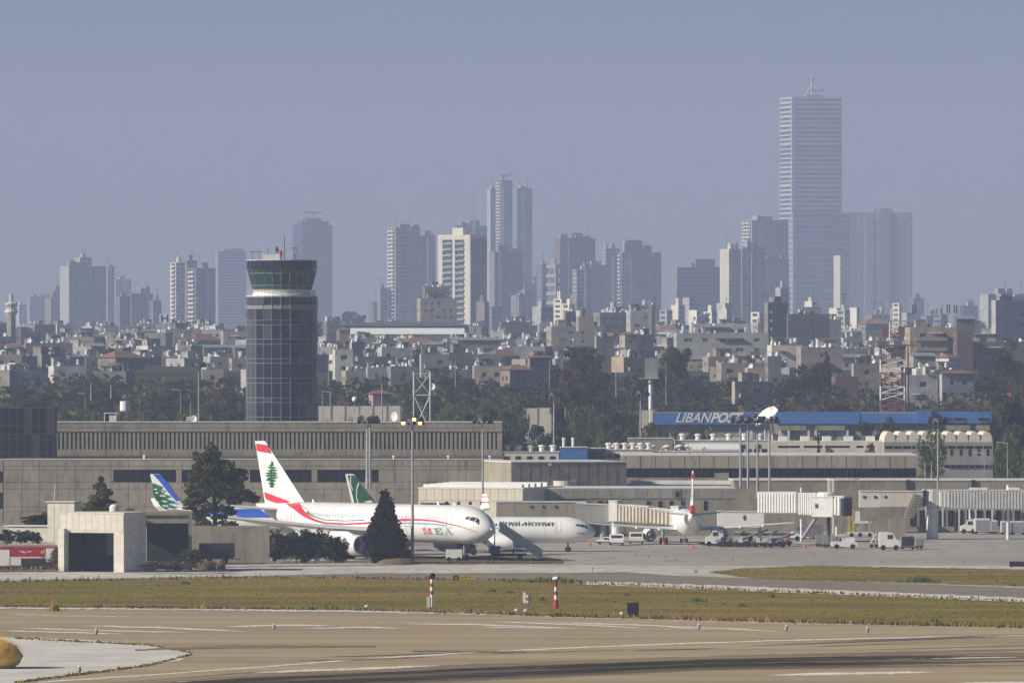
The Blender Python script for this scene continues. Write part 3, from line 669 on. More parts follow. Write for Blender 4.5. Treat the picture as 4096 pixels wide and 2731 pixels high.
rt = thing('canopy_roof', 'long white flat canopy over the hall with dark gap beneath', 'canopy', (x, dd, gz(dd)))
zt = PZ(1312, dd)-gz(dd); MB().hexa([(0, -.9, zt-2.3), (wv, -.9, zt-2.3), (wv, 6, zt-2.3), (0, 6, zt-2.3)], [(0, .6, zt), (wv, .6, zt), (wv, 6, zt), (0, 6, zt)]).build('fascia', M['white'], rt)  # fascia face tilted back to catch sun and look brighter
for i in range(9): MB().box(wv*i/8-.2, wv*i/8+.2, 2, 2.4, 0, zt-2.3).build('post', M['offwhite'], rt)
Hs('wide hip roofed hall with orange tiles below the white canopy', 1618, 1745, 1382, 3300, 'beige', .12, 20, tanks=0, roof='hip', cat='hall')
Hs('house with orange roof left of the white canopy', 1356, 1402, 1326, 3620, 'brown', .1, 12, roof='hip')
Hs('brown lived-in block rising above the canopy with lit side', 1682, 1827, 1198, 4000, 'beige', .12, 14, tanks=3, floors=8, cat='apartment block', name='apartment_block')
Hs('brown top storey set back on the tall brown block', 1700, 1800, 1152, 4010, 'brown', .12, 10, tanks=3, zb=PZ(1198, 4010)+.7, floors=3, cat='penthouse', name='penthouse')
Hs('white house with one dark window right of the control tower', 1340, 1412, 1405, 2780, 'white', .1, 8, tanks=2, floors=2, gap=5)
Hs('tall pale stair block with tanks on top', 1407, 1458, 1375, 2820, 'pale', .35, 5, lf=8, tanks=3, skip=.4, floors=4)
Hs('brown block of two storeys below the white penthouses', 1432, 1582, 1434, 2800, 'brown', .22, 10, lf=14, tanks=1, balc=False, skip=.3)
Hs('white penthouse with a single window', 1526, 1583, 1397, 2840, 'white', .2, 6, tanks=2, floors=1, zb=PZ(1440, 2840))
Hs('white blank penthouse beside the one with a window', 1583, 1646, 1399, 2850, 'white', .2, 6, tanks=3, floors=1, zb=PZ(1440, 2850), skip=1)
Hs('white lit house with orange awning by the lattice tower', 1684, 1796, 1424, 2800, 'pale', .2, 7, lf=6, tanks=4, balc=True)
Hs('grey block with one window right of the orange awning', 1796, 1890, 1418, 2830, 'grey', .2, 10, tanks=3, skip=.6)
Hs('flat roofed pavilion with white roof edge and clutter below', 1885, 2010, 1424, 2860, 'grey', .1, 10, tanks=1, skip=.2, stairs=False)
Hs('low grey warehouse roof behind the flat pavilion', 1830, 2000, 1368, 3200, 'grey', .1, 25, tanks=2, skip=1, roof='shed', cat='warehouse', name='warehouse')
Hs('rough block with tanks below the pale skyline tower', 2003, 2130, 1292, 3900, 'grey', .2, 12, lf=6, tanks=8)
Hs('shaded block with pale roof room, left of the beige terrace', 2262, 2314, 1252, 3700, 'grey', .4, 12, lf=8, tanks=1, skip=1)
Hs('beige roof room carrying a white water box', 2314, 2376, 1272, 3300, 'beige', .1, 8, tanks=1, zb=PZ(1325, 3300), floors=1, gap=5)
Hs('beige terrace block with a row of dark windows', 2205, 2412, 1311, 3350, 'beige', .12, 14, tanks=4, floors=3, gap=4)
Hs('white water box block on the beige roof room', 2318, 2362, 1249, 3310, 'white', .2, 6, tanks=0, zb=PZ(1272, 3310), floors=1, skip=1, stairs=False)
Hs('pale blue grey block with tall dark duct on its right', 2522, 2612, 1249, 3400, 'pale', .1, 14, tanks=9, floors=6, skip=.6)
Hs('dark narrow stair tower right of the pale blue grey block', 2606, 2622, 1226, 3390, 'dark', .1, 8, tanks=1, skip=1)
Hs('untidy grey block between the beige terrace and blue grey block', 2400, 2526, 1256, 3500, 'grey', .2, 12, tanks=10)
Hs('beige block with one tiny window in front of the roofs', 2385, 2457, 1350, 2900, 'beige', .25, 8, lf=6, tanks=2, skip=.85)
Hs('beige gable end with orange roof', 2500, 2545, 1345, 3000, 'beige', .2, 8, roof='hip')
Hs('dark shaded block with roof tanks, right of the orange gable', 2540, 2616, 1345, 3010, 'dark', .2, 8, tanks=5)
Hs('long white school block with dark windows', 2706, 3074, 1338, 3050, 'pale', .04, 16, tanks=8, floors=3, gap=5, ww=1.6, cat='school', name='school_block')
Hs('white upper storey set back on the school block', 2859, 2995, 1302, 3080, 'white', .06, 10, tanks=5, floors=1, zb=PZ(1340, 3080))
Hs('pavilion with projecting dark roof on the school block', 2768, 2836, 1302, 3070, 'white', .1, 8, tanks=2, floors=1, zb=PZ(1340, 3070))
Hs('pink roofed two storey house below the school', 2885, 3080, 1459, 2720, 'pink', .1, 10, tanks=3, balc=True)
Hs('orange roofed villa with chimney left of the dark trees', 2120, 2208, 1438, 2680, 'brown', .3, 9, lf=10, roof='hip')
Hs('second orange roofed villa half hidden by trees', 2040, 2130, 1488, 2650, 'brown', .3, 9, roof='hip')
Hs('flat roofed house with pink band in front of the red roof', 2940, 3070, 1535, 2520, 'beige', .3, 8, lf=12, tanks=2, balc=True)
Hs('grey half built block with lit slab edges', 3072, 3150, 1216, 3400, 'grey', .5, 12, lf=14, tanks=3, floors=6, cat='apartment block', name='apartment_block', balc=True)
Hs('dark flat block with roof pergola beside the half built block', 3152, 3318, 1262, 3350, 'dark', .2, 12, lf=4, tanks=3, floors=4)
Hs('pale plain block right of the roof pergola', 3318, 3364, 1284, 3450, 'pale', .2, 10, tanks=2, skip=1)
Hs('yellow beige block with terrace under the antenna racks', 3640, 3824, 1317, 2950, 'yellow', .08, 12, tanks=3, floors=3, gap=5, balc=True, cat='apartment block', name='apartment_block')
Hs('black roofed shed with white balustrade beside the yellow block', 3826, 3900, 1284, 2990, 'dark', .1, 8, tanks=2, skip=1, roof='shed')
Hs('dark red block below the black roofed shed', 3828, 3892, 1335, 2940, 'darkred', .1, 8, tanks=0, skip=1, clutter=False)
Hs('white five storey block with bright lit left side at right edge', 3983, 4140, 1207, 3400, 'pale', .5, 14, lf=16, tanks=4, floors=6, gap=5.5, ww=1.6, cat='apartment block', name='apartment_block')
Hs('long dark red roofed row at the right edge', 3873, 4160, 1374, 2960, 'darkred', .03, 12, tanks=5, skip=.6)
Hs('pinkish patched block with two windows behind the cypress', 3204, 3370, 1397, 2800, 'pink', .1, 10, tanks=4, gap=6, floors=2)
Hs('cream long wall with a dense row of water tanks', 3086, 3210, 1389, 2850, 'cream', .1, 10, tanks=9, skip=.9)
Hs('beige house left of the red and white radar tower', 3414, 3522, 1462, 2650, 'beige', .15, 8, lf=6, tanks=1, gap=5)
Hs('white house with three dark windows right of the radar tower', 3634, 3752, 1509, 2550, 'white', .15, 8, lf=6, tanks=3, gap=3.5, skip=0)
Hs('pale villa with brown hip roof right of the radar tower', 3768, 3900, 1502, 2600, 'pale', .2, 9, lf=8, roof='hip')
Hs('low pink roofed house under the beige house', 3342, 3432, 1514, 2560, 'darkred', .1, 8, tanks=0, skip=.6, clutter=False)
Hs('grey tall blank block left of the dark cypress trees', 3072, 3126, 1432, 2700, 'grey', .1, 8, tanks=1, skip=.8)
Hs('small terracotta hut by the lattice tower', 1492, 1562, 1585, 2420, 'pink', .2, 6, tanks=0, floors=1, gap=4, roof='hip', cat='hut', name='hut')
# H sign on the mall roof
rt = thing('roof_sign', 'white square roof sign with a dark letter H', 'sign', (PX(640, CD(3660)), CD(3655), PZ(1322, CD(3660))))
sw = 33/kk(CD(3660)); MB().box(0, sw, 0, .3, 3.2, 6.6).build('sign_panel', M['white'], rt)
for q0 in (.3, sw-.5): MB().box(q0, q0+.2, .05, .25, 0, 3.2).build('post', M['steel'], rt)
me = text_mesh('H', 3.9, .03, M['navy'], .12, sx=1.2); o = place('letter', me, rt, (.35, -.05, 3.5), rot=(math.pi/2, 0, 0))

# filler rows of small houses
LM = [(30, 'the minaret'), (240, 'the brown blocks'), (600, 'the mall'), (850, 'the control tower'), (1300, 'the white wall'), (1480, 'the white penthouses'), (1700, 'the lattice mast'), (1950, 'the flat pavilion'), (2160, 'the orange roofed villas'), (2320, 'the beige terrace'), (2560, 'the blue grey block'), (2610, 'the billboard'), (2850, 'the school block'), (3100, 'the half built block'), (3280, 'the roof pergola'), (3550, 'the radar tower'), (3740, 'the yellow block'), (3900, 'the hip roofed villa'), (4040, 'the five storey block')]
def near(px):
    a = min(LM, key=lambda t: abs(t[0]-px)); s = 'below' if abs(a[0]-px) < 25 else ('left of' if px < a[0] else 'right of')
    return s+' '+a[1]
rr = random.Random(11); seen = {}
WORD = {'beige': 'beige', 'brown': 'brown', 'grey': 'grey block', 'white': 'white', 'pink': 'pinkish', 'pale': 'pale grey', 'yellow': 'yellowish', 'darkred': 'dark red', 'dark': 'dark'}
rowspec = [('back row', 4300, 1304, 9, 66, 14, .6), ('fifth row', 3900, 1330, 9, 70, 13, .75), ('fourth row', 3550, 1360, 10, 76, 12, .9), ('third row', 3220, 1394, 10, 84, 10, .95), ('second row', 2950, 1434, 11, 88, 9, 1), ('front row', 2720, 1482, 12, 92, 9, .8)]
for rn, dd, yt, amp, wd, dp, fillp in rowspec:
    px = -60+rr.uniform(0, 40)
    while px < 4140:
        ww = wd*rr.uniform(.55, 1.5); d2 = dd+rr.uniform(-90, 90)
        skipit = rr.random() > fillp or (rn in ('front row',) and (420 < px < 700 or 2180 < px < 2760 or 3120 < px < 3380 or px > 3880))
        if not skipit:
            cl = rr.choice(['beige', 'brown', 'grey', 'grey', 'white', 'pale', 'pale', 'beige', 'pink', 'yellow', 'dark'])
            rf = rr.choices(['flat', 'hip', 'shed'], [9, .8, 1])[0]
            yw = rr.choice([.1, .15, .22, .5, .6, .7, -.25, .05])
            y = yt+rr.uniform(-amp, amp); hh = PZ(y, CD(d2))-gz(CD(d2))
            lab = '%s %s house with %s, %s, %s' % ('low' if hh < 7 else 'tall', WORD[cl], {'flat': 'roof tanks', 'hip': 'tiled roof', 'shed': 'metal roof'}[rf], near(px+ww/2), rn.replace(' row', ' street'))
            seen[lab] = seen.get(lab, 0)+1
            if seen[lab] > 1: lab = lab.replace('house', ['annexe', 'block', 'cottage', 'dwelling', 'building'][min(4, seen[lab]-2)], 1)
            house(lab, px, px+ww, y, d2, cl, yw, dp*rr.uniform(.7, 1.2), tanks=rr.choice([2, 4, 6, 8]) if rf == 'flat' else 0, roof=rf, seed=int(px*13+dd), balc=rr.random() < .4, group='small houses of the city quarter', joined=(dd > 3700))
        px += ww*rr.uniform(.92, 1.25)
# ---------------------------------------------------------------- control tower
def BX(root, name, x0, x1, y0, y1, z0, z1, m): return MB().box(x0, x1, y0, y1, z0, z1).build(name, M[m] if isinstance(m, str) else m, root)
dd = 1900; k = kk(dd); x = PX(1127.5, dd); z = lambda py: PZ(py, dd)
rt = thing('control_tower', 'round control tower clad in dark glass panels with green cab on top', 'control tower', (x, dd, 0))
R = 142.5/k; NF = 24; st = 2*math.pi/NF
M['twglass'] = mat('tower_glass', (.016, .022, .038), (.012, .016, .028), .15, rough=.15, spec=.3)
M['twglass_lit'] = mat('tower_glass_lit_grey', (.06, .07, .085), (.05, .058, .07), .15, rough=.2, spec=.4)
M['twfr'] = mat('tower_frame', (.25, .25, .24), (.20, .20, .19), .8, rough=.5)
M['green'] = mat('green_glass', (.008, .04, .038), (.015, .075, .065), .25, rough=.15, spec=.5)
def ring_panel(r0, r1, z0, z1, t=.05, half=st/2*.965):
    m = MB(); a, b = -half, half
    P = lambda r, g, z_: (r*math.cos(g), r*math.sin(g), z_)
    m.hexa([P(r0, a, z0), P(r0-t*4, a, z0), P(r0-t*4, b, z0), P(r0, b, z0)], [P(r1, a, z1), P(r1-t*4, a, z1), P(r1-t*4, b, z1), P(r1, b, z1)]); return m
MB().lathe([(0, R-.35), (z(1186)-.1, R-.35), (z(1186)-.1, .01)], NF).build('shaft', M['twfr'], rt)
RNG = random.Random(5)
rowsT = [(1188, 1219, 'twglass'), (1220, 1237, 'twfr')]+[(a, b, c) for a, b, c in ((1239, 1280, 'twglass'), (1300, 1355, 'twglass'), (1377, 1433, 'twglass'), (1453, 1511, 'twglass'), (1532, 1589, 'twglass'), (1609, 1665, 'twglass'))]
spd = [(1281, 1299), (1356, 1376), (1434, 1452), (1512, 1531), (1590, 1608), (1666, 1690)]
for ty, by, mm in rowsT+[(a, b, 'twglass') for a, b in spd]:
    tall = by-ty > 30
    if not tall and mm == 'twglass': me = ring_panel(R-.03, R-.03, z(by)+.06, z(ty)-.06)
    else: me = ring_panel(R, R, z(by)+.04, z(ty)-.04)
    m1 = me.mesh('glass_panel', M[mm]); m2 = me.mesh('glass_panel', M['twglass_lit'])
    for i in range(NF):
        g = st*(i+.5)
        if math.sin(g) > .1: continue      # the far half cannot be seen; the shaft closes it
        gr = (mm == 'twglass' and 180 < math.degrees(g) % 360 < 232) or (mm == 'twglass' and RNG.random() < .12)  # left columns get paler glass as painted sunlight, plus a few random panels
        o = place('glass_panel' if tall or mm == 'twglass' else 'louvre_panel', m2 if gr else m1, rt, (0, 0, 0), g)
        o.rotation_euler = (RNG.uniform(-.002, .002), RNG.uniform(-.002, .002), g)
q = MB()
for i in range(NF): g = st*i; q.tube((R*math.cos(g), R*math.sin(g), 0), (R*math.cos(g), R*math.sin(g), z(1188)), .055, n=4)
for y in [1188]+[v for ab in spd for v in ab]:
    q.lathe([(z(y)-.045, R-.1), (z(y)-.045, R+.04), (z(y)+.045, R+.04), (z(y)+.045, R-.1)], NF)
q.build('mullions', M['twfr'], rt)
MB().lathe([(z(1187), R-.1), (z(1184), R+.02), (z(1182), R), (z(1182), .01)], NF).build('roof_deck', M['offwhite'], rt)
Rn = 116/k; MB().lathe([(z(1184), Rn+.1), (z(1170), Rn+.1), (z(1170), Rn-.4), (z(1163), Rn), (z(1158), Rn+.1), (z(1158), .01)], 32).build('neck', M['white'], rt)
q = MB()
for i in range(48): g = 2*math.pi*i/48; q.tube(((R-.5)*math.cos(g), (R-.5)*math.sin(g), z(1183)), ((R-.5)*math.cos(g), (R-.5)*math.sin(g), z(1183)+1), .03, n=4, caps=False)
q.lathe([(z(1183)+1, R-.47), (z(1183)+1.06, R-.47), (z(1183)+1.06, R-.53)], 32); q.build('railing', M['steel'], rt)
Rb, Rt = 119/k, 139/k
for (ya, yb, ra, rb_) in ((1158, 1142, Rb, Rb+(Rt-Rb)*.2), (1141, 1094, Rb+(Rt-Rb)*.21, Rt-.25), (1093, 1079, Rt-.24, Rt)):
    me = ring_panel(ra, rb_, z(ya)+.03, z(yb)-.03, half=st/2*.95).mesh('cab_window', M['green'])
    for i in range(NF):
        g = st*(i+.5); place('cab_window', me, rt, (0, 0, 0), g)
MB().lathe([(z(1158), Rb-.5), (z(1079), Rt-.6)], NF).build('cab_interior', mat('cab_blinds', (.05, .16, .14), (.02, .05, .05), .3), rt)
q = MB()
for i in range(NF): g = st*i; q.tube((Rb*math.cos(g), Rb*math.sin(g), z(1158)), (Rt*math.cos(g), Rt*math.sin(g), z(1079)), .05, n=4)
for y, r_ in ((1158, Rb), (1141.5, Rb+(Rt-Rb)*.2), (1093.5, Rt-.25)): q.lathe([(z(y)-.05, r_-.1), (z(y)-.05, r_+.04), (z(y)+.05, r_+.04), (z(y)+.05, r_-.1)], NF)
q.build('cab_frame', M['twfr'], rt)
me = ring_panel(R, R, z(1078), z(1043)-.05).mesh('fascia_panel', M['twglass'])
for i in range(NF): place('fascia_panel', me, rt, (0, 0, 0), st*(i+.5))
MB().lathe([(z(1078), .01), (z(1078), R-.15), (z(1043), R-.15), (z(1042), R+.05), (z(1040), R+.05), (z(1040), .01)], NF).build('roof', M['offwhite'], rt)
q = MB(); zt = z(1040)
for px, h, wd in ((1036, 1.6, .05), (1010, 1.5, .05), (1058, 1.2, .04), (1072, 2.1, .05), (1138, 4.5, .07), (1176, 2.2, .06), (1188, 2.4, .05), (1200, 1.4, .05), (1182, 1.1, .06)):
    q.tube((PX(px, dd)-x, 0, zt), (PX(px, dd)-x, 0, zt+h), wd, n=5)
    if px in (1010, 1036, 1176): q.tube((PX(px, dd)-x-.5, 0, zt+h), (PX(px, dd)-x+.5, 0, zt+h), .06, n=4)
q.build('antenna', M['dark'], rt)
a = PX(1108, dd)-x; MB().tube((a-.5, 0, zt), (a-.1, 0, zt+1.8), .06, n=4).tube((a+.5, 0, zt), (a+.1, 0, zt+1.8), .06, n=4).tube((a, 0, zt+1.6), (a, 0, zt+2.5), .42, .15, n=8).build('beacon', M['dark'], rt)
a = PX(1124, dd)-x; MB().tube((a, 0, zt), (a, 0, zt+.8), .1, n=6).tube((a, 0, zt+.8), (a, 0, zt+1.75), .26, n=10).build('red_lamp', M['red'], rt)
a = PX(1086, dd)-x; MB().box(a-1.6, a+1.6, -2, 0, zt, zt+1.1).build('equipment_box', M['offwhite'], rt)

# ---------------------------------------------------------------- main terminal, west part
def building(name, label, cat, pl, pr, d, yaw=0, group=None):
    x0, y0, w = frame_of(pl, pr, d, yaw); return thing(name, label, cat, (x0, y0, 0), yaw, group), x0, w, (lambda px: (PX(px, d)-x0)/math.cos(yaw)), (lambda py: PZ(py, d))
def clad(root, xs, zs, holes, y=-.08, t=.07, m='concrete', gapw=.07, name='cladding_panel'):
    """separate wall panels with open joints, leaving the window openings free"""
    for a, b in zip(xs, xs[1:]):
        for c, e in zip(zs, zs[1:]):
            parts = [(a, b)]
            for (h0, h1, v0, v1) in holes:
                if v0 < (c+e)/2 < v1:
                    nw = []
                    for (p, q_) in parts:
                        if h1 <= p or h0 >= q_: nw.append((p, q_))
                        else:
                            if h0 > p: nw.append((p, h0))
                            if h1 < q_: nw.append((h1, q_))
                    parts = nw
            for p, q_ in parts:
                if q_-p > .2: BX(root, name, p+gapw/2, q_-gapw/2, y-t, y, c+gapw/2, e-gapw/2, m)
# upper block with a long row of slot windows
rt, x0, w, lx, lz = building('terminal_upper_block', 'long flat roofed terminal block with a row of narrow vertical window slots', 'terminal', -140, 2008, 1800)
h = lz(1690); hs = []; px = 215.0
v0, v1 = lz(1797), lz(1730)
while px < 1990:
    a = lx(px); hs.append((a, a+.37*17.3/kk(1800)*1.12, v0, v1)); px += 17.15
m = MB(); facade(m, (0, 0, 0), (1, 0, 0), (0, -1, 0), w, h, hs, .55); m.quad((0, 0, h), (w, 0, h), (w, 30, h), (0, 30, h)); m.quad((w, 0, 0), (w, 30, 0), (w, 30, h), (w, 0, h)); m.quad((0, 30, 0), (w, 30, 0), (w, 30, h), (0, 30, h)); m.quad((0, 0, 0), (0, 30, 0), (0, 30, h), (0, 0, h))
m.build('wall', M['concrete'], rt)
for a, b, c, e in hs:
    me = WCACHE.get('slot') or WCACHE.setdefault('slot', MB().box(0, b-a, -.05, 0, 0, e-c).mesh('window', M['glass'])); place('window', me, rt, (a, .5, c))
xs = [0]+[lx(p) for p in range(-70, 2008, 70)]+[w]
clad(rt, xs, [v1+.15, h-.9, h], [], m='concrete'); clad(rt, xs, [lz(1838)-1, v0-1.1, v0-.15], [], m='concrete')
BX(rt, 'parapet', -.1, w+.1, -.25, .3, h+.01, h+.22, 'offwhite')
# dark glass volume at its left end
rt, x0, w, lx, lz = building('glass_stair_block', 'dark blue curtain walled block at the left end of the terminal', 'terminal', -140, 216, 1780)
h = lz(1632); BX(rt, 'core', .1, w-.1, .1, 14, 0, h, 'navy')
me = MB().box(0, 1, 0, .1, 0, 1).mesh('glass_panel', M['glass']); me2 = MB().box(0, 1, 0, .1, 0, 1).mesh('glass_panel', mat('brown_glass', (.07, .055, .045), (.04, .035, .04), .4, rough=.3))
nx = 12; dz = [lz(1838), lz(1806), lz(1756), lz(1735), lz(1700), h]
for i in range(nx):
    for c, e in zip(dz, dz[1:]): place('glass_panel', me2 if (i in (8, 11) and c > dz[2]) or i == 9 and c < dz[3] else me, rt, (w*i/nx+.05, -.05, c+.04), sc=(w/nx-.1, 1, e-c-.08))
q = MB()
for i in range(nx+1): q.box(w*i/nx-.05, w*i/nx+.05, -.12, .05, 0, h)
for c in dz: q.box(0, w, -.1, .06, c-.04, c+.04)
q.build('mullions', M['joint'], rt)
# lower block
rt, x0, w, lx, lz = building('terminal_lower_block', 'wide beige panelled terminal wall with four long dark windows, behind the parked jets', 'terminal', 14, 2010, 1750)
h = lz(1838); W4 = [(lx(a), lx(b), lz(1928), lz(1878)) for a, b in ((454, 704), (727, 975), (1000, 1246), (1269, 1514))]
m = MB(); facade(m, (0, 0, 0), (1, 0, 0), (0, -1, 0), w, h, W4, .6); m.quad((0, 0, h), (w, 0, h), (w, 48, h), (0, 48, h)); m.quad((w, 0, 0), (w, 48, 0), (w, 48, h), (w, 0, h)); m.quad((0, 0, 0), (0, 48, 0), (0, 48, h), (0, 0, h))
m.build('wall', M['joint'], rt)
for (a, b, c, e) in W4:
    f = BX(rt, 'window', a, b, .5, .58, c, e, 'glass')
    for i in range(9): BX(f, 'mullion', a+(b-a)*i/8-.04, a+(b-a)*i/8+.04, .42, .5, c, e, 'dark')
clad(rt, [0]+[lx(p) for p in range(88, 2005, 71)]+[w], [0, 2.6, lz(2026), lz(1954), lz(1928), lz(1878), lz(1863), h], W4, y=-.02, t=.09)
BX(rt, 'parapet', -.1, w+.1, -.2, .3, h+.01, h+.16, 'offwhite')
rt, x0, w, lx, lz = building('terminal_far_left_wing', 'beige wing at the left edge with two dark windows, beyond a joint', 'terminal', -140, 11, 1752)
h = lz(1841); Wl = [(lx(-100), lx(11)-.01, lz(1931), lz(1884)), (lx(-100), lx(11)-.01, lz(2034), lz(1970))]
m = MB(); facade(m, (0, 0, 0), (1, 0, 0), (0, -1, 0), w, h, Wl, .5); m.quad((0, 0, h), (w, 0, h), (w, 30, h), (0, 30, h)); m.build('wall', M['concrete'], rt)
for (a, b, c, e) in Wl: BX(rt, 'window', a, b, .4, .5, c, e, 'glass')
# roof things on the terminal
def small(name, label, cat, px, py, d, fn, group=None, rz=0):
    rt = thing(name, label, cat, (PX(px, d), d, PZ(py, d)), rz, group); fn(rt); return rt
small('roof_cabin', 'small open fronted white cabin on the terminal roof', 'cabin', 416, 1690, 1805, lambda r: (BX(r, 'frame', 0, 2.2, 0, 1.5, 1.6, 1.75, 'offwhite'), BX(r, 'side_panel', 0, .15, 0, 1.5, 0, 1.6, 'offwhite'), BX(r, 'side_panel', 2.05, 2.2, 0, 1.5, 0, 1.6, 'offwhite'), BX(r, 'back_panel', .9, 2.05, .1, .2, 0, 1.3, 'pale'), BX(r, 'interior', .15, 2.05, 1.2, 1.5, 0, 1.6, 'dark')))
def dishfn(s):
    def f(r):
        MB().tube((0, 0, 0), (0, 0, s*.7), s*.06, n=6).build('stand', M['steel'], r); MB().lathe([(0, .02), (.1*s, .45*s), (.3*s, s*.8), (.33*s, s*.8), (.12*s, .4*s), (.05*s, .02)], 14, 'x', (0, 0, s*.9)).build('reflector', M['offwhite'], r)
    return f
small('satellite_dish', 'pale round dish on the terminal roof beside the light masts', 'dish', 776, 1690, 1806, dishfn(.8), rz=-1.9)
small('satellite_dish', 'grey oval dish on the terminal roof before the hedge', 'dish', 1583, 1687, 1806, dishfn(1.1), rz=-2.4)
small('roof_antenna_cluster', 'cluster of white panel antennas on the terminal roof', 'antenna', 748, 1691, 1806, lambda r: [MB().tube((i*.35, 0, 0), (i*.35, 0, .9+.3*(i % 2)), .05, n=5).box(i*.35-.1, i*.35+.1, -.12, -.02, .4, 1.1).build('panel_antenna', M['white'], r) for i in range(4)])
for i, (px, lab) in enumerate([(1581, 'first'), (1800, 'second'), (1966, 'third')]):
    small('roof_vent', '%s small white vent from the left on the lower terminal roof' % lab, 'vent', px-5, 1836, 1760, lambda r: MB().lathe([(0, .2), (.4, .2), (.45, .35), (.6, .3), (.65, .02)], 8).build('vent_cap', M['white'], r), 'small roof vents')
small('roof_vent', 'white upright vent on the lower roof below the slot windows', 'vent', 578, 1838, 1756, lambda r: MB().lathe([(0, .25), (.5, .2), (.6, .25), (.9, .1), (.9, .01)], 8).build('vent_cap', M['white'], r), 'small roof vents')

# ---------------------------------------------------------------- eastern terminal blocks
def solid(name, label, cat, pl, pr, ytop, d, depth, mt='concrete', yaw=0, zb=0, roofm='offwhite', par=.2, group=None):
    rt, x0, w, lx, lz = building(name, label, cat, pl, pr, d, yaw, group)
    h = lz(ytop); MB().box(0, w, 0, depth, zb, h).build('wall', M[mt], rt)
    if par: BX(rt, 'parapet', -.12, w+.12, -.12, depth+.1, h+.005, h+par, roofm)
    return rt, w, lx, lz, h
rt, w, lx, lz, h = solid('departure_hall', 'large plain box hall with bright left flank above the pier', 'terminal', 2045, 2506, 1850, 1700, 22, 'concrete', .22)
BX(rt, 'hatch', w*.395, w*.49, -.06, .1, lz(1922), lz(1895), 'concrete_dk')
for i in range(1, 12): BX(rt, 'wall_joint', w*i/12-.03, w*i/12+.03, -.02, .02, lz(1950), h, 'joint')
BX(rt, 'wall_plate', w*.325, w*.345, -.2, .1, lz(1862), lz(1852), 'white')
MB().lathe([(lz(1950), 1.9), (lz(1922), 1.95)], 20, 'z', (w*.45, -1.3, 0)).build('stair_drum', M['cream'], rt)
rt, w, lx, lz, h = solid('terminal_long_block', 'long terminal block with deep dark glazed band right of the big hall', 'terminal', 2490, 3665, 1822, 1760, 30, 'concrete', .0)
g0, g1 = lz(1908), lz(1871)
BX(rt, 'spandrel', -.2, w+.2, -1.6, -.01, g1, h-.02, 'concrete'); BX(rt, 'ledge', -.2, w+.2, -2.2, -.01, lz(1924), g0-.05, 'concrete')
n = 64
me = MB().box(.04, w/n-.04, -.12, -.02, g0, g1-.02).mesh('window', M['glass'])
for i in range(n): place('window', me, rt, (w*i/n, 0, 0))
for i in range(0, 20): BX(rt, 'wall_joint', w*i/20+.5, w*i/20+.56, -1.63, -1.6, g1, h-.05, 'joint')
BX(rt, 'roof_step', lx(2858), lx(2914), -2.4, .5, lz(1924), lz(1890), 'concrete')
# skylight strips between the hall and the pier
rt, w, lx, lz, h = solid('link_block', 'low roof of the pier link with pale strips, right of the hall', 'terminal', 2500, 3100, 1938, 1715, 18, 'concrete', 0, par=.15)
for i in range(3): BX(rt, 'roof_strip', 1+i*.5, w-6+i, 2+i*4, 3.4+i*4, h+.21, h+.6, 'offwhite')
# pier: cream lit bays and grey bays
rt, w, lx, lz, h = solid('pier_west_bay', 'cream panelled pier front with four small dark squares, right of the cypress', 'terminal', 1674, 2092, 1953, 1662, 22, 'cream', -.30)
me = MB().box(.03, w/13-.03, -.09, -.005, lz(2000), h-.05).mesh('cladding_panel', M['cream'])
for i in range(13): place('cladding_panel', me, rt, (w*i/13, 0, 0))
for i, px in enumerate((1785, 1833, 1880, 1925)): BX(rt, 'window', lx(px)-.2, lx(px)+.3, -.05, .01, lz(2016), lz(2005), 'glass')
for i in range(5): BX(rt, 'roof_ridge', .5, w-.5, 1+i*3.5, 2.2+i*3.5, h+.22, h+.7+.05*i, 'white')
BX(rt, 'plinth_opening', w*.02, w*.3, -.05, .01, .3, lz(2010), 'dark')
rt, w, lx, lz, h = solid('pier_east_bay', 'long grey pier front with alternating panels and gate number, behind the rear facing jet', 'terminal', 2092, 2940, 1955, 1668, 20, 'concrete', .05)
np_ = 17
for i in range(np_):
    BX(rt, 'cladding_panel', w*i/np_+.03, w*(i+1)/np_-.03, -.10, -.005, lz(1993), h-.04, ('concrete', 'grey', 'cream')[[0, 1, 0, 1, 0, 0, 1, 0, 1, 1, 0, 1, 0, 0, 1, 0, 1][i]] if i != 12 else 'grey')
for px in (2400, 2432): BX(rt, 'window', lx(px)-.3, lx(px)+.4, -.06, .02, lz(2019), lz(2003), 'glass')
for px in (2594, 2640, 2685, 2731, 2822): BX(rt, 'window', lx(px)-.25, lx(px)+.3, -.06, .02, lz(2040 if px not in (2594,) else 2024), lz(2003), 'glass')
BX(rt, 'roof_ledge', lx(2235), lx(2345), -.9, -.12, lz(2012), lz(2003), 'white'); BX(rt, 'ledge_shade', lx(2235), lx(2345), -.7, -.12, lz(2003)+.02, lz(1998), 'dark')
pn = BX(rt, 'gate_plate', lx(2697), lx(2722), -.2, -.11, lz(1992), lz(1956), mat('gate_plate', (.22, .19, .15)))
me = text_mesh('8', 1.15, .01, M['black'], .05); place('gate_number', me, pn, (lx(2702), -.23, lz(1986)), rot=(math.pi/2, 0, 0))
rt, w, lx, lz, h = solid('pier_link_wall', 'plain grey terminal wall with one lit projecting corner left of the jet bridge', 'terminal', 2935, 3440, 1922, 1705, 16, 'concrete', .03)
rt, w, lx, lz, h = solid('pier_tower_block', 'square concrete stair block with diagonal shadow right of the white jet bridge', 'terminal', 3336, 3432, 1922, 1690, 10, 'concrete', .08)
rt, w, lx, lz, h = solid('east_pier', 'long low pier behind the right hand jet bridge with two black gutters', 'terminal', 3430, 4300, 1922, 1705, 16, 'concrete', .0)
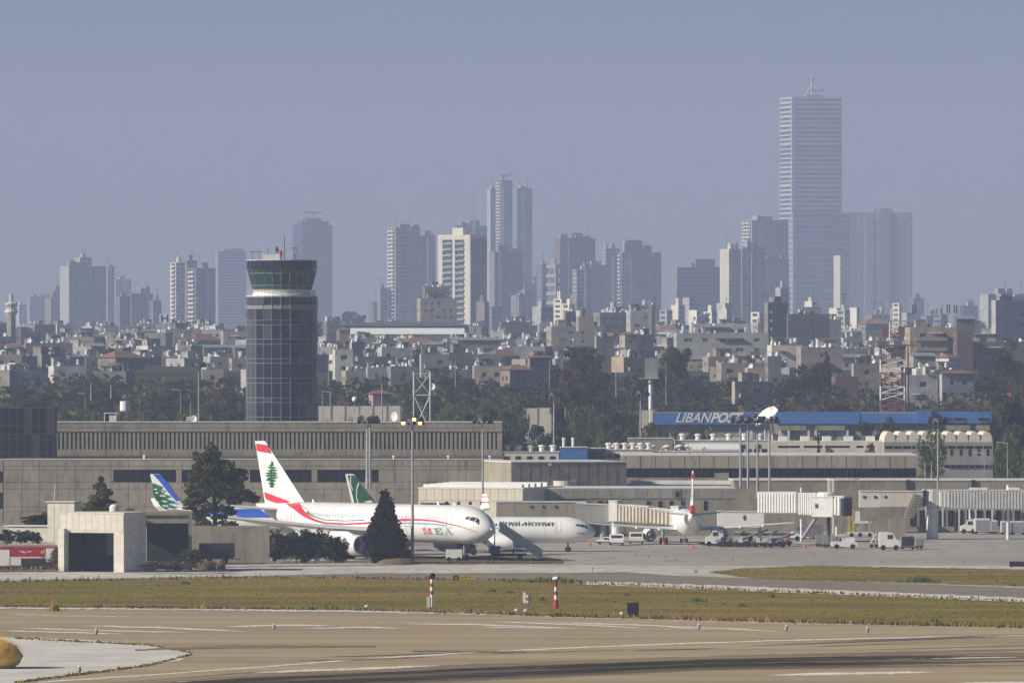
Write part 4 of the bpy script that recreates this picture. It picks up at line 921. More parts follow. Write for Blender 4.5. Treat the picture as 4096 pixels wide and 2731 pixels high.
for px in (3632, 3892): BX(rt, 'gutter', lx(px)-.3, lx(px)+.35, -.3, .02, lz(1956), h+.15, 'dark')
for i in range(14): BX(rt, 'window', lx(3640+i*38), lx(3662+i*38), -.1, -.0, 1.0, 3.6, 'glass')
for i in range(8): BX(rt, 'pier_column', lx(3700+i*66), lx(3706+i*66), -2, -1.6, 0, 6, 'offwhite')
# domed office building
rt, x0, w, lx, lz = building('barrel_roof_building', 'grey office block with a row of barrel vaulted roof lights', 'building', 3536, 3972, 1900, .03)
h = lz(1768); k2 = kk(1900)
hs = [(lx(3078+a/1.96)-0, lx(3078+b/1.96), lz(1802), lz(1781)) for a, b in ((905, 965), (975, 1070), (1080, 1140))]
hs2 = [(lx(3665+i*36), lx(3665+i*36)+1.5, lz(1795), lz(1783)) for i in range(8)]
m = MB(); facade(m, (0, 0, 0), (1, 0, 0), (0, -1, 0), w, h, [(a, b, lz(1795), lz(1783)) for a, b in [(lx(3540+i*36), lx(3540+i*36)+1.55) for i in range(12)]], .5)
m.quad((0, 0, h), (w, 0, h), (w, 20, h), (0, 20, h)); m.quad((0, 0, 0), (0, 20, 0), (0, 20, h), (0, 0, h)); m.build('wall', M['grey'], rt)
for i in range(12):
    BX(rt, 'window', lx(3540+i*36), lx(3540+i*36)+1.55, .4, .5, lz(1795), lz(1783), 'glass')
    if i > 3: BX(rt, 'window_slot', lx(3540+i*36)+.5, lx(3540+i*36)+1.0, -.04, .02, lz(1822), lz(1796), 'glass')
for i in range(11): BX(rt, 'lower_window', lx(3680+i*25), lx(3680+i*25)+.9, -.05, .02, lz(1870), lz(1861), 'glass')
BX(rt, 'balcony', lx(3660), w+.1, -.5, -.01, lz(1858), lz(1828), 'grey')
nv = 9; me = None
for i in range(nv):
    rr_ = w/nv/2; q = MB(); q.lathe([(0, rr_*.97), (14, rr_*.97)], 12, 'x', (0, 0, 0), a0=0, a1=math.pi)
    # half cylinder along y
    v = MB()
    for j in range(12):
        a, b = math.pi*j/12, math.pi*(j+1)/12
        p = [(rr_*.96*math.cos(t), rr_*1.75*math.sin(t)) for t in (a, b)]
        v.quad((p[0][0], 0, p[0][1]), (p[1][0], 0, p[1][1]), (p[1][0], 14, p[1][1]), (p[0][0], 14, p[0][1]))
        v.tri((0, 0, 0), (p[0][0], 0, p[0][1]), (p[1][0], 0, p[1][1]))
    v.build('vaulted_rooflight', M['cream'], rt, loc=(w*(i+.5)/nv, .5, h+.02))
rt, x0, w, lx, lz = building('annex_building', 'cream two storey annexe with strip windows behind the cypress row', 'building', 3072, 3534, 1905, .02)
h = lz(1764); R_ = [(lx(a), lx(b), lz(1791), lz(1782)) for a, b in ((3112, 3200), (3215, 3290), (3300, 3400), (3425, 3455), (3465, 3500))]
m = MB(); facade(m, (0, 0, 0), (1, 0, 0), (0, -1, 0), w, h, R_, .4); m.quad((0, 0, h), (w, 0, h), (w, 14, h), (0, 14, h)); m.quad((0, 0, 0), (0, 14, 0), (0, 14, h), (0, 0, h)); m.build('wall', M['cream'], rt)
for a, b, c, e in R_: BX(rt, 'window', a, b, .3, .4, c, e, 'glass')
for i in range(5): BX(rt, 'roof_unit', w*(.1+.19*i), w*(.1+.19*i)+1.6, 3, 5, h+.01, h+.9, 'white')
# roof plant between terminal and trees
for (a, b, yt, dd_, mm, lab) in ((1960, 2236, 1808, 1800, 'cream', 'low white plant room with square vents above the hall'), (2242, 2350, 1790, 1798, 'blue', 'bright blue tarpaulin covered box on the roof'), (2350, 2420, 1794, 1799, 'navy', 'dark navy box beside the blue one on the roof'), (2420, 2612, 1799, 1800, 'cream', 'white louvred plant room with hooded vents'), (2515, 2690, 1754, 1850, 'beige', 'beige rooftop block behind the vents'), (2700, 3072, 1762, 1856, 'cream', 'long white terrace block behind the rooftop vents'), (2612, 2958, 1806, 1805, 'grey', 'grey low block carrying a white tilted roof strip'), (2868, 3000, 1754, 1860, 'cream', 'small cream stair box above the terrace block')):
    rt, w, lx, lz, h = solid('rooftop_block', lab, 'plant room', a, b, yt, dd_, 8, 'concrete' if mm == 'beige' else mm, 0, par=.12)
    if 'vents' in lab and mm == 'cream':
        for i in range(6): MB().lathe([(0, .5), (.7, .45), (.9, .7), (1.1, .6), (1.25, .02)], 10).build('roof_vent', M['offwhite'], rt, loc=(w*(i+.5)/6, 2, h+.1)); BX(rt, 'louvre', w*(i+.2)/6, w*(i+.2)/6+.9, -.08, .01, h-1.4, h-.7, 'dark')
    if 'terrace' in lab and 'stair' not in lab:
        for i in range(12): BX(rt, 'window', w*(i+.2)/12, w*(i+.2)/12+.9, -.06, .01, h-2.6, h-1.5, 'glass')
    if 'tilted' in lab: MB().prism_xz([(w*.42, h+.2), (w, h+.2), (w, h+.4), (w*.44, h+.4)], .2, 1).build('roof_strip', M['white'], rt); MB().hexa([(w*.42, .2, h+.3), (w, .2, h+.3), (w, 4, h+1.3), (w*.42, 4, h+1.3)], [(w*.42, .2, h+.4), (w, .2, h+.4), (w, 4, h+1.4), (w*.42, 4, h+1.4)]).build('tilted_sheet', M['white'], rt)
for i, px in enumerate((2255, 2292)):
    small('chimney', '%s thin flue rising behind the blue tarpaulin box' % ('left hand', 'right hand')[i], 'flue', px, 1792, 1806, lambda r: MB().tube((0, 0, 0), (0, 0, 1.5), .25, n=10).tube((0, 0, 1.5), (0, 0, 1.9), .3, n=10).build('pipe', M['offwhite'], r))
for i, px in enumerate((2455, 2510, 2560, 2610, 2668, 2720, 2715, 2752)):
    if i == 6: continue
    small('mushroom_vent', '%s mushroom shaped vent from the left above the plant rooms' % ORD[i], 'vent', px, 1800-(i % 2)*2, 1812+i, lambda r: MB().lathe([(0, .35), (.5, .35), (.5, .85), (.7, .85), (.95, .3), (1.0, .02)], 12).build('vent_hood', M['offwhite'], r), 'mushroom vents on the roof')
for i, px in enumerate((2645, 2698, 2755, 2810)):
    small('pipe_stack', '%s bent pipe stack from the left on the grey roof' % ORD[i], 'pipe', px, 1822, 1770, lambda r: MB().tube((0, 0, 0), (0, 0, 1.2), .16, n=7).tube((0, 0, 1.15), (.5, 0, 1.45), .18, n=7).build('pipe', M['concrete'], r), 'bent pipe stacks')

# ---------------------------------------------------------------- postal building with blue fascia
rt, x0, w, lx, lz = building('postal_building', 'long low postal building with blue fascia reading LIBANPOST', 'building', 2608, 3966, 2150)
h = lz(1650); BX(rt, 'wall', 0, w, 1.0, 22, 0, h-.05, 'grey')
BX(rt, 'blue_fascia', lx(2614), lx(3018), 0, .95, lz(1697), h, 'blue'); BX(rt, 'blue_fascia', lx(3104), lx(3440), 0, .95, lz(1695), lz(1646), 'blue')
BX(rt, 'blue_fascia', lx(3440), lx(3665), .1, .95, lz(1692), lz(1652), 'blue'); BX(rt, 'blue_tower', lx(3665), lx(3725), -.8, 1, lz(1693), lz(1640), 'blue'); BX(rt, 'blue_fascia', lx(3725), w, .05, .95, lz(1694), lz(1646), 'blue')
BX(rt, 'end_wall', -.4, lx(2612), -.1, 12, 0, lz(1643), 'cream')
for a, b in ((3112, 3225), (3262, 3380), (3760, 3880), (3905, 3960)): BX(rt, 'spandrel_panel', lx(a), lx(b), .2, .99, lz(1721), lz(1700), 'concrete'); BX(rt, 'window', lx(a), lx(b), .5, .95, lz(1699.7), lz(1697), 'pane')
for a, b in ((3775, 3803), (3815, 3862), (3912, 3956)):
    BX(rt, 'window', lx(a), lx(b), -.06, .04, lz(1685), lz(1671), 'glass'); BX(rt, 'window_sill', lx(a), lx(b), -.2, .04, lz(1686.5), lz(1685.3), 'white')
for px in (3000, 3072, 3115, 3150, 3230, 3258, 3385): BX(rt, 'column', lx(px), lx(px)+.5, .1, .6, 0, lz(1721), 'offwhite')
me = text_mesh('LIBAN', 2.85, .03, M['white'], .035, .42, sx=.94); o = place('lettering', me, rt, (lx(2699), -.06, lz(1688)), rot=(math.pi/2, 0, 0))
me = text_mesh('POST', 2.85, .03, M['white'], .11, .42, sx=.93); o = place('lettering', me, rt, (lx(2840), -.06, lz(1688)), rot=(math.pi/2, 0, 0))
# white sail canopy
dd = 2130; rt = thing('sail_canopy', 'white curved entrance sail canopy on the postal building', 'canopy', (PX(3022, dd), dd, 0))
k = kk(dd); zc = lambda py: PZ(py, dd); q = MB(); A = [(0, 1688), (14, 1664), (32, 1645), (54, 1632), (76, 1627), (90, 1638)]
B_ = [(4, 1704), (24, 1694), (46, 1682), (64, 1670), (80, 1656), (90, 1641)]
for i in range(5):
    (a, ya), (b, yb) = A[i], A[i+1]; (c, yc), (e, ye) = B_[i], B_[i+1]
    q.hexa([(c/k, 0, zc(yc)), (e/k, 0, zc(ye)), (b/k, 5, zc(yb)), (a/k, 5, zc(ya))], [(c/k, 0, zc(yc)+.15), (e/k, 0, zc(ye)+.15), (b/k, 5, zc(yb)+.15), (a/k, 5, zc(ya)+.15)])
q.build('sail', M['white'], rt)
for a in (10, 40, 70): MB().tube((a/k, 2, 0), (a/k, 2, zc(1680)), .2, n=8).build('post', M['offwhite'], rt)

# ---------------------------------------------------------------- fire station
dd = 1420; yw = -.42
rt, x0, w, lx, lz = building('fire_station', 'cream airport fire station with two open garage bays and a small tower', 'fire station', 242, 495, dd, yw)
h = lz(2060)+.25; cy = math.cos(yw); lx2 = lambda px: (lambda m_: (m_*dd-x0)/(math.cos(yw)-m_*math.sin(yw)))((px-CX)/F)
rd = (577-495)/kk(dd-w*.4)/abs(math.sin(yw)); zz = lambda px, py: H-(py-HY)*(dd+lx2(px)*math.sin(yw))/F
M['stn'] = mat('station_render', (.70, .66, .56), (.62, .58, .49), .5, c3=(.42, .39, .33), scale3=1.5, f3=.4)
dr = (lx2(268), lx2(455), .0, zz(360, 2130))
m = MB(); facade(m, (0, 0, 0), (1, 0, 0), (0, -1, 0), w, h, [dr], .5); m.quad((w, 0, 0), (w, rd, 0), (w, rd, h), (w, 0, h)); m.quad((0, 0, 0), (0, rd, 0), (0, rd, h), (0, 0, h)); m.quad((0, 0, h), (w, 0, h), (w, rd, h), (0, rd, h)); m.quad((0, rd, 0), (w, rd, 0), (w, rd, h), (0, rd, h))
m.build('wall', M['stn'], rt)
for i in range(10): BX(rt, 'facade_tile', w*i/10+.02, w*(i+1)/10-.02, -.05, -.004, dr[3]+.3, h-.03, M['stn'])
MB().box(-.1, w+.1, -.1, rd+.1, h+.005, h+.2).build('parapet', M['stn'], rt)
BX(rt, 'wing_pier', lx2(242)-.02, lx2(242)+.9, -.7, -.01, 0, dr[3]+.6, M['stn'])
BX(rt, 'garage_shade_side', dr[1]+.2, dr[1]+.4, .55, 6.0, 0, h-.3, 'dark'); BX(rt, 'garage_shade_side', dr[0]-.4, dr[0]-.2, .55, 6.0, 0, h-.3, 'dark'); BX(rt, 'garage_shade_floor', dr[0]-.2, dr[1]+.2, .6, 5.95, .06, .08, 'dark'); BX(rt, 'garage_shade_back', dr[0]-.3, dr[1]+.3, 6.0, 6.1, 0, h-.3, 'dark'); BX(rt, 'garage_door_leaf', dr[0]+3.4, dr[0]+5.0, 5.7, 5.9, 2.3, dr[3], 'grey')  # dark panels paint the shade inside the garage
for py_ in (2124,): 
    for j in range(2): BX(rt, 'red_light', w, w+.12, rd*(.25+.5*j), rd*(.25+.5*j)+.25, lz(2130), lz(2124), 'orange')
# stair tower of the station
r2, x1, w2, l2, z2 = building('station_tower', 'cream square tower with overhanging cap behind the fire station', 'tower', 190, 297, 1440, -.3)
BX(r2, 'wall', 0, w2, 0, 3.0, 0, z2(2008), M['stn']); BX(r2, 'roof_cap', -.3, w2+.1, -.2, 3.2, z2(2008), z2(2004), M['stn']); MB().tube((.6, 1, z2(2004)), (.8, 1, z2(1935)), .05, n=5).build('whip_antenna', M['offwhite'], r2)
for i in range(1, 4): BX(r2, 'wall_joint', w2*i/4-.02, w2*i/4+.02, -.015, .01, 0, z2(2009), 'concrete')
r2, x1, w2, l2, z2 = building('station_low_wing', 'low cream wing with sloping roof left of the fire station', 'building', 20, 244, 1450, -.2)
MB().prism_xz([(0, 0), (w2, 0), (w2, z2(2105)), (0, z2(2108))], 0, 5).build('wall', M['stn'], r2); BX(r2, 'roof', -.2, w2, -.2, 5.2, z2(2105)+.01, z2(2103)+.1, 'offwhite')
# canopy bay
r2, x1, w2, l2, z2 = building('vehicle_canopy', 'flat concrete canopy on a slim corner post right of the fire station', 'canopy', 385, 767, 1424, .0)
BX(r2, 'roof_slab', 0, w2, 0, 9, z2(2060), z2(2047), 'concrete'); BX(r2, 'edge_beam', l2(578), w2-.35, .3, .8, z2(2092), z2(2060)-.01, 'concrete'); BX(r2, 'post', w2-.45, w2, 0, .45, 0, z2(2060)-.01, 'concrete')
BX(r2, 'bay_shade_wall', l2(578), w2-.5, 8.6, 8.9, 0, z2(2062), 'dark')  # dark wall colour stands for the shade inside the bay
small('rooftop_water_tank', 'pale round water tank on the canopy roof', 'tank', 457, 2049, 1428, lambda r: MB().lathe([(0, .68), (.85, .68), (1.15, .4), (1.2, .01)], 14).build('tank_body', M['offwhite'], r))
r2, x1, w2, l2, z2 = building('yard_wall', 'tall plain grey yard wall right of the canopy', 'wall', 768, 1078, 1470, .0)
BX(r2, 'wall', 0, w2, 0, .4, 0, z2(2102), 'concrete')
# dark trailer and parked vehicles are in the vehicle section

# ---------------------------------------------------------------- jet bridges
rt_lx = {}
def bridge(label, segs, d, legs, yaw=0, group='jet bridges'):
    """segs: (px0, px1, ytop0, ytop1, ybot0, ybot1, material, ribs)"""
    X0 = PX(segs[0][0], d); rt = thing('jet_bridge', label, 'jet bridge', (X0, d, 0), yaw, group)
    cs, sn = math.cos(yaw), math.sin(yaw)
    def lx(px): m_ = (px-CX)/F; return (m_*d-X0)/(cs-m_*sn)
    def lz(px, py): return H-(py-HY)*(d+lx(px)*sn)/F
    rt_lx[label] = (lx, lz)
    for (a, b, t0, t1, b0, b1, mt, ribs, yo) in segs:
        xa, xb = lx(a), lx(b); zb0, zb1, zt0, zt1 = lz(a, b0), lz(b, b1), lz(a, t0), lz(b, t1); P = [(xa, zb0), (xb, zb1), (xb, zt1), (xa, zt0)]
        MB().prism_xz(P, yo, yo+2.9).build('tunnel', M[mt], rt)
        if ribs:
            for i in range(ribs):
                t = (i+.5)/ribs; x = xa+(xb-xa)*t; zb_, zt_ = zb0+(zb1-zb0)*t, zt0+(zt1-zt0)*t
                hw = abs(xb-xa)/ribs*.27; MB().box(x-hw, x+hw, yo-.2, yo-.002, zb_+.1, zt_-.12).build('side_rib', M[mt], rt)
        MB().prism_xz([(xa, zt0+.005), (xb, zt1+.005), (xb, zt1+.16), (xa, zt0+.16)], yo-.1, yo+3).build('roof_edge', M['offwhite'], rt)
    for (px, r_, py, mt) in legs: MB().tube((lx(px), 1.4, 0), (lx(px), 1.4, lz(px, py)), r_, n=14).build('support_column', M[mt], rt)
    return rt, X0
b1, X0 = bridge('grey fixed jet bridge with three portholes behind the airliner with green titles', [(1985, 2302, 2008, 2008, 2070, 2070, 'concrete', 0, 0), (2302, 2436, 2014, 2020, 2086, 2090, 'grey', 0, -.1)], 1620, [(2412, .5, 2088, 'concrete'), (2444, .25, 2088, 'white')])
for px in (2127, 2174, 2224): MB().lathe([(-.03, .01), (-.03, .26), (.02, .26)], 14, 'z').build('porthole', M['pane'], b1, loc=(PX(px, 1620)-X0, -.05, PZ(2026, 1620))).rotation_euler = (-math.pi/2, 0, 0)
b2, X0 = bridge('cream ribbed jet bridge docked at the rear facing jet', [(2436, 2470, 2004, 2004, 2084, 2084, 'offwhite', 0, -.2), (2472, 2594, 2018, 2028, 2086, 2094, 'cream', 9, 0), (2594, 2688, 2032, 2042, 2092, 2100, 'cream', 6, .1), (2684, 2716, 2026, 2026, 2100, 2104, 'offwhite', 0, -.3)], 1618, [(2455, .8, 2086, 'offwhite'), (2640, .25, 2098, 'steel')], yaw=-.35)
b3, X0 = bridge('white tunnel with small cedar emblem right of the rear facing jet', [(2870, 3056, 2046, 2048, 2108, 2108, 'white', 0, 0)], 1640, [(2900, .3, 2108, 'steel'), (3040, .3, 2108, 'steel')])
b4, X0 = bridge('bright white corrugated jet bridge with round cab window', [(3030, 3186, 1970, 1970, 2052, 2052, 'white', 14, 0), (3196, 3266, 1974, 1974, 2058, 2062, 'white', 8, -.2), (3256, 3340, 1988, 1988, 2066, 2066, 'offwhite', 0, -.9), (3340, 3382, 1986, 1986, 2060, 2064, 'white', 3, -.6)], 1625, [(3191, .2, 1950, 'offwhite'), (3333, .22, 2062, 'offwhite'), (3300, .3, 2066, 'dark')], yaw=-.45)
LX4, LZ4 = rt_lx[b4['label']]
BX(b4, 'cab_window', LX4(3270), LX4(3281), -.99, -.905, LZ4(3290, 2030), LZ4(3290, 2014), 'pane'); MB().lathe([(LZ4(3290, 1988), 1.6), (LZ4(3290, 1975), 1.6), (LZ4(3290, 1968), 1.3), (LZ4(3290, 1967), .01)], 18, 'z', (LX4(3300), .6, 0)).build('rotunda_cap', M['white'], b4)
BX(b4, 'accordion_hood', LX4(3372), LX4(3384), -.9, 2.4, LZ4(3290, 2062), LZ4(3290, 1990), 'dark')
MB().hexa([(LX4(3198), .5, .6), (LX4(3206), .5, .6), (LX4(3206), 1.5, .6), (LX4(3198), 1.5, .6)], [(LX4(3250), .5, LZ4(3290, 2066)), (LX4(3262), .5, LZ4(3290, 2066)), (LX4(3262), 1.5, LZ4(3290, 2066)), (LX4(3250), 1.5, LZ4(3290, 2066))]).build('service_stair', M['steel'], b4)
b5, X0 = bridge('grey jet bridge with three portholes and outside stairs at right', [(3438, 3515, 1965, 1966, 2028, 2028, 'offwhite', 0, 0), (3515, 3692, 1966, 1966, 2026, 2026, 'cream', 0, -.05), (3692, 3700, 1960, 1960, 2024, 2024, 'dark', 0, 0), (3756, 3800, 1962, 1962, 2030, 2030, 'white', 3, 0), (3800, 4180, 1962, 1962, 2034, 2038, 'offwhite', 30, .05)], 1640, [(3731, .95, 1960, 'offwhite'), (4034, .28, 1940, 'offwhite')])
for px in (3457, 3501, 3543): MB().lathe([(-.03, .01), (-.03, .26), (.02, .26)], 14, 'z').build('porthole', M['pane'], b5, loc=(PX(px, 1640)-X0, -.06, PZ(1987, 1640))).rotation_euler = (-math.pi/2, 0, 0)
MB().lathe([(PZ(2024, 1640), 1.35), (PZ(1958, 1640), 1.35), (PZ(1956, 1640), .01)], 20, 'z', (PX(3731, 1640)-X0, 1.4, 0)).build('rotunda', M['offwhite'], b5)
sa = PX(3612, 1640)-X0; sb = PX(3668, 1640)-X0
MB().prism_xz([(sa, PZ(2068, 1640)), (sa+1.6, PZ(2074, 1640)), (sb+.8, PZ(1985, 1640)), (sb-.6, PZ(1972, 1640))], -1.5, -.3).build('outside_stair', M['concrete'], b5)
for i in range(9):
    t = i/8; BX(b5, 'stair_step', sa+.2+(sb-sa-.6)*t, sa+1.2+(sb-sa-.6)*t, -1.6, -1.5, PZ(2070-90*t, 1640), PZ(2070-90*t, 1640)+.1, 'steel')
BX(b5, 'stair_base', PX(3556, 1640)-X0, PX(3624, 1640)-X0, -1.6, .4, 0, PZ(2074, 1640), 'concrete')
for px, wd in ((3880, 42), (3920, 30), (4035, 44)): BX(b5, 'roof_unit', PX(px, 1640)-X0, PX(px+wd, 1640)-X0, .6, 2.2, PZ(1962, 1640)+.2, PZ(1950, 1640), 'white')
# cedar emblem on the white tunnel
def cedar(w, h, seed=0, tiers=6):
    """outline polygons of a layered cedar with uneven tier edges, in the x-z plane, base at z=0"""
    r = random.Random(seed); tri = [((-.09*w, 0), (.09*w, 0), (0, .75*h)), ((-.2*w, 0), (.2*w, 0), (0, .06*h))]
    for i in range(tiers+2):
        u = i/(tiers+1); z = h*(.14+.76*u); wd = w*(.5*(math.sin(math.pi*(.18+.72*u))**.8))*(1-.45*u)*1.15
        for s_ in (-1, 1):
            q = wd*r.uniform(.6, 1.12); zz_ = z+r.uniform(-.025, .03)*h; t_ = h*.075
            tri.append(((-s_*.03*w, z-.01*h), (s_*q*.55, zz_-t_*.5), (0, z+t_*1.1))); tri.append(((0, z+t_*.4), (s_*q*.35, zz_-t_*.3), (s_*q, zz_+r.uniform(-.1, .3)*t_))); tri.append(((s_*q*.25, zz_+t_*.7), (s_*q*.3, zz_-t_*.2), (s_*q*.95, zz_+t_*.25)))
    tri.append(((-.07*w, .85*h), (.07*w, .85*h), (0, h)))
    return tri
o = MB()
for t in cedar(1.1, 1.0, 3): o.tri(*[(a, 0, b) for a, b in t])
M['cedar'] = mat('cedar_green', (.02, .16, .07), (.02, .13, .06), 2)
o.build('emblem', M['cedar'], b3, loc=(PX(2979, 1640)-PX(2870, 1640), -.03, PZ(2081, 1640)))
# ---------------------------------------------------------------- aircraft
M['skin'] = mat('aircraft_white', (.76, .76, .745), (.70, .70, .685), .25, rough=.42, spec=.4, c3=(.55, .53, .49), scale3=.7, f3=.4, stretch=(1, 1, .35))
M['belly'] = mat('aircraft_grey', (.45, .46, .47), (.40, .41, .42), .4, rough=.45, spec=.4)
M['mred'] = mat('livery_red', (.62, .035, .06), None, 1, rough=.4, spec=.4)
M['mblue'] = mat('livery_blue', (.02, .10, .50), None, 1, rough=.4, spec=.4)
M['mgreen'] = mat('livery_green', (.02, .17, .08), None, 1, rough=.4, spec=.4)
M['lblue'] = mat('livery_light_blue', (.10, .26, .55), None, 1, rough=.4)
M['iraq'] = mat('tail_green', (.012, .10, .045), (.01, .08, .04), 1, rough=.4, spec=.4)
M['metal'] = mat('bare_metal', (.30, .30, .30), (.24, .24, .24), 2, rough=.4, metal=.6)

class Jet:
    def __init__(s, name, label, nose, hd, L, R, axis, taillift=.86, cat='airliner', zs=1.0):
        s.nx, s.ny = nose; s.h = (math.cos(hd), math.sin(hd)); s.r = (s.h[1], -s.h[0]); s.L, s.R, s.axis, s.tl, s.zs = L, R, axis, taillift, zs
        s.Ln, s.Lt = R*2.5, R*6.4
        s.root = thing(name, label, cat, (s.nx, s.ny, 0), hd)
    def st(s, t):
        """radius and centre height at distance t behind the nose"""
        R = s.R; r = R; zc = s.axis
        if t < s.Ln: u = 1-t/s.Ln; r = R*max(0, 1-u**2.1)**.56; zc = s.axis-R*.22*u**1.6
        elif t > s.L-s.Lt:
            u = (t-(s.L-s.Lt))/s.Lt; r = R*(1-.90*u**1.55); zc = s.axis+(R-r)*s.tl
        return max(r, .02), zc
    def sz(s, px, py, off=None):
        off = s.R*.97 if off is None else off
        m = (px-CX)/F; t = (s.nx+off*s.r[0]-m*(s.ny+off*s.r[1]))/(s.h[0]-m*s.h[1])
        Y = s.ny-t*s.h[1]+off*s.r[1]; return t, H-(py-HY)*Y/F
    def side(s, t, z, out=.03, sg=-1):
        r, zc = s.st(t); q = max(-1, min(1, (z-zc)/(r*s.zs))); return (-t, sg*(r*math.sqrt(max(0, 1-q*q))+out), z)
    def fuselage(s, mats=None, n=28):
        m = MB(); ts = [s.Ln*(i/12)**1.7 for i in range(13)]+[s.Ln+(s.L-s.Lt-s.Ln)*i/10 for i in range(1, 11)]+[s.L-s.Lt+s.Lt*i/14 for i in range(1, 15)]
        for t in ts:
            r, zc = s.st(t)
            for i in range(n): a = 2*math.pi*i/n; m.v.append((-t, r*math.cos(a), zc+r*s.zs*math.sin(a)))
        for k in range(len(ts)-1):
            for i in range(n):
                j = (i+1) % n; m.f.append((k*n+i, k*n+j, (k+1)*n+j, (k+1)*n+i)); m.m.append(0)
        m.f.append(tuple(range(n))); m.m.append(0); m.f.append(tuple((len(ts)-1)*n+i for i in reversed(range(n)))); m.m.append(0)
        return m.build('fuselage', M['skin'], s.root, smooth=True)
    def strip(s, name, pts, m, sg=-1, out=.03, sub=5):
        """pts: (t, z_low, z_high)"""
        P = []
        for a, b in zip(pts, pts[1:]):
            n = max(1, int(abs(b[0]-a[0])/.7))
            for i in range(n): u = i/n; P.append(tuple(a[j]+(b[j]-a[j])*u for j in range(3)))
        P.append(pts[-1]); q = MB()
        for a, b in zip(P, P[1:]):
            for k in range(sub):
                f = lambda p, u: s.side(p[0], p[1]+(p[2]-p[1])*u, out, sg)
                q.quad(f(a, k/sub), f(b, k/sub), f(b, (k+1)/sub), f(a, (k+1)/sub))
        return q.build(name, m, s.root, smooth=False)
    def wing(s, name, sg, t0, z0, c0, yk, ck, tk, yt, ct, tt, zt, thick=.12, m='skin', y0=None, winglet=None):
        """half wing: root chord c0 at t0, kink at yk, tip at yt (leading edges tk, tt)"""
        y0 = s.R*.6 if y0 is None else y0
        secs = [(y0, t0, c0, z0), (yk, tk, ck, z0+(zt-z0)*(yk-y0)/(yt-y0)*.8), (yt, tt, ct, zt)]
        if winglet: secs += winglet
        m_ = MB(); prof = [(0, 0), (.04, .35), (.15, .8), (.35, 1), (.65, .65), (1, .03), (.65, -.35), (.35, -.5), (.15, -.42), (.04, -.2)]
        n = len(prof)
        for (y, t, c, z) in secs:
            for (u, v) in prof: m_.v.append((-(t+c*u), sg*y, z+v*c*thick*.55))
        for k in range(len(secs)-1):
            for i in range(n): j = (i+1) % n; m_.f.append((k*n+i, k*n+j, (k+1)*n+j, (k+1)*n+i)); m_.m.append(0)
        m_.f.append(tuple(range(n))); m_.m.append(0); m_.f.append(tuple((len(secs)-1)*n+i for i in range(n))); m_.m.append(0)
        return m_.build(name, M[m], s.root, smooth=False)
    def fin(s, name, pts, th0, th1, m='skin'):
        """pts = [(t,z) rear base, front base, front top, rear top], tapering thickness"""
        (a, b, c, d) = pts; q = MB()
        def sec(p0, p1, th):
            out = []
            for u, v in ((0, 0), (.06, .55), (.3, 1), (.7, .6), (1, .04)): out.append((p0[0]+(p1[0]-p0[0])*u, p0[1]+(p1[1]-p0[1])*u, v*th))
            return out
        s0, s1 = sec(b, a, th0), sec(c, d, th1)
        for sg in (-1, 1):
            for i in range(4):
                A, B_, C_, D_ = s0[i], s0[i+1], s1[i+1], s1[i]
                q.quad(*[(-p[0], sg*p[2], p[1]) for p in (A, B_, C_, D_)])
        for i in range(4): q.quad((-s1[i][0], s1[i][2], s1[i][1]), (-s1[i+1][0], s1[i+1][2], s1[i+1][1]), (-s1[i+1][0], -s1[i+1][2], s1[i+1][1]), (-s1[i][0], -s1[i][2], s1[i][1]))
        s.finth = (b[1], th0, c[1], th1)
        return q.build(name, M[m], s.root)
    def fy(s, z):
        z0, a, z1, b = s.finth; u = min(1, max(0, (z-z0)/(z1-z0))); return a+(b-a)*u+.03
    def findecal(s, name, polys, m, out=0):
        q = MB()
        for p in polys:
            for sg in (-1, 1):
                n = len(q.v); q.v += [(-t, sg*(s.fy(z)+out), z) for t, z in p]; q.f.append(tuple(range(n, n+len(p)))); q.m.append(0)
        return q.build(name, m, s.root)
    def engine(s, sg, t, y, z, r, L, mnac='skin', pyl=None):
        q = MB(); q.lathe([(-.35*L, r*.72), (-.02*L, r*.86), (0, r*.95), (-.04*L, r*1.02), (-.3*L, r*1.06), (-.7*L, r*.93), (-L, r*.62), (-L*.97, r*.55)], 22, 'x')
        e = q.build('engine_nacelle', M[mnac], s.root, smooth=True, loc=(-t, sg*y, z))
        MB().lathe([(-.32*L, r*.86), (-.32*L, .25*r), (-.22*L, .01)], 20, 'x').build('fan', M['dark'], e); MB().lathe([(.004, r*.95), (-.015*L, r*.87), (-.07*L, r*.84), (-.07*L, r*.80)], 22, 'x').build('intake_lip', M['metal'], e)
        f = MB(); 
        for i in range(18): a = i*math.pi/9; f.quad((-.3*L, .25*r*math.cos(a), .25*r*math.sin(a)), (-.3*L, .84*r*math.cos(a), .84*r*math.sin(a)), (-.29*L, .84*r*math.cos(a+.2), .84*r*math.sin(a+.2)), (-.29*L, .25*r*math.cos(a+.4), .25*r*math.sin(a+.4)))
        f.build('fan_blades', M['metal'], e)
        MB().lathe([(-L*.96, r*.42), (-L*1.12, r*.25), (-L*1.22, .02)], 14, 'x').build('exhaust_cone', M['metal'], e)
        MB().hexa([(-L*.25, -.2, r*.95), (-L*1.25, -.16, r*.5), (-L*1.25, .16, r*.5), (-L*.25, .2, r*.95)], [(-L*.55, -.16, r*1.02+pyl), (-L*1.35, -.12, r*1.0+pyl), (-L*1.35, .12, r*1.0+pyl), (-L*.55, .16, r*1.02+pyl)]).build('pylon', M['skin'], e)
        return e
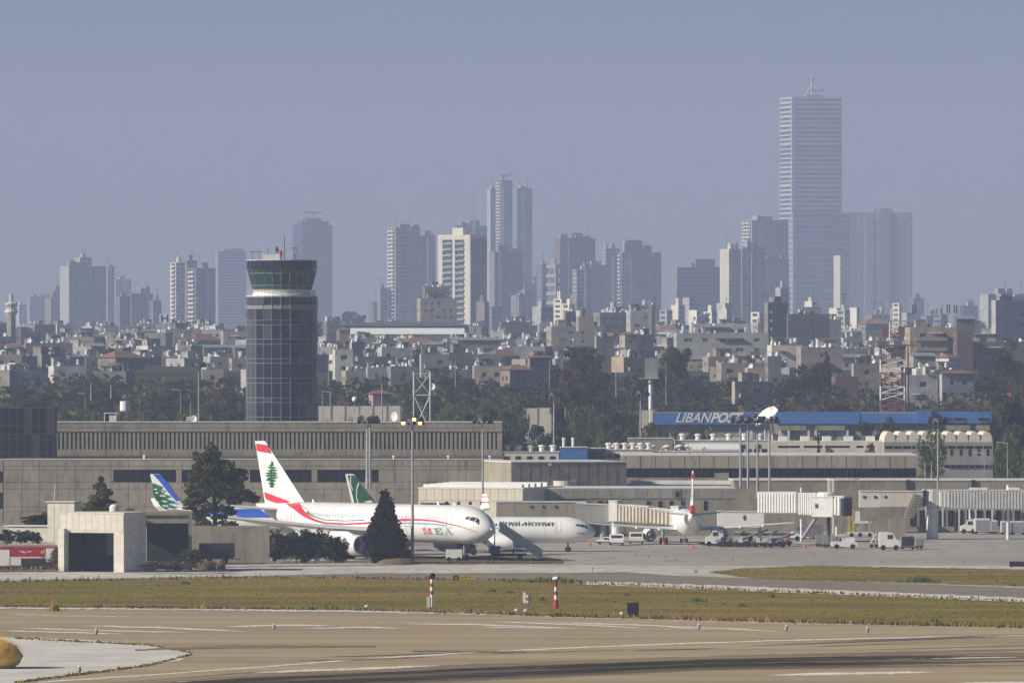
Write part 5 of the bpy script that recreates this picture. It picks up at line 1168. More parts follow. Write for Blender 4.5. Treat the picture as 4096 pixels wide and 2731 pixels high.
    def gear(s, t, y, zt, rw, n=2, ax=1, mname='main_gear'):
        g = MB().tube((0, 0, rw), (0, 0, zt), .16, n=8).tube((0, 0, zt*.75), (.9, 0, zt), .09, n=6).tube((0, -.5, rw), (0, .5, rw), .12, n=6).build(mname, M['steel'], s.root, loc=(-t, y, 0))
        for k in range(ax):
            for sgn in (-1, 1): MB().lathe([(-.2, .01), (-.2, rw*.9), (-.12, rw), (.12, rw), (.2, rw*.9), (.2, .01)], 14, 'x', (0, 0, 0)).build('wheel', M['black'], g, loc=((k-(ax-1)/2)*rw*2.15, sgn*.45, rw), rz=math.pi/2)
    def windows(s, name, t0, t1, z, step, w, h, m='pane', gaps=()):
        q = MB(); t = t0
        for sg in (-1, 1):
            t = t0
            while t < t1:
                if not any(a < t < b for a, b in gaps): q.quad(s.side(t, z, .02, sg), s.side(t+w, z, .02, sg), s.side(t+w, z+h, .02, sg), s.side(t, z+h, .02, sg))
                t += step
        return q.build(name, M[m], s.root)
    def patch(s, name, pts, m, sg=-1, out=.035, sub=5):
        """four corner patch (t,z) laid on the skin"""
        q = MB(); a, b, c, d = pts
        L2 = lambda p, r_, u: (p[0]+(r_[0]-p[0])*u, p[1]+(r_[1]-p[1])*u)
        for i in range(sub):
            for j in range(sub):
                f = lambda u, v: s.side(*L2(L2(a, b, u), L2(d, c, u), v), out, sg)
                q.quad(f(i/sub, j/sub), f((i+1)/sub, j/sub), f((i+1)/sub, (j+1)/sub), f(i/sub, (j+1)/sub))
        return q.build(name, M[m] if isinstance(m, str) else m, s.root)
    def letters(s, txt, t_left, t_right, z0, z1, m, bold=.02, shear=0, name='lettering'):
        """lettering on the starboard side, reading from tail to nose"""
        me = text_mesh(txt, 1, 0, m, bold, shear); import bmesh
        bm = bmesh.new(); bm.from_mesh(me); bmesh.ops.subdivide_edges(bm, edges=[e for e in bm.edges if e.calc_length() > .3], cuts=2)
        xs = [v.co.x for v in bm.verts]; ys_ = [v.co.y for v in bm.verts]; a, b, c, d = min(xs), max(xs), min(ys_), max(ys_)
        for v in bm.verts:
            t = t_left+(t_right-t_left)*(v.co.x-a)/(b-a); z = z0+(z1-z0)*(v.co.y-c)/(d-c); v.co = s.side(t, z, .045)
        bm.to_mesh(me); bm.free(); return place(name, me, s.root)

def cockpit(j, z, sc=1.0):
    """six windscreen panes wrapped on the nose"""
    for sg in (-1, 1):
        for (a, b, c, d) in (((.62, .05), (1.18, .52), (1.14, 1.08), (.78, .72)), ((1.30, .54), (1.95, .72), (1.85, 1.22), (1.25, 1.12)), ((2.05, .78), (2.6, .88), (2.5, 1.22), (2.0, 1.24))):
            q = MB(); pts = []
            j.patch('windscreen_pane', [(p[0]*sc+.35*sc, z+p[1]*sc*.8) for p in (a, b, c, d)], 'pane', sg, .03, 3)

# --- wide-body at the centre
hd = math.radians(-52.5); hx, hy = math.cos(hd), math.sin(hd)
A = Jet('wide_body_airliner', 'large white twin jet with red cedar tail and MEA titles, nearest the grass', (PX(1968, 1481), 1481), hd, 58.3, 2.82, 5.35)
A.fuselage()
ta, za = A.sz(1062, 1995, 0); tb, zb = A.sz(1228, 2008, 0); tc_, zc_ = A.sz(1060, 1763, 0); td, zd = A.sz(1020, 1763, 0)
A.fin('tail_fin', [(ta, za-1), (tb, zb-.6), (tc_, zc_), (td, zd)], .42, .16)
fz = lambda px, py: A.sz(px, py, .3)
A.findecal('red_tip_band', [[fz(1022, 1773), fz(1065, 1779), fz(1083, 1813), fz(1025, 1802)]], M['mred'])
A.findecal('red_base_band', [[fz(1058, 1966), fz(1110, 1985), fz(1160, 2004), fz(1160, 2030), fz(1066, 1996)]], M['mred'], .02)
bt, bz = fz(1087, 1947); t2, z2 = fz(1120, 1947); pv = []
for tri in cedar(abs(t2-bt)*1.9, (1947-1840)/kk(1525), 4, 7): pv.append([(bt-x*1.0, bz+z) for x, z in tri])
A.findecal('cedar_emblem', pv, M['cedar'], .02)
mast_pts = [(1062, 1975, 1998), (1090, 1983, 2008), (1130, 2000, 2024), (1160, 2008, 2036), (1190, 2030, 2053), (1220, 2050, 2068), (1260, 2074, 2084), (1300, 2087, 2094), (1380, 2092, 2098), (1460, 2088, 2095), (1540, 2081, 2088), (1610, 2073, 2083), (1680, 2074, 2081), (1740, 2079, 2085), (1790, 2090, 2095), (1840, 2103, 2106), (1884, 2126, 2128)]
def band(j, pts, name, m, dy=0, grow=1, out=.03):
    P = []
    for px, a, b in pts:
        c, hw = (a+b)/2, (b-a)/2*grow
        t, z1 = j.sz(px, c-hw+dy); _, z0 = j.sz(px, c+hw+dy); P.append((t, z0, z1))
    return j.strip(name, P, m, out=out)
band(A, mast_pts, 'red_swoosh', M['mred'])
band(A, [p for p in mast_pts if 1210 < p[0] < 1500], 'green_swoosh', M['mgreen'], -13, .45, .04)
band(A, [(1180, 2030, 2034), (1240, 2058, 2062), (1320, 2076, 2080)], 'grey_swoosh', M['belly'], -12, 1, .04)
band(A, [(1600, 2088, 2092), (1680, 2090, 2094), (1740, 2093, 2097), (1790, 2100, 2103)], 'blue_swoosh', M['lblue'], 0, 1, .04)
# titles M E A built from bars with serifs
def bars(j, items, m, name='lettering', out=.045):
    q = MB()
    for poly in items:
        P = []
        for px, py in poly: t, z = j.sz(px, py); P.append(j.side(t, z, out))
        n = len(q.v); q.v += P; q.f.append(tuple(range(n, n+len(P)))); q.m.append(0)
    return q.build(name, m, j.root)
def R4(x0, y0, x1, y1): return [(x0, y1), (x1, y1), (x1, y0), (x0, y0)]
def PARA(x0, x1, yb, x2, x3, yt): return [(x0, yb), (x1, yb), (x3, yt), (x2, yt)]
M['tred'] = mat('title_red', (.60, .12, .13)); M['tgreen'] = mat('title_green', (.14, .30, .20)); M['tblue'] = mat('title_blue', (.22, .38, .62))
bars(A, [R4(1689, 2111, 1698, 2114), R4(1692, 2114, 1695, 2133), R4(1688, 2132, 1699, 2135), PARA(1706, 1709, 2136, 1694, 1701, 2110), PARA(1705, 1708, 2136, 1714, 1717, 2110), R4(1715, 2112, 1722, 2133), R4(1712, 2132, 1726, 2135), R4(1713, 2111, 1726, 2114)], M['tred'])
bars(A, [R4(1740, 2112, 1748, 2134), R4(1736, 2133, 1766, 2136), R4(1736, 2111, 1766, 2114), R4(1748, 2121, 1759, 2125), R4(1762, 2114, 1766, 2119), R4(1762, 2128, 1766, 2133)], M['tgreen'])
bars(A, [PARA(1777, 1781, 2137, 1789, 1791, 2110), PARA(1795, 1803, 2137, 1788, 1793, 2110), R4(1783, 2125, 1797, 2128), R4(1774, 2134, 1784, 2136), R4(1791, 2134, 1807, 2136)], M['tblue'])
A.windows('cabin_windows', 9.5, 44, 6.15, .72, .3, .42, 'belly', [(13, 15), (26, 28.4)])
for t in (6.2, 16.2, 33, 45.5):
    A.strip('cabin_door', [(t, 4.9, 4.98), (t+1.1, 4.9, 4.98)], M['belly']); A.strip('cabin_door', [(t, 4.98, 6.85), (t+.07, 4.98, 6.85)], M['belly']); A.strip('cabin_door', [(t+1.05, 4.98, 6.85), (t+1.12, 4.98, 6.85)], M['belly'])
for t in (8.2, 12.6, 17.4, 22.3, 30.5, 36.2, 41.8, 47.6, 52.0):
    r_, zc0 = A.st(t); A.strip('panel_joint', [(t, zc0-r_*.93, zc0+r_*.9), (t+.06, zc0-r_*.93, zc0+r_*.9)], M['belly'], out=.012, sub=14)
for t in (15.5, 35): A.strip('cargo_door_outline', [(t, 3.5, 3.56), (t+2.6, 3.5, 3.56)], M['belly']); A.strip('cargo_door_outline', [(t, 5.0, 5.06), (t+2.6, 5.0, 5.06)], M['belly'])
cockpit(A, 5.35, 1.25)
A.wing('wing', -1, 20.5, 3.9, 11.5, 9.6, 7.6, 26.5, 29.3, 2.5, 40.2, 7.1, winglet=[(30.0, 41.4, 1.7, 7.9), (30.3, 42.4, 1.1, 9.0)])
A.wing('wing', 1, 20.5, 3.9, 11.5, 9.6, 7.6, 26.5, 29.3, 2.5, 38.8, 6.9, winglet=[(30.0, 40.0, 1.9, 7.7), (30.4, 41.0, 1.2, 8.9)])
wl = MB(); wl.hexa([(-39.9, 30.05, 7.7), (-41.9, 30.05, 7.7), (-41.9, 30.0, 7.7), (-39.9, 30.0, 7.7)], [(-41.0, 30.45, 9.1), (-42.2, 30.45, 9.1), (-42.2, 30.38, 9.1), (-41.0, 30.38, 9.1)]); wl.build('winglet_fin', M['skin'], A.root)
MB().box(-42.3, -40.7, 30.25, 30.42, 8.55, 8.75).build('winglet_band', M['mred'], A.root)
MB().box(-42.0, -40.0, 29.98, 30.02, 7.72, 7.95).build('winglet_band', M['mred'], A.root)
A.wing('tailplane', -1, 50.3, 6.9, 5.2, 3.5, 4.3, 51.9, 9.6, 2.0, 55.8, 7.7, y0=.4); A.wing('tailplane', 1, 50.3, 6.9, 5.2, 3.5, 4.3, 51.9, 9.6, 2.0, 55.8, 7.7, y0=.4)
for sg in (-1, 1): A.engine(sg, 19.3, 9.4, 2.25, 1.45, 6.2, pyl=.5)
A.gear(6.7, 0, 3, .5, 1, 1, 'nose_gear'); A.gear(28.5, -5.2, 3.4, .68, 2, 2); A.gear(28.5, 5.2, 3.4, .68, 2, 2)
MB().lathe([(-33.5, .01), (-32, 1.6), (-27, 2.5), (-22, 2.3), (-18.5, .01)], 18, 'x', (0, 0, 3.5)).build('belly_fairing', M['belly'], A.root, smooth=True)
for t, z in ((47.5, 8.3), (44, 8.25), (13, 8.3), (9, 8.2)): MB().hexa([(-t-.3, -.03, z-.2), (-t+.3, -.03, z-.2), (-t+.3, .03, z-.2), (-t-.3, .03, z-.2)], [(-t-.35, -.02, z+.35), (-t-.1, -.02, z+.35), (-t-.1, .02, z+.35), (-t-.35, .02, z+.35)]).build('blade_antenna', M['skin'], A.root)

# --- narrow-body with green titles
hd = math.radians(-12)
Bj = Jet('narrow_body_airliner', 'white jet with green Iraqi Airways titles and green tail, behind the large twin jet', (PX(2382, 1548), 1548), hd, 38.9, 1.88, 3.35, zs=1.05)
Bj.fuselage(); Bj.Lt = Bj.R*6
t0, z0 = Bj.sz(1414, 2016, 0); t1, z1 = Bj.sz(1516, 2016, 0); t2_, z2_ = Bj.sz(1417, 1895, 0); t3, z3 = Bj.sz(1381, 1895, 0)
Bj.fin('tail_fin', [(t0, z0-1), (t1, z1-.7), (t2_, z2_), (t3, z3)], .3, .12)
gz_ = lambda px, py: Bj.sz(px, py, .25)
Bj.findecal('green_tail_panel', [[gz_(1389, 1900), gz_(1415, 1900), gz_(1500, 2010), gz_(1418, 2012)]], M['iraq'])
Bj.findecal('white_tail_line', [[gz_(1401, 1903), gz_(1404, 1903), gz_(1403, 1930), gz_(1399, 1930)], [gz_(1399, 1930), gz_(1403, 1930), gz_(1412, 1960), gz_(1409, 1960)], [gz_(1433, 1928), gz_(1437, 1932), gz_(1428, 1955), gz_(1425, 1953)], [gz_(1425, 1953), gz_(1428, 1955), gz_(1427, 1985), gz_(1424, 1985)], [gz_(1424, 1985), gz_(1427, 1985), gz_(1434, 2011), gz_(1430, 2011)]], M['skin'], .02)
Bj.findecal('white_bird_mark', [[gz_(1452, 2006), gz_(1470, 2003), gz_(1482, 2000), gz_(1495, 2008), gz_(1475, 2010)]], M['skin'], .02)
Bj.windows('cabin_windows', 6.2, 32, 3.95, .52, .26, .36, 'pane', [(16, 17)])
tl, zt_ = Bj.sz(2008, 2083); tr, _ = Bj.sz(2217, 2083); _, zb_ = Bj.sz(2217, 2101)
Bj.letters('iraqi airways', tl, tr, zb_, zt_, M['iraq'], .012)
for t in (5.0,): Bj.strip('cabin_door', [(t, 2.95, 4.75), (t+.05, 2.95, 4.75)], M['belly']); Bj.strip('cabin_door', [(t+.8, 2.95, 4.75), (t+.85, 2.95, 4.75)], M['belly']); Bj.strip('cabin_door', [(t, 2.95, 3.0), (t+.85, 2.95, 3.0)], M['belly'])
tl, zt_ = Bj.sz(2308, 2128); tr, _ = Bj.sz(2334, 2128); _, zb_ = Bj.sz(2334, 2135)
Bj.letters('boeing', tl, tr, zb_, zt_, M['iraq'], .03)
for t in (7.5, 12.4, 17.5, 23, 28.2):
    r_, zc0 = Bj.st(t); Bj.strip('panel_joint', [(t, zc0-r_*.9, zc0+r_*.9), (t+.05, zc0-r_*.9, zc0+r_*.9)], M['belly'], out=.012, sub=12)
cockpit(Bj, 3.35, .95)
for sg in (-1, 1):
    Bj.wing('wing', sg, 12.5, 2.4, 7.6, 5.2, 4.6, 16.4, 16.6, 1.7, 22.2, 3.6, winglet=[(17.1, 23.0, 1.3, 4.2), (17.5, 24.3, .6, 6.0)]); Bj.wing('tailplane', sg, 33.8, 4.4, 3.6, 3, 2.8, 35.0, 7.1, 1.4, 37.2, 5.0, y0=.3)
    Bj.engine(sg, 11.6, 4.9, 1.5, 1.02, 4.3, pyl=.35); Bj.gear(20, sg*2.8, 2.2, .56, 2, 1)
Bj.gear(4.3, 0, 2, .38, 1, 1, 'nose_gear')

# --- rear facing narrow-body at the gate
hd = math.radians(91.6)
dC = 1583
Cx, Cy = PX(2773, dC)+37.3*math.cos(hd), dC+37.3*math.sin(hd)
C = Jet('narrow_body_airliner', 'white jet seen from behind at the gate, thin tail with red bands', (Cx, Cy), hd, 37.3, 1.98, 3.45, zs=1.03)
C.fuselage()
C.fin('tail_fin', [(36.3, 5.0), (29.6, 5.2), (35.2, 11.9), (37.3, 11.9)], .30, .12)
C.findecal('red_tip_band', [[(34.3, 10.9), (37.1, 10.7), (37.2, 11.5), (34.9, 11.55)]], M['mred']); C.findecal('red_base_band', [[(29.8, 5.3), (36.4, 5.2), (36.5, 6.6), (31.2, 6.1)]], M['mred'])
C.findecal('cedar_emblem', [[(35.0-x*1.5, 7.2+z*1.5) for x, z in t] for t in cedar(1.7, 2.0, 8, 5)], M['cedar'], .02)
MB().lathe([(-37.32, .16), (-37.34, .01)], 12, 'x', (0, 0, 0)).build('auxiliary_exhaust', M['dark'], C.root, loc=(-.02, 0, C.st(37.3)[1]))
MB().box(-37.25, -36.4, -.24, .24, 10.72, 11.45).build('rudder_band', M['mred'], C.root); MB().box(-36.6, -35.6, -.33, .33, 5.4, 6.5).build('rudder_band', M['mred'], C.root)
for sg in (-1, 1):
    C.wing('wing', sg, 11.6, 2.3, 7.0, 6.2, 4.2, 15.6, 16.6, 1.6, 21.0, 3.5); C.wing('tailplane', sg, 31.3, 4.9, 3.5, 3, 2.8, 32.5, 6.2, 1.3, 34.6, 5.6, y0=.3)
    C.engine(sg, 10.6, 5.75, 1.5, 1.12, 4.6, pyl=.15); C.gear(18.2, sg*3.8, 2.6, .57, 2, 1)
    for y in (4.6, 8.2, 11.8): MB().lathe([(-2.2, .02), (-1.2, .22), (0, .26), (1, .02)], 8, 'x').build('flap_fairing', M['skin'], C.root, loc=(-(19.3+y*.16), sg*y, 2.15+y*.07))
C.gear(5, 0, 2.2, .38, 1, 1, 'nose_gear')

# --- blue jet with snowy cedar tail, mostly hidden
hd = math.radians(-14)
Dj = Jet('narrow_body_airliner', 'blue backed jet with big green cedar on its tail, mostly hidden behind trees', (PX(652, 1606)+37*math.cos(hd)+1, 1606+37*math.sin(hd)), hd, 37.3, 1.98, 3.9, zs=1.03)
Dj.fuselage()
d0 = lambda px, py: Dj.sz(px, py, 0)
Dj.fin('tail_fin', [(d0(636, 2045)[0], 5.0), (d0(760, 2045)[0], 5.2), d0(640, 1895), d0(600, 1895)], .30, .12)
Dj.findecal('blue_leading_edge', [[d0(612, 1896), d0(640, 1896), d0(665, 1922), d0(640, 1925)], [d0(640, 1925), d0(665, 1922), d0(695, 1965), d0(672, 1965)], [d0(672, 1965), d0(695, 1965), d0(722, 1998), d0(706, 2003)]], M['mblue'])
pv = []
for (xa, ya, xb, yb, xc, yc) in ((611, 1930, 613, 1975, 655, 1947), (612, 1945, 618, 1985, 668, 1962), (615, 1960, 624, 2005, 690, 1985), (620, 1980, 630, 2025, 702, 2005), (626, 2000, 634, 2042, 716, 2028), (630, 2015, 636, 2044, 690, 2042), (613, 1930, 636, 2044, 646, 1990), (640, 1985, 645, 2010, 722, 2015)):
    pv.append([d0(xa, ya), d0(xb, yb), d0(xc, yc)])
Dj.findecal('cedar_emblem', pv, M['mgreen'], .02)
Dj.findecal('snow_patches', [[d0(a, b), d0(a+l, b+3), d0(a+l-3, b+8), d0(a+2, b+5)] for a, b, l in ((615, 1952, 16), (622, 1966, 14), (640, 1978, 26), (632, 2004, 6), (650, 2000, 22), (652, 2018, 24), (675, 2030, 22), (646, 1960, 12))], M['skin'], .04)
Dj.findecal('red_base', [[d0(700, 2034), d0(722, 2036), d0(718, 2044), d0(700, 2043)]], M['mred'], .05)
P_ = []
Dj.strip('blue_back', [(6, 4.35, 5.7), (20, 4.3, 5.9), (26, 4.3, 5.92), (32, 4.9, 5.8)], M['mblue']); Dj.strip('blue_back', [(6, 5.7, 5.88), (26, 5.88, 5.94)], M['mblue'])
Dj.strip('red_wave', [(8, 3.7, 4.2), (14, 3.75, 4.25), (19, 3.9, 4.28)], M['mred'])
for sg in (-1, 1):
    Dj.wing('wing', sg, 11.6, 2.75, 7.0, 6.2, 4.2, 15.6, 16.3, 1.6, 21.0, 4.4, winglet=[(17.1, 22.4, .7, 6.3)]); Dj.wing('tailplane', sg, 31.3, 5, 3.5, 3, 2.8, 32.5, 6.2, 1.3, 34.6, 5.6, y0=.3); Dj.gear(18.2, sg*3.8, 2.6, .57, 2, 1); Dj.engine(sg, 10.6, 5.75, 1.75, 1.15, 4.6, pyl=.3)
Dj.gear(5, 0, 2.2, .38, 1, 1, 'nose_gear')

# ---------------------------------------------------------------- vehicles on the apron
def wheels(rt, xs, y0, y1, r=.42, n=12):
    me = MB().lathe([(-.12, .01), (-.12, r*.55), (-.14, r*.9), (-.08, r), (.08, r), (.14, r*.9), (.12, r*.55), (.12, .01)], n, 'x').mesh('wheel', M['black'])
    for x in xs:
        for y in (y0, y1): place('wheel', me, rt, (x, y, r), math.pi/2)
def vroot(name, label, cat, px, py, rz=0, group=None):
    d = GD(py); return thing(name, label, cat, (PX(px, d), d, .07), rz, group), d
def van(name, label, cat, px, py, L, Hh, mt='white', cab=True, rz=0, rev=False, group=None, boxm=None):
    rt, d = vroot(name, label, cat, px, py, rz, group); wd = 2.1
    fl = (lambda x: L-x) if rev else (lambda x: x)
    pts = [(0, .45), (L, .45), (L, Hh), (1.9, Hh), (1.1, Hh*.93), (.7, Hh*.62), (.05, Hh*.52)] if cab else [(0, .45), (L, .45), (L, Hh), (0, Hh)]
    pts = [(fl(x), z) for x, z in pts]
    if rev: pts = pts[::-1]
    MB().prism_xz(pts, 0, wd).build('body', M[mt], rt)
    if cab:
        a, b = sorted((fl(1.15), fl(2.0))); BX(rt, 'side_window', a, b, -.02, -.002, Hh*.62, Hh*.86, 'pane')
        c = [(fl(.72), Hh*.64), (fl(1.08), Hh*.9)]; MB().quad((c[0][0]-(.02 if not rev else -.02), .15, c[0][1]), (c[0][0]-(.02 if not rev else -.02), wd-.15, c[0][1]), (c[1][0]-(.02 if not rev else -.02), wd-.15, c[1][1]), (c[1][0]-(.02 if not rev else -.02), .15, c[1][1])).build('windscreen', M['pane'], rt)
        if L > 3.6:
            a, b = sorted((fl(2.2), fl(L-.4))); 
            if boxm: BX(rt, 'cargo_side', a, b, -.03, -.004, .7, Hh-.15, boxm)
    BX(rt, 'bumper', -.06, L+.06, .1, wd-.1, .3, .45-.003, 'dark'); wheels(rt, [L*.2, L*.8], .12, wd-.12, min(.42, Hh*.2)); return rt
def dolly(label, px, py, L=2.2, Hh=2.0, mt='grey', group='baggage containers on dollies', open_=False):
    rt, d = vroot('baggage_container', label, 'container', px, py, 0, group)
    BX(rt, 'dolly_deck', -.1, L+.1, 0, 1.7, .3, .42, 'dark'); MB().prism_xz([(0, .45), (L, .45), (L, Hh*.8), (L*.85, Hh), (0, Hh)], .05, 1.65).build('container_shell', M[mt], rt)
    BX(rt, 'curtain', L*.08, L*.9, .02, .048, .55, Hh*.9, 'steel' if not open_ else 'dark'); wheels(rt, [.3, L-.3], .05, 1.65, .2, 8); MB().tube((-.1, .8, .35), (-1.0, .8, .25), .05, n=5).build('tow_bar', M['dark'], rt); return rt
def tug(name, label, px, py, L=3.2, mt='white', cat='tug', rz=0, cabx=.55):
    rt, d = vroot(name, label, cat, px, py, rz)
    MB().prism_xz([(0, .35), (L, .35), (L, .95), (L*.9, 1.15), (.1, 1.15), (0, .9)], 0, 1.7).build('body', M[mt], rt)
    c = L*cabx; q = MB()
    for x, y in ((c, .1), (c+1.1, .1), (c, 1.5), (c+1.1, 1.5)): q.box(x, x+.09, y, y+.09, 1.15, 2.0)
    q.build('cab_frame', M['dark'], rt); BX(rt, 'cab_roof', c-.1, c+1.3, 0, 1.7, 2.0, 2.1, mt); BX(rt, 'seat', c+.5, c+.9, .5, 1.1, 1.16, 1.6, 'dark'); BX(rt, 'windscreen', c-.02, c+.02, .2, 1.5, 1.2, 1.98, 'pane'); wheels(rt, [L*.2, L*.82], .05, 1.65, .38); return rt
M['slate'] = mat('slate_blue_panel', (.10, .12, .17), (.08, .10, .14), 1)
# stair truck by the nose
rt, d = vroot('passenger_stair_truck', 'blue and white passenger stair truck sloping down beside the large jet nose', 'stair truck', 1955, 2236)
kx = kk(d); q = MB()
BX(rt, 'chassis', .3, 5.6, 0, 2, .45, .8, 'navy'); BX(rt, 'cab', 0, 1.7, .1, 1.9, .8, 1.9, 'blue'); BX(rt, 'cab_window', .3, 1.4, .05, .095, 1.2, 1.7, 'pane'); wheels(rt, [1, 4.6], .1, 1.9, .4)
sx0, sz0, sx1, sz1 = 1.4, 4.6, 7.9, .35
MB().prism_xz([(sx0, sz0-.5), (sx1-.4, sz1-.3), (sx1, sz1), (sx0+.3, sz0)], .1, 1.9).build('stair_flight', M['slate'], rt)
for y in (.05, 1.91): MB().prism_xz([(sx0+.2, sz0), (sx1, sz1), (sx1, sz1+1.0), (sx0+.2, sz0+1.0)], y, y+.05).build('side_panel', M['slate'], rt)
for i in range(14): t = (i+.5)/14; BX(rt, 'stair_step', sx0+.3+(sx1-sx0-.4)*t, sx0+.75+(sx1-sx0-.4)*t, .1, 1.9, sz0-.02+(sz1-sz0)*t-.12, sz0+(sz1-sz0)*t+.04, 'offwhite')
BX(rt, 'top_platform', -.6, sx0+.3, .1, 1.9, sz0-.15, sz0, 'offwhite'); MB().tube((.8, 1, .8), (.9, 1, sz0-.15), .12, n=6).tube((3.6, 1, .8), (3.6, 1, 2.9), .12, n=6).build('lift_strut', M['steel'], rt)
van('ground_power_unit', 'small white power cart under the nose of the large jet', 'power cart', 1783, 2246, 2.4, 1.7, 'white', cab=False)
tug('tow_tractor', 'low dark tow tractor beside the nose wheel of the large jet', 1842, 2222, 2.4, 'dark')
van('fuel_cart', 'dark cart parked under the jet forward fuselage', 'cart', 1735, 2196, 3, 1.1, 'dark', cab=False)
van('suv_car', 'silver off-road car parked under the ribbed jet bridge', 'car', 2494, 2182, 3.8, 1.75, 'white', rz=math.pi/2)
van('panel_van', 'white panel van with pickup front, left of the jet engine', 'van', 2572, 2176, 4.6, 1.8, 'offwhite', rz=math.pi/2)
van('small_car', 'small white car by the nose of the green titled jet', 'car', 2385, 2178, 2.8, 1.2, 'white')
van('service_truck', 'white open cabbed service truck right of the rear facing jet', 'truck', 2822, 2186, 2.8, 2.6, 'white')
RN = random.Random(9)
for i, (px, py, L, hh, mt) in enumerate([(2868, 2188, 3, 1.2, 'dark'), (2902, 2184, 2.6, 1.6, 'steel'), (2940, 2190, 2.6, 1.5, 'dark'), (2975, 2184, 3.2, 1.9, 'steel'), (3012, 2190, 2.4, 1.3, 'dark'), (3040, 2186, 2.4, 1.8, 'offwhite'), (3072, 2192, 2.8, 1.5, 'dark'), (3108, 2184, 2.4, 1.3, 'steel')]):
    rt, d = vroot('belt_loader', '%s belt loader from the left in the dark equipment row beside the gate' % ORD[i], 'belt loader', px, py, 0, 'ground equipment beside the gate')
    BX(rt, 'chassis', 0, L, 0, 1.6, .35, .75, mt); MB().prism_xz([(-.3, .75), (L*1.2, hh+.5), (L*1.2, hh+.75), (-.3, 1.0)], .4, 1.2).build('belt', M['black' if i % 2 else 'steel'], rt)
    BX(rt, 'drive_console', L*.2, L*.45, 0, .35, .75, 1.5, 'offwhite' if i % 3 else 'dark'); wheels(rt, [.5, L-.5], .08, 1.5, .32, 10)
    MB().tube((L*.8, .45, .7), (L*.8, .45, hh+.45), .05, n=5).tube((0, .42, 1.0), (0, .42, 1.9), .04, n=5).tube((0, .42, 1.85), (L*1.1, .42, hh+1.4), .03, n=5).build('handrail', M['steel'], rt)
van('catering_truck', 'long white service truck with sloping nose under the white jet bridge', 'truck', 3164, 2164, 5.2, 2.6, 'white', boxm='offwhite')
for i, (px, lab) in enumerate(((3262, 'leftmost grey container in the line hitched to the white tractor'), (3290, 'middle grey container in the line hitched to the white tractor'), (3322, 'largest grey container directly behind the white tractor'))): dolly(lab, px, 2188+i*2, 1.1 if i < 2 else 2.0, 1.9, 'concrete')
rt = tug('push_back_tractor', 'bulky white tractor towing grey containers in front of the stair', 3326, 2196, 4.0, 'white', cabx=.2); BX(rt, 'hood', 1.6, 3.6, .1, 1.6, 1.15, 1.75, 'white')
rt, d = vroot('container_loader', 'yellow and white container loader with raised mast behind the tractor', 'loader', 3392, 2148)
BX(rt, 'chassis', 0, 4.2, 0, 2.2, .4, .8, 'offwhite'); BX(rt, 'mast', .0, .35, .1, .4, .8, 6.0, 'yellow'); BX(rt, 'mast', .7, 1.0, .1, .4, .8, 4.6, 'yellow'); BX(rt, 'platform', 1.0, 3.4, 0, 2.2, 2.2, 2.6, 'offwhite'); MB().tube((1.2, .3, .8), (3.0, .3, 2.2), .1, n=6).tube((3, .3, .8), (1.2, .3, 2.2), .1, n=6).build('scissor_lift', M['steel'], rt); BX(rt, 'operator_cab', 1.2, 2.0, .1, 1, 2.6, 4.2, 'white'); wheels(rt, [.6, 2, 3.6], .1, 2.1, .35)
rt, d = vroot('lift_platform', 'tall beige covered lift standing alone between the tractor and box truck', 'lift', 3478, 2192)
BX(rt, 'base', 0, 1.4, 0, 1.6, .3, .7, 'concrete'); MB().tube((.2, .2, .7), (1.2, .2, 2.6), .07, n=5).tube((1.2, .2, .7), (.2, .2, 2.6), .07, n=5).tube((.2, 1.2, .7), (1.2, 1.2, 2.6), .07, n=5).build('scissor_lift', M['offwhite'], rt); MB().prism_xz([(.05, 2.6), (1.35, 2.6), (1.35, 3.9), (1.0, 4.2), (.4, 4.2), (.05, 3.9)], .1, 1.5).build('cage', M['concrete'], rt); wheels(rt, [.3, 1.1], .1, 1.5, .28)
rt = van('box_truck', 'white box truck with cab window, standing in front on the open apron', 'truck', 3516, 2201, 3.3, 2.75, 'white', rev=True, boxm='offwhite')
dolly('grey container with white lid right of the white box truck', 3603, 2198, 2.2, 2.15, 'concrete', open_=True); dolly('small beige container, last in the line behind the box truck', 3662, 2196, 1.2, 1.7, 'concrete')
rt = van('boom_truck', 'white truck with upright boom at the right under the jet bridge', 'truck', 3843, 2135, 2.6, 2.4, 'white'); MB().tube((1.6, 1, 2.4), (1.4, 1, 6.6), .22, .1, n=6).build('boom', M['offwhite'], rt)
for i, (px, L, mt, lab) in enumerate(((3898, 2.9, 'white', 'clean white container next to the boom truck'), (3966, 1.1, 'white', 'narrow white container between two wider ones at right'), (4004, 2.0, 'offwhite', 'cream container with faded mark near the right edge'), (4048, 2.2, 'offwhite', 'cream container cut by the right edge of the apron row'))): dolly(lab, px, 2137+(i > 1)*3, L, 2.6 if i < 1 else 2.3, mt, 'containers at the right edge')
for i, (px, py) in enumerate(((2360, 2184), (2653, 2180), (2770, 2194), (3220, 2194))):
    rt, d = vroot('traffic_cone', 'orange cone standing %s' % ('below the nose of the green titled jet', 'left of the rear facing jet, by its engine', 'alone directly behind the rear facing jet', 'in front of the long service truck')[i], 'cone', px, py, 0, 'orange cones on the apron')
    MB().lathe([(.05, .22), (.7, .05), (.72, .01)], 10).build('cone_body', M['orange'], rt); BX(rt, 'base', -.28, .28, -.28, .28, 0, .05, 'orange')
rt, d = vroot('red_barrier', 'bright orange red barrier block left of the long service truck', 'barrier', 3144, 2176); MB().prism_xz([(0, .3), (.75, .3), (.68, 1.1), (.07, 1.1)], 0, .4).build('block', M['orange'], rt); BX(rt, 'foot', 0, .75, -.1, .5, 0, .29, 'dark')
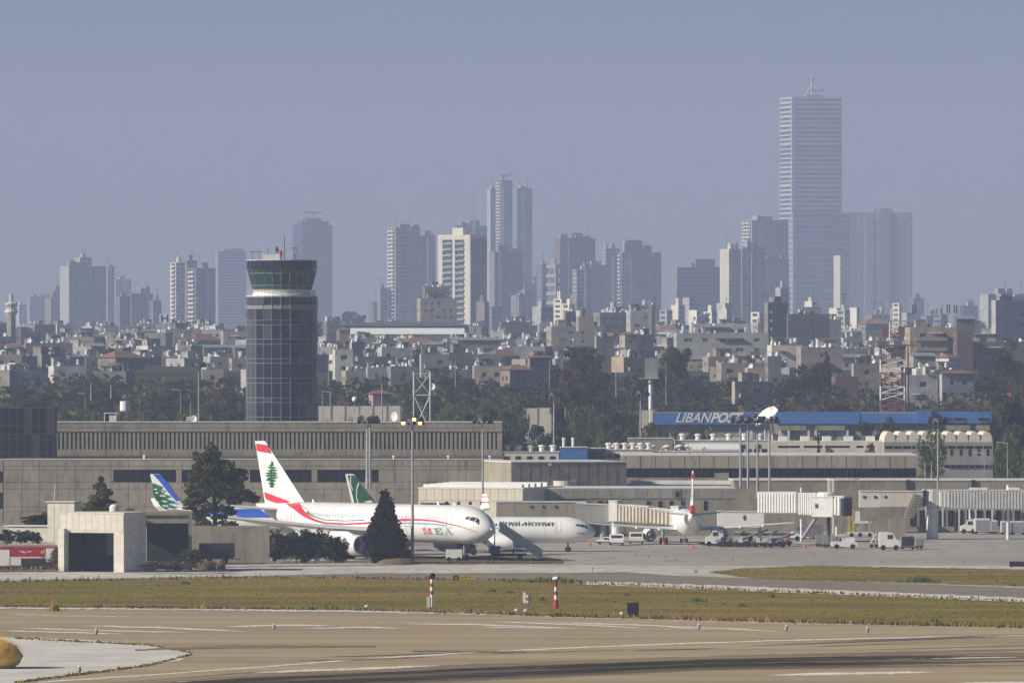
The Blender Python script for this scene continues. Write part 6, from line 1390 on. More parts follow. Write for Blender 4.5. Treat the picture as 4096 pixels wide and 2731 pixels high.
# fire engine at the left
rt, d = vroot('fire_engine', 'red airport fire engine with white panels, number 17 and winged emblem', 'fire engine', -60, 2278)
kx = kk(d); X0 = PX(-60, d); fx = lambda px: PX(px, d)-X0; fz_ = lambda py: PZ(py, d)
BX(rt, 'body', 0, fx(230), 0, 2.6, fz_(2253), fz_(2188), 'red'); MB().prism_xz([(fx(0), fz_(2188)+.01), (fx(226), fz_(2188)+.01), (fx(222), fz_(2180)), (fx(4), fz_(2182))], .1, 2.5).build('roof_deck', M['darkgrey'] if 'darkgrey' in M else M['grey'], rt)
BX(rt, 'lower_skirt', 0, fx(228), .02, 2.5, fz_(2264), fz_(2253)-.01, 'red')
for a, b, t, u in ((-45, 38, 2200, 2264), (183, 217, 2194, 2248), (42, 84, 2234, 2262)): BX(rt, 'locker_panel', fx(a), fx(b), -.05, -.003, fz_(u), fz_(t), 'white')
BX(rt, 'white_stripe', fx(38), fx(226), -.03, -.004, fz_(2233), fz_(2228), 'white'); BX(rt, 'wheel_arch', fx(88), fx(180), -.03, -.002, fz_(2268), fz_(2236), 'dark')
me = text_mesh('17', .55, .01, M['white'], .02); place('number', me, rt, (fx(163), -.03, fz_(2214)), rot=(math.pi/2, 0, 0))
e = MB()
for s in (-1, 1):
    for j in range(3): e.quad((0, -.03, -.05*j), (s*(1.0-.25*j), -.03, .16-.12*j), (s*(.9-.25*j), -.03, .08-.12*j), (0, -.03, -.1-.05*j))
e.lathe([(-.012, .01), (0, .22)], 12, 'z'); e.build('winged_emblem', M['white'], rt, loc=(fx(103), -.01, fz_(2208)))
me = MB().lathe([(-.22, .01), (-.22, .35), (-.24, .7), (-.12, .76), (.12, .76), (.24, .7), (.22, .01)], 18, 'x').mesh('wheel', M['black'])
for px in (-10, 118, 163):
    o = place('wheel', me, rt, (fx(px), .25, .78), math.pi/2); MB().lathe([(.225, .01), (.23, .32)], 14, 'x').build('hub', M['red'], o) 
q = MB()
for a, b in ((-40, 150), (60, 215)):
    for zz_ in (2176, 2171): q.tube((fx(a), .3, fz_(zz_)), (fx(b), .3, fz_(zz_)), .05, n=5)
    for i in range(9): q.box(fx(a+(b-a)*i/9), fx(a+(b-a)*i/9)+.06, .26, .34, fz_(2182), fz_(2170))
q.build('roof_ladder', M['steel'], rt); BX(rt, 'beacon', fx(20), fx(26), .4, .7, fz_(2182), fz_(2175), 'blue')
rt, d = vroot('fire_engine', 'dark red fire vehicle parked inside the station garage', 'fire engine', 345, 2262)
BX(rt, 'body', 0, 4, 0, 2.4, .7, 2.9, 'red'); BX(rt, 'windscreen', .3, 1.6, -.03, -.003, 1.9, 2.6, 'pane'); wheels(rt, [.8, 3.2], .1, 2.2, .55); BX(rt, 'bumper', -.1, 4.1, .05, 2.3, .4, .69, 'dark')
rt, d = vroot('trailer', 'dark box trailer standing against the grey yard wall', 'trailer', 795, 2256)
MB().prism_xz([(0, .7), (5.0, .7), (5.2, 1.2), (5.1, 3.0), (.05, 2.95)], 0, 2.2).build('box_body', mat('dark_tarpaulin', (.03, .03, .04)), rt); BX(rt, 'tow_hitch', 5.2, 6.0, .9, 1.1, .6, .75, 'dark'); wheels(rt, [1.5, 3.8], .1, 2.1, .42)
rt, d = vroot('parked_van', 'dark van with pale windscreen in the canopy bay', 'van', 700, 2266)
MB().prism_xz([(0, .4), (2.8, .4), (2.8, 1.7), (2.2, 2.1), (.4, 2.1), (0, 1.3)], 0, 2).build('body', M['dark'], rt); BX(rt, 'windscreen', .3, 1.1, -.03, -.003, 1.35, 1.9, 'pane'); wheels(rt, [.6, 2.2], .1, 1.9, .35)
# ---------------------------------------------------------------- airfield furniture
for i, (px, pyb, pyt) in enumerate(((1727, 2430, 2303), (2224, 2432, 2313))):
    d = GD(pyb); k = kk(d); h = (pyb-pyt)/k
    rt = thing('visibility_sensor_post', ('red and white banded post with pale box at its foot, camera like head', 'red and white banded post with thick dark red foot and camera like head')[i], 'sensor post', (PX(px, d), d, 0), 0, 'banded sensor posts on the grass')
    n = 5
    zb = [0, h*.20, h*.36, h*.5, h*.64, h*.79] if i else [0, h*.42, h*.53, h*.66, h*.8, h*.92]
    zb = [h*v for v in ((0, .42, .54, .66, .78, .90) if i == 0 else (0, .30, .45, .58, .72, .88))]
    for j in range(5): MB().tube((0, 0, zb[j]), (0, 0, zb[j+1]), (.19 if j < 4 else .17), n=12).build('white_band' if (j % 2 == 0) != (i == 1) else 'red_band', M['white'] if (j % 2 == 0) != (i == 1) else M['red'], rt)
    MB().tube((0, 0, zb[5]), (0, 0, h*.95), .08, n=6).build('neck', M['dark'], rt)
    hd_ = MB().lathe([(-.45, .02), (-.44, .22), (.05, .34), (.3, .36), (.3, .26), (.1, .05)], 14, 'x').build('sensor_head', M['dark' if i == 0 else 'steel'], rt, loc=(0, 0, h)); hd_.rotation_euler = (0, .25 if i else -.2, 2.4 if i else -.9)
    if i == 0: MB().hexa([(-.9, -.05, h+.1), (.1, -.05, h+.1), (.1, .3, h+.1), (-.9, .3, h+.1)], [(-.7, 0, h+.2), (.1, 0, h+.28), (.1, .25, h+.28), (-.7, .25, h+.2)]).build('rain_hood', M['steel'], rt); MB().box(-.62, -.2, -.2, .15, 0, h*.36).build('control_box', M['cream'], rt)
    else: MB().lathe([(0, .36), (h*.28, .27), (h*.29, .01)], 12).build('foot', M['red'], rt)
rt, d = vroot('marker_board', 'low white board with a short red striped stake before it', 'marker', 2106, 2424); k = kk(d)
BX(rt, 'board', -.45, -.1, 0, .3, .35, 1.65, 'white'); BX(rt, 'board', .25, .55, .05, .3, .3, 1.6, 'offwhite')
for j in range(5): MB().tube((.12, -.1, j*.34), (.12, -.1, j*.34+.34), .10, n=8).build('stake_band', M['red'] if j % 2 == 0 else M['white'], rt)
rt, d = vroot('taxiway_sign', 'yellow and black taxiway sign on the far edge of the grass', 'sign', 1814, 2323); k = kk(d); wd = 78/k
BX(rt, 'panel', 0, wd, 0, .3, .12, 21/k, 'yellow'); BX(rt, 'black_panel', 0, wd*.27, -.02, -.003, .12, 21/k, 'black')
for j, a in enumerate((.42, .6, .8)): BX(rt, 'symbol', wd*a, wd*(a+.05), -.02, -.003, .3, .55, 'black')
me = text_mesh('A', .42, .01, M['yellow'], .02); place('letter', me, rt, (wd*.07, -.03, .2), rot=(math.pi/2, 0, 0)); BX(rt, 'foot', .1, .3, .05, .25, 0, .12, 'dark'); BX(rt, 'foot', wd-.3, wd-.1, .05, .25, 0, .12, 'dark')
rt, d = vroot('airfield_sign', 'black backed airfield sign at the right edge', 'sign', 4038, 2270); BX(rt, 'panel', 0, 3.6, 0, .3, .1, .85, 'black'); BX(rt, 'foot', .2, .4, .05, .25, 0, .1, 'dark'); BX(rt, 'foot', 3.2, 3.4, .05, .25, 0, .1, 'dark')
rt, d = vroot('black_marker_box', 'black squat drum shaped box on the grass near the runway', 'marker box', 2508, 2467); k = kk(d)
MB().prism_xz([(0, 0), (46/k, 0), (47/k, 50/k), (38/k, 57/k), (22/k, 54/k), (2/k, 55/k)], 0, .9).build('box_body', M['black'], rt); MB().prism_xz([(-.08, 0), (.2, 0), (.25, .22), (0, .2)], -.3, -.02).build('concrete_foot', M['pale'] if 'pale' in M else M['white'], rt)
BX(rt, 'rib', 24/k, 27/k, -.04, -.003, .1, 52/k, 'dark')
RL = [(385, 2544, 'left end of the runway stripes, above the pale pavement'), (1096, 2524, 'beside the long white stripe below the weeds'), (2795, 2524, 'leftmost of the three at the right of the runway'), (3145, 2530, 'middle one of three, brightest body, right part of runway'), (3470, 2538, 'right one of three, near the right edge line'), (317, 2697, 'on the green edge of the pale pavement')]
for px, py, lab in RL:
    rt, d = vroot('runway_edge_light', 'small elevated runway light, '+lab, 'runway light', px, py, 0, 'elevated runway lights')
    MB().lathe([(0, .08), (.06, .09), (.14, .05), (.2, .05)], 10).build('orange_coupling', M['orange'], rt); MB().lathe([(.2, .12), (.28, .2), (.6, .2), (.68, .13), (.72, .01)], 12).build('lamp_body', M['steel'], rt); MB().lathe([(.72, .11), (.8, .10), (.86, .02)], 10).build('lens', M['white'], rt)
TL = [(145, 2285), (235, 2291), (733, 2296), (1424, 2304), (1941, 2312), (2370, 2288), (2255, 2252), (2122, 2258), (2660, 2240), (2700, 2253), (2930, 2250), (2780, 2298), (2786, 2298), (3055, 2350), (3065, 2350), (3185, 2316), (3475, 2324), (3255, 2240), (3525, 2258), (3854, 2258), (3985, 2382), (2540, 2232), (2594, 2238)]
for i, (px, py) in enumerate(TL):
    rt, d = vroot('taxiway_light', 'small blue taxiway light, %s from the left along the taxiway and apron edge' % (ORD[i] if i < 20 else 'twenty-'+ORD[i-20]), 'taxiway light', px, py, 0, 'blue taxiway lights')
    MB().lathe([(0, .06), (.3, .05), (.32, .1), (.34, .01)], 8).build('stem', M['yellow'], rt); MB().lathe([(.34, .09), (.55, .09), (.62, .01)], 8).build('blue_lens', M['blue'], rt)
for i, (px, py) in enumerate(((1467, 2428), (2066, 2444), (2103, 2445), (2488, 2456))):
    rt = tag(MB().lathe([(0, .34), (.18, .3), (.32, .14), (.35, .01)], 7).build('stone', M['gravel'], loc=(*G(px, py), 0)), ('pale stone left of the first banded post', 'small pale stone left of the red striped stake', 'flat pale stone at the foot of the red striped stake', 'small stone left of the black marker box')[i], 'stone', 'stones on the grass')
# ---------------------------------------------------------------- trees
def crown(blobs, n, s, seed, mats, name='crown', flat=.0):
    r = random.Random(seed); two = isinstance(mats, list); vol = [b[3]*b[4]*b[5] for b in blobs]; tot = sum(v**.67 for v in vol); m = MB()
    for b, v in zip(blobs, vol):
        bm_ = (1 if r.random() < .4 else 0) if two else 0  # random clumps take the second leaf tone to imitate sunlit foliage
        for _ in range(int(n*v**.67/tot)+1):
            while True:
                x, y, z = (r.uniform(-1, 1) for _ in range(3)); q = x*x+y*y+z*z
                if .02 < q <= 1: break
            f = (r.uniform(.45, 1.1)**.6)/math.sqrt(q) if r.random() < .8 else 1
            if r.random() < .16: f *= r.uniform(1.05, 1.38)
            if math.sin(x*f*5+b[0]*9/(b[3]+.01))*math.sin(z*f*6+b[2]*7/(b[3]+.01)) > .62: continue
            p = Vector((b[0]+x*f*b[3], b[1]+y*f*b[4], b[2]+z*f*b[5]))
            a = Vector((r.gauss(0, 1), r.gauss(0, 1), r.gauss(0, .7))).normalized(); c = a.cross(Vector((r.gauss(0, 1), r.gauss(0, 1), r.gauss(0, 1)))).normalized()
            s_ = s*r.uniform(.6, 1.35); k = r.uniform(.5, .9)
            m.quad(p-a*s_-c*s_*k*.3, p+c*s_*k-a*s_*.1, p+a*s_, p-c*s_*k, bm_ if two and r.random() < .8 else (1 if two and r.random() < .3 else 0))
    return m.mesh(name, mats)
def broad(seed, w=.42, hc=.62, nb=11, low=.25):
    r = random.Random(seed); out = []
    for i in range(nb):
        a = r.uniform(0, 6.28); d = w*.62*math.sqrt(r.random()); z = low+.18+(1-low-.3)*r.random()*(1-d/w*.5)
        q = r.uniform(.12, .21); out.append((d*math.cos(a), d*math.sin(a), min(z, .93-q*.8), q*1.1, q*1.1, q*.85))
    return out
def trunk(seed, h=.5, r0=.03, br=4, spread=.22):
    r = random.Random(seed); m = MB().tube((0, 0, 0), (r.uniform(-.02, .02), 0, h), r0, r0*.6, n=7)
    for i in range(br):
        a = r.uniform(0, 6.28); z = h*r.uniform(.55, .95); m.tube((0, 0, z), (spread*math.cos(a), spread*math.sin(a), z+.25), r0*.5, r0*.2, n=5)
    return m.mesh('trunk', M['trunk'])
def cone(seed, w=.16, n=9, z0=.06):
    r = random.Random(seed); return [(r.uniform(-.02, .02), r.uniform(-.02, .02), z0+(1-z0)*(i+.5)/n*.96, w*(1-(i/n)**1.5)+.02, w*(1-(i/n)**1.5)+.02, .09) for i in range(n)]
PROTO = {}
def CL(blobs, seed, n=4, f=.55):
    r = random.Random(seed+90); out = []
    for (x, y, z, a, b, c) in blobs:
        for _ in range(n):
            t, u = r.uniform(0, 6.28), r.uniform(-1, 1); q = math.sqrt(1-u*u)*.75; g = f*r.uniform(.6, 1.2)
            out.append((x+a*q*math.cos(t), y+b*q*math.sin(t), z+c*u*.75, a*g, b*g, c*g*.85))
    return out
for i in range(4): PROTO['broad%d' % i] = (crown(CL(broad(20+i, .45+.05*(i % 2), low=.1), i, 3, .65), 2200, .033, i, [M['leaf_dk'], M['leaf']] if i % 2 else [M['leaf'], M['leaf_dk']]), trunk(i))
for i in range(2): PROTO['green%d' % i] = (crown(broad(30+i, .52, low=.02), 1400, .04, i+9, M['leaf_gr']), trunk(i, .35))
for i in range(3): PROTO['tall%d' % i] = (crown(CL(broad(40+i, .26, nb=14, low=.05), i, 2, .7), 2000, .03, i+19, [M['leaf_dk'], M['leaf']]), trunk(i, .6, .02))
for i in range(3): PROTO['cypress%d' % i] = (crown(cone(i, .13+.03*i), 1300, .03, i+29, M['leaf_dk']), trunk(i, .3, .02, 0))
for i in range(2): PROTO['bush%d' % i] = (crown([(x, y, z*.6+.2, a*1.5, b*1.5, c*1.3) for x, y, z, a, b, c in broad(50+i, .7, low=.0, nb=8)], 1100, .05, i+39, M['leaf_gr' if i else 'leaf']), trunk(i, .2, .03, 0))
for i in range(2): PROTO['hedge%d' % i] = (crown(CL([(x*1.1, y, z*.8+.1, a*1.4, b*1.4, c*1.5) for x, y, z, a, b, c in broad(70+i, .5, low=.0, nb=10)], i), 4200, .035, i+59, [M['leaf_dk'], M['leaf']]), trunk(i, .3, .02))
PROTO['red0'] = (crown(broad(60, .5, low=0), 1100, .045, 49, M['leaf_rd']), trunk(1, .3))
PROTO['dry0'] = (crown(broad(61, .5, low=0), 1100, .045, 51, M['leaf_dry']), trunk(1, .3))
PROTO['pine0'] = (crown([(.0, 0, .82, .42, .42, .13), (.22, .1, .74, .26, .26, .1), (-.25, -.05, .76, .24, .24, .1), (0, 0, .9, .25, .25, .08)], 1500, .04, 52, M['leaf']), trunk(2, .75, .025))
DESC = {'broad': 'dark round crowned tree', 'green': 'low bright green tree', 'tall': 'tall narrow crowned tree', 'cypress': 'slim dark cypress', 'bush': 'low green shrub', 'red': 'tree with dull red blossom', 'dry': 'pale dry leaved tree', 'pine': 'umbrella pine with flat crown', 'hedge': 'dark bush'}
CATT = {'bush': 'shrub', 'hedge': 'bush'}
tseen = {}
def tree(kind, px, ytop, d, wpx=None, label=None, ybase=None, rz=None, group='trees between the airport and the city'):
    d0_ = d; d = CD(d) if d < 4500 else d; cr, tr = PROTO[kind]; zb = gz(d)-.3 if ybase is None else PZ(ybase, d); h = PZ(ytop, d)-zb; w = (wpx/kk(d)) if wpx else h*.9
    base = kind.rstrip('0123456789'); r = random.Random(int(px*31+ytop))
    span = {'broad': .95, 'green': 1.1, 'tall': .6, 'cypress': .32, 'bush': 1.5, 'red': 1.05, 'dry': 1.05, 'pine': .9, 'hedge': 1.2}[base]
    if label is None:
        lab = '%s %s, %s' % (DESC[base], near(px).replace('the white wall', 'the wall'), 'among the houses' if d0_ > 2750 else ('mid wood' if d > 2350 else 'front of wood'))
        tseen[lab] = tseen.get(lab, 0)+1
        if tseen[lab] > 1: lab += ', ' + ['wider', 'taller', 'ragged', 'lower', 'thinner', 'denser', 'lopsided', 'split', 'rounded', 'pointed', 'broken', 'shorter', 'hidden'][min(12, tseen[lab]-2)]
        label = lab
    o = thing('shrub' if base == 'bush' else ('cypress_tree' if base == 'cypress' else 'tree'), label, CATT.get(base, 'tree'), (PX(px, d), d, zb), rz if rz is not None else r.uniform(0, 6.28), group)
    sx = w/span
    o.scale = (sx, sx, h)
    place('crown', cr, o); place('trunk', tr, o); return o
# undergrowth filling the slope between the trees
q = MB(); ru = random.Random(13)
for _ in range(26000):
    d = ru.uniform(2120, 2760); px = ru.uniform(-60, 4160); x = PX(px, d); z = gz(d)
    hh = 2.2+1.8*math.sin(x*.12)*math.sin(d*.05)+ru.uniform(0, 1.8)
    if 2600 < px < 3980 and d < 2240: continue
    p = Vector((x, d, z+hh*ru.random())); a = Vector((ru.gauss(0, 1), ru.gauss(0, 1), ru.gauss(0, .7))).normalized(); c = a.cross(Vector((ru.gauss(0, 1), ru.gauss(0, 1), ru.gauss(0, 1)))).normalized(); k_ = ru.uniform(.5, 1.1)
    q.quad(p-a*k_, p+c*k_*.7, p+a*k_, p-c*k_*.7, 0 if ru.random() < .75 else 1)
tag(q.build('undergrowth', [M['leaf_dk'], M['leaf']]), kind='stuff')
rt_ = random.Random(77)
kinds_mid = ['broad0', 'broad1', 'broad2', 'broad3', 'tall0', 'tall1', 'tall2', 'broad1', 'broad3', 'dry0', 'red0', 'cypress1']
def topline(px, pts):
    for (a, ya), (b, yb) in zip(pts, pts[1:]):
        if a <= px <= b: return ya+(yb-ya)*(px-a)/(b-a)
    return pts[-1][1]
TOP3 = [(-100, 1490), (60, 1492), (150, 1482), (330, 1500), (480, 1478), (560, 1520), (700, 1490), (800, 1480), (985, 1490), (1270, 1530), (1400, 1490), (1560, 1500), (1700, 1520), (1850, 1470), (2020, 1460), (2180, 1480), (2250, 1380), (2380, 1400), (2480, 1480), (2640, 1420), (2780, 1460), (2850, 1540), (3000, 1560), (3140, 1450), (3300, 1420), (3400, 1540), (3700, 1560), (3850, 1490), (4000, 1400), (4200, 1380)]
for (dd, dy, step, hw, kset) in ((2700, 22, 66, 118, kinds_mid), (2560, 60, 62, 130, kinds_mid), (2430, 98, 60, 135, kinds_mid+['green0', 'bush0']), (2300, 138, 60, 140, ['broad0', 'broad1', 'green0', 'broad3', 'green1', 'bush0', 'broad2']), (2180, 176, 58, 135, ['green0', 'broad0', 'green1', 'bush1', 'broad2', 'broad1'])):
    px = -40+rt_.uniform(0, 30)
    while px < 4140:
        y = topline(px, TOP3)+dy+rt_.gauss(0, 15)
        if dd <= 2180: y = min(1668, max(y, 1600))
        y = min(y, 1700-(dd > 2200)*30)
        # leave the openings where houses and buildings show through
        openg = (dd >= 2560 and (640 < px < 700 or 1480 < px < 1640 or 2870 < px < 3080 or 3400 < px < 3560 or 3620 < px < 3900 or 110 < px < 300 and dd > 2600)) or (dd == 2430 and (1480 < px < 1660 or 3000 < px < 3070))
        if dd < 2300 and 2600 < px < 3980: y = max(y, 1655); openg = True
        if dd < 2440 and 2600 < px < 3980: y = max(y, 1610)
        if not openg:
            kd = rt_.choice(kset); ww = hw*rt_.uniform(.7, 1.25)*(.45 if kd.startswith('cypress') else .7 if kd.startswith('tall') else 1)
            tree(kd, px, y, dd+rt_.uniform(-50, 50), ww)
        px += step*rt_.uniform(.7, 1.4)
for i in range(36):      # trees among the houses
    px = rt_.uniform(0, 4096); dd = rt_.choice((2850, 3100, 3400)); tree(rt_.choice(['broad1', 'tall1', 'cypress1', 'broad3']), px, {2850: 1470, 3100: 1425, 3400: 1385}[dd]+rt_.uniform(-12, 18), dd, rt_.uniform(25, 60), group='trees among the houses')
rg = random.Random(8)
for px in list(range(255, 700, 42))+list(range(1275, 1560, 44))+list(range(700, 985, 60)):
    tree(rg.choice(['green0', 'green1', 'bush1']), px+rg.uniform(-12, 12), rg.uniform(1618, 1652) if px < 985 else rg.uniform(1640, 1662), 2090+rg.uniform(-20, 20), rg.uniform(65, 100), group='green hedge trees behind the terminal roof')
# belt in front of the postal building and behind the terminal roofs
for px, y, w, kd, dd in ((2075, 1760, 90, 'green0', 1950), (2130, 1740, 100, 'green1', 1990), (2190, 1750, 90, 'green0', 1960), (2250, 1700, 120, 'broad1', 2040), (2330, 1690, 130, 'broad3', 2060), (2400, 1700, 110, 'green1', 2020), (2450, 1665, 120, 'broad0', 2080), (2520, 1682, 100, 'broad2', 2050), (2590, 1652, 100, 'broad0', 2090), (2640, 1690, 90, 'green0', 2060), (2700, 1690, 110, 'green1', 2080), (2770, 1680, 130, 'broad0', 2100), (2850, 1688, 130, 'green0', 2090), (2920, 1710, 100, 'green1', 2060), (2020, 1720, 90, 'broad1', 2060), (1990, 1700, 60, 'broad3', 2080), (3100, 1740, 60, 'green0', 2060), (3180, 1722, 90, 'green1', 2070), (3250, 1718, 90, 'green0', 2080), (3330, 1718, 90, 'green1', 2070), (3400, 1722, 90, 'green0', 2080), (3470, 1722, 110, 'green1', 2060), (3530, 1722, 90, 'green0', 2070), (3480, 1648, 110, 'broad0', 2100), (3560, 1660, 110, 'broad2', 2105)):
    tree(kd, px, y, dd, w, group='trees in front of the postal building')
for px, y, w, lab in ((3204, 1760, 46, 'dark conifer furthest left before the cream annexe'), (3275, 1762, 34, 'small conifer second from left before the cream annexe'), (3326, 1712, 60, 'taller conifer in the middle before the cream annexe'), (3390, 1776, 50, 'sparse low conifer before the cream annexe'), (3478, 1690, 62, 'tallest dark conifer before the cream annexe')):
    tree('tall1' if w > 40 else 'cypress1', px, y, 1880, w, lab, group='conifers before the cream annexe')
for px, y, w, dd, kd in ((4040, 1560, 190, 1960, 'broad1'), (3990, 1640, 110, 1940, 'broad3'), (4090, 1640, 150, 1900, 'broad0'), (4030, 1700, 120, 1880, 'green0'), (4100, 1760, 110, 1850, 'green1'), (3985, 1750, 60, 1920, 'broad1')):
    tree(kd, px, y, dd, w, group='big trees at the right edge')
for px, y, w, kd, lab in ((3280, 1420, 110, 'tall2', 'tall dark eucalyptus left of the cypress above the wood'), (3205, 1460, 150, 'broad3', 'wide dark tree left of the tall eucalyptus'), (3305, 1402, 50, 'cypress2', 'dark pointed cypress rising over the blue fascia'), (4000, 1400, 190, 'broad1', 'big hazy tree below the five storey block'), (2330, 1375, 240, 'broad1', 'broad dark tree in front of the beige terrace'), (2270, 1420, 120, 'broad3', 'dark tree just left of the broad one before the terrace'), (2690, 1385, 90, 'pine0', 'olive umbrella pine left of the school block'), (2735, 1372, 60, 'tall0', 'ragged olive tree beside the umbrella pine')):
    tree(kd, px, y, 2600, w, lab)
tree('green0', 3725, 1690, 1890, 160, 'climbing green shrub in the court of the barrel roof building', ybase=1930, group='shrubs at the barrel roof building')
tree('bush1', 3690, 1885, 1880, 60, 'yellow green bush before the barrel roof building', ybase=1935, group='shrubs at the barrel roof building')
# near trees, with finer leaves
clump = lambda blobs, seed: CL(blobs, seed, 6, .56)
def near_tree(name, label, blobs, n, s, d, px, ytop, ybase, mats, seed, w=None, trunkspec=None, cat='tree', sx=None):
    k = kk(d); h = (ybase-ytop)/k; rt = thing(name, label, cat, (PX(px, d), d, PZ(ybase, d)))
    B_ = [(x*h, y*h, z*h, a*h, b*h, c*h) for x, y, z, a, b, c in blobs]
    place('crown', crown(B_, n, s, seed, mats), rt)
    if trunkspec:
        m = MB()
        for a, b, r0, r1 in trunkspec: m.tube(Vector(a)*h, Vector(b)*h, r0*h, r1*h, n=7)
        m.build('trunk', M['trunk'], rt)
    return rt
bl = [(-.02, 0, .9, .09, .09, .1), (-.1, .0, .8, .12, .12, .1), (.02, 0, .8, .12, .12, .11), (-.16, 0, .66, .11, .12, .1), (-.04, 0, .66, .14, .14, .12), (.14, 0, .72, .13, .12, .11), (.24, 0, .6, .13, .12, .1), (.12, 0, .55, .15, .15, .12), (-.16, 0, .5, .14, .14, .1), (-.02, 0, .45, .15, .15, .1), (.3, 0, .47, .12, .12, .09), (.38, 0, .4, .09, .09, .06), (.14, 0, .38, .14, .14, .09), (-.22, 0, .36, .12, .12, .08), (-.28, 0, .42, .09, .09, .05), (-.06, 0, .3, .13, .13, .08), (.08, 0, .24, .12, .12, .08), (-.14, 0, .2, .1, .1, .06), (.05, 0, .14, .1, .1, .06)]
near_tree('tree', 'big spreading casuarina covering the blue jet behind the fire station', clump(bl+[(-.1, 0, .08, .12, .12, .08), (.12, 0, .05, .12, .12, .07), (-.3, 0, .27, .07, .07, .04), (.33, 0, .62, .05, .05, .04), (-.2, 0, .84, .05, .05, .04)], 5), 15000, .24, 1479, 862, 1765, 2130, [M['leaf_olive'], M['leaf']], 5, trunkspec=[((0, 0, 0), (-.02, 0, .5), .028, .02), ((0, 0, .3), (.2, 0, .55), .016, .008), ((0, 0, .25), (-.2, 0, .45), .014, .007), ((-.02, 0, .5), (-.02, 0, .85), .02, .006)])
near_tree('tree', 'upright bushy tree left of the jet tail, behind the station roof', clump([(0, 0, .9, .07, .07, .09), (-.03, 0, .75, .12, .12, .12), (.06, 0, .7, .12, .12, .1), (0, 0, .55, .18, .18, .12), (.1, 0, .45, .16, .16, .12), (-.1, 0, .4, .16, .16, .12), (0, 0, .25, .2, .2, .12), (-.2, 0, .22, .14, .14, .1)], 6), 4500, .27, 1490, 405, 1905, 2110, [M['leaf_olive'], M['leaf']], 6, trunkspec=[((0, 0, 0), (0, 0, .6), .03, .015)])
for i, (px, yt, w, lab) in enumerate(((345, 1990, 90, 'low olive shrub beside the station tower'), (515, 2012, 60, 'small shrub behind the station roof tank'), (585, 2020, 60, 'thin shrub left of the cedar tail'), (140, 2050, 130, 'wide shrub on the wall left of the station tower'), (185, 2035, 60, 'round shrub touching the station tower'), (30, 2105, 90, 'dark shrub at the left edge above the fire engine'), (85, 2110, 70, 'second dark shrub above the fire engine'), (135, 2115, 60, 'dark green shrub above the fire engine emblem'), (232, 2160, 80, 'grey green bush between fire engine and station'))):
    d = 1462 if i < 3 else (1455 if i < 5 else 1428); tree('hedge%d' % (i % 2) if i in (3, 4, 5, 6, 7) else 'bush%d' % (i % 2), px, yt, d, w*1.25, lab, ybase=GD and (2110 if i < 3 else (2110 if i < 5 else (2175 if i < 8 else 2280))), group='shrubs around the fire station')
tree('bush0', 770, 2165, 1412, 125, 'round grey green bush in the dry grass before the trailer', ybase=2268, group='shrubs around the fire station')
for i, (px, w) in enumerate(((610, 150), (700, 150), (830, 90))): tree('dry0', px, 2226, 1408, w, ('long dry brown brush under the canopy', 'dry brown brush beside the round bush', 'small dry tuft before the dark trailer')[i], ybase=2285, group='dry brush by the station')
# hedge of dark bushes below the big jet
for i, (px, yt, w, lab) in enumerate(((1100, 2098, 140, 'leftmost dark bush of the hedge below the jet, touching the wall'), (1185, 2105, 130, 'dark bush second from left in the hedge below the jet'), (1262, 2092, 160, 'tallest dark bush in the middle of the hedge below the jet'), (1320, 2118, 130, 'dark bush right of the tallest one in the hedge'), (1370, 2138, 110, 'rightmost dark bush of the hedge, beside the engine'), (1140, 2170, 80, 'low brownish bush at the foot of the hedge, left'), (1230, 2180, 100, 'low brownish bush at the foot of the hedge, middle'), (1350, 2190, 100, 'low brownish bush at the foot of the hedge, right'))):
    tree('hedge%d' % (i % 2) if i < 5 else 'bush0', px, yt, 1474+i*.5, w, lab, ybase=2251, group='hedge of bushes below the large jet')
# dense conifer in front of the fuselage
r_ = random.Random(3); bl = []
for i in range(24):
    z = .04+.92*i/24; w = .29*(1-max(0, (z-.22)/.80)**1.05)*(.55 if z < .1 else .85 if z < .2 else 1); n_ = 7 if z < .5 else (5 if z < .8 else 2)
    for j in range(n_):
        a = 6.283*j/n_+i*1.9; q_ = w*r_.uniform(.62, .98); bl.append((q_*math.cos(a), q_*math.sin(a), z+r_.uniform(-.01, .035), .05*(1.2-z)+.012, .05*(1.2-z)+.012, .05))
    bl.append((0, 0, z, w*.75, w*.75, .05))
near_tree('tree', 'dense almost black conifer standing before the fuselage of the large jet', bl, 15000, .24, 1471, 1540, 1950, 2252, M['leaf_near'], 7, trunkspec=[((0, 0, 0), (0, 0, .9), .02, .004)])
tag(crown([], 0, .1, 1, M['leaf_dry']) and MB().lathe([(0, 3.2), (.4, 2.9), (.8, 2.0), (1.0, .02)], 14).build('earth_mound', M['drysoil'], loc=(PX(1590, 1466), 1466, -.1)), 'low brown earth mound at the foot of the black conifer', 'mound')
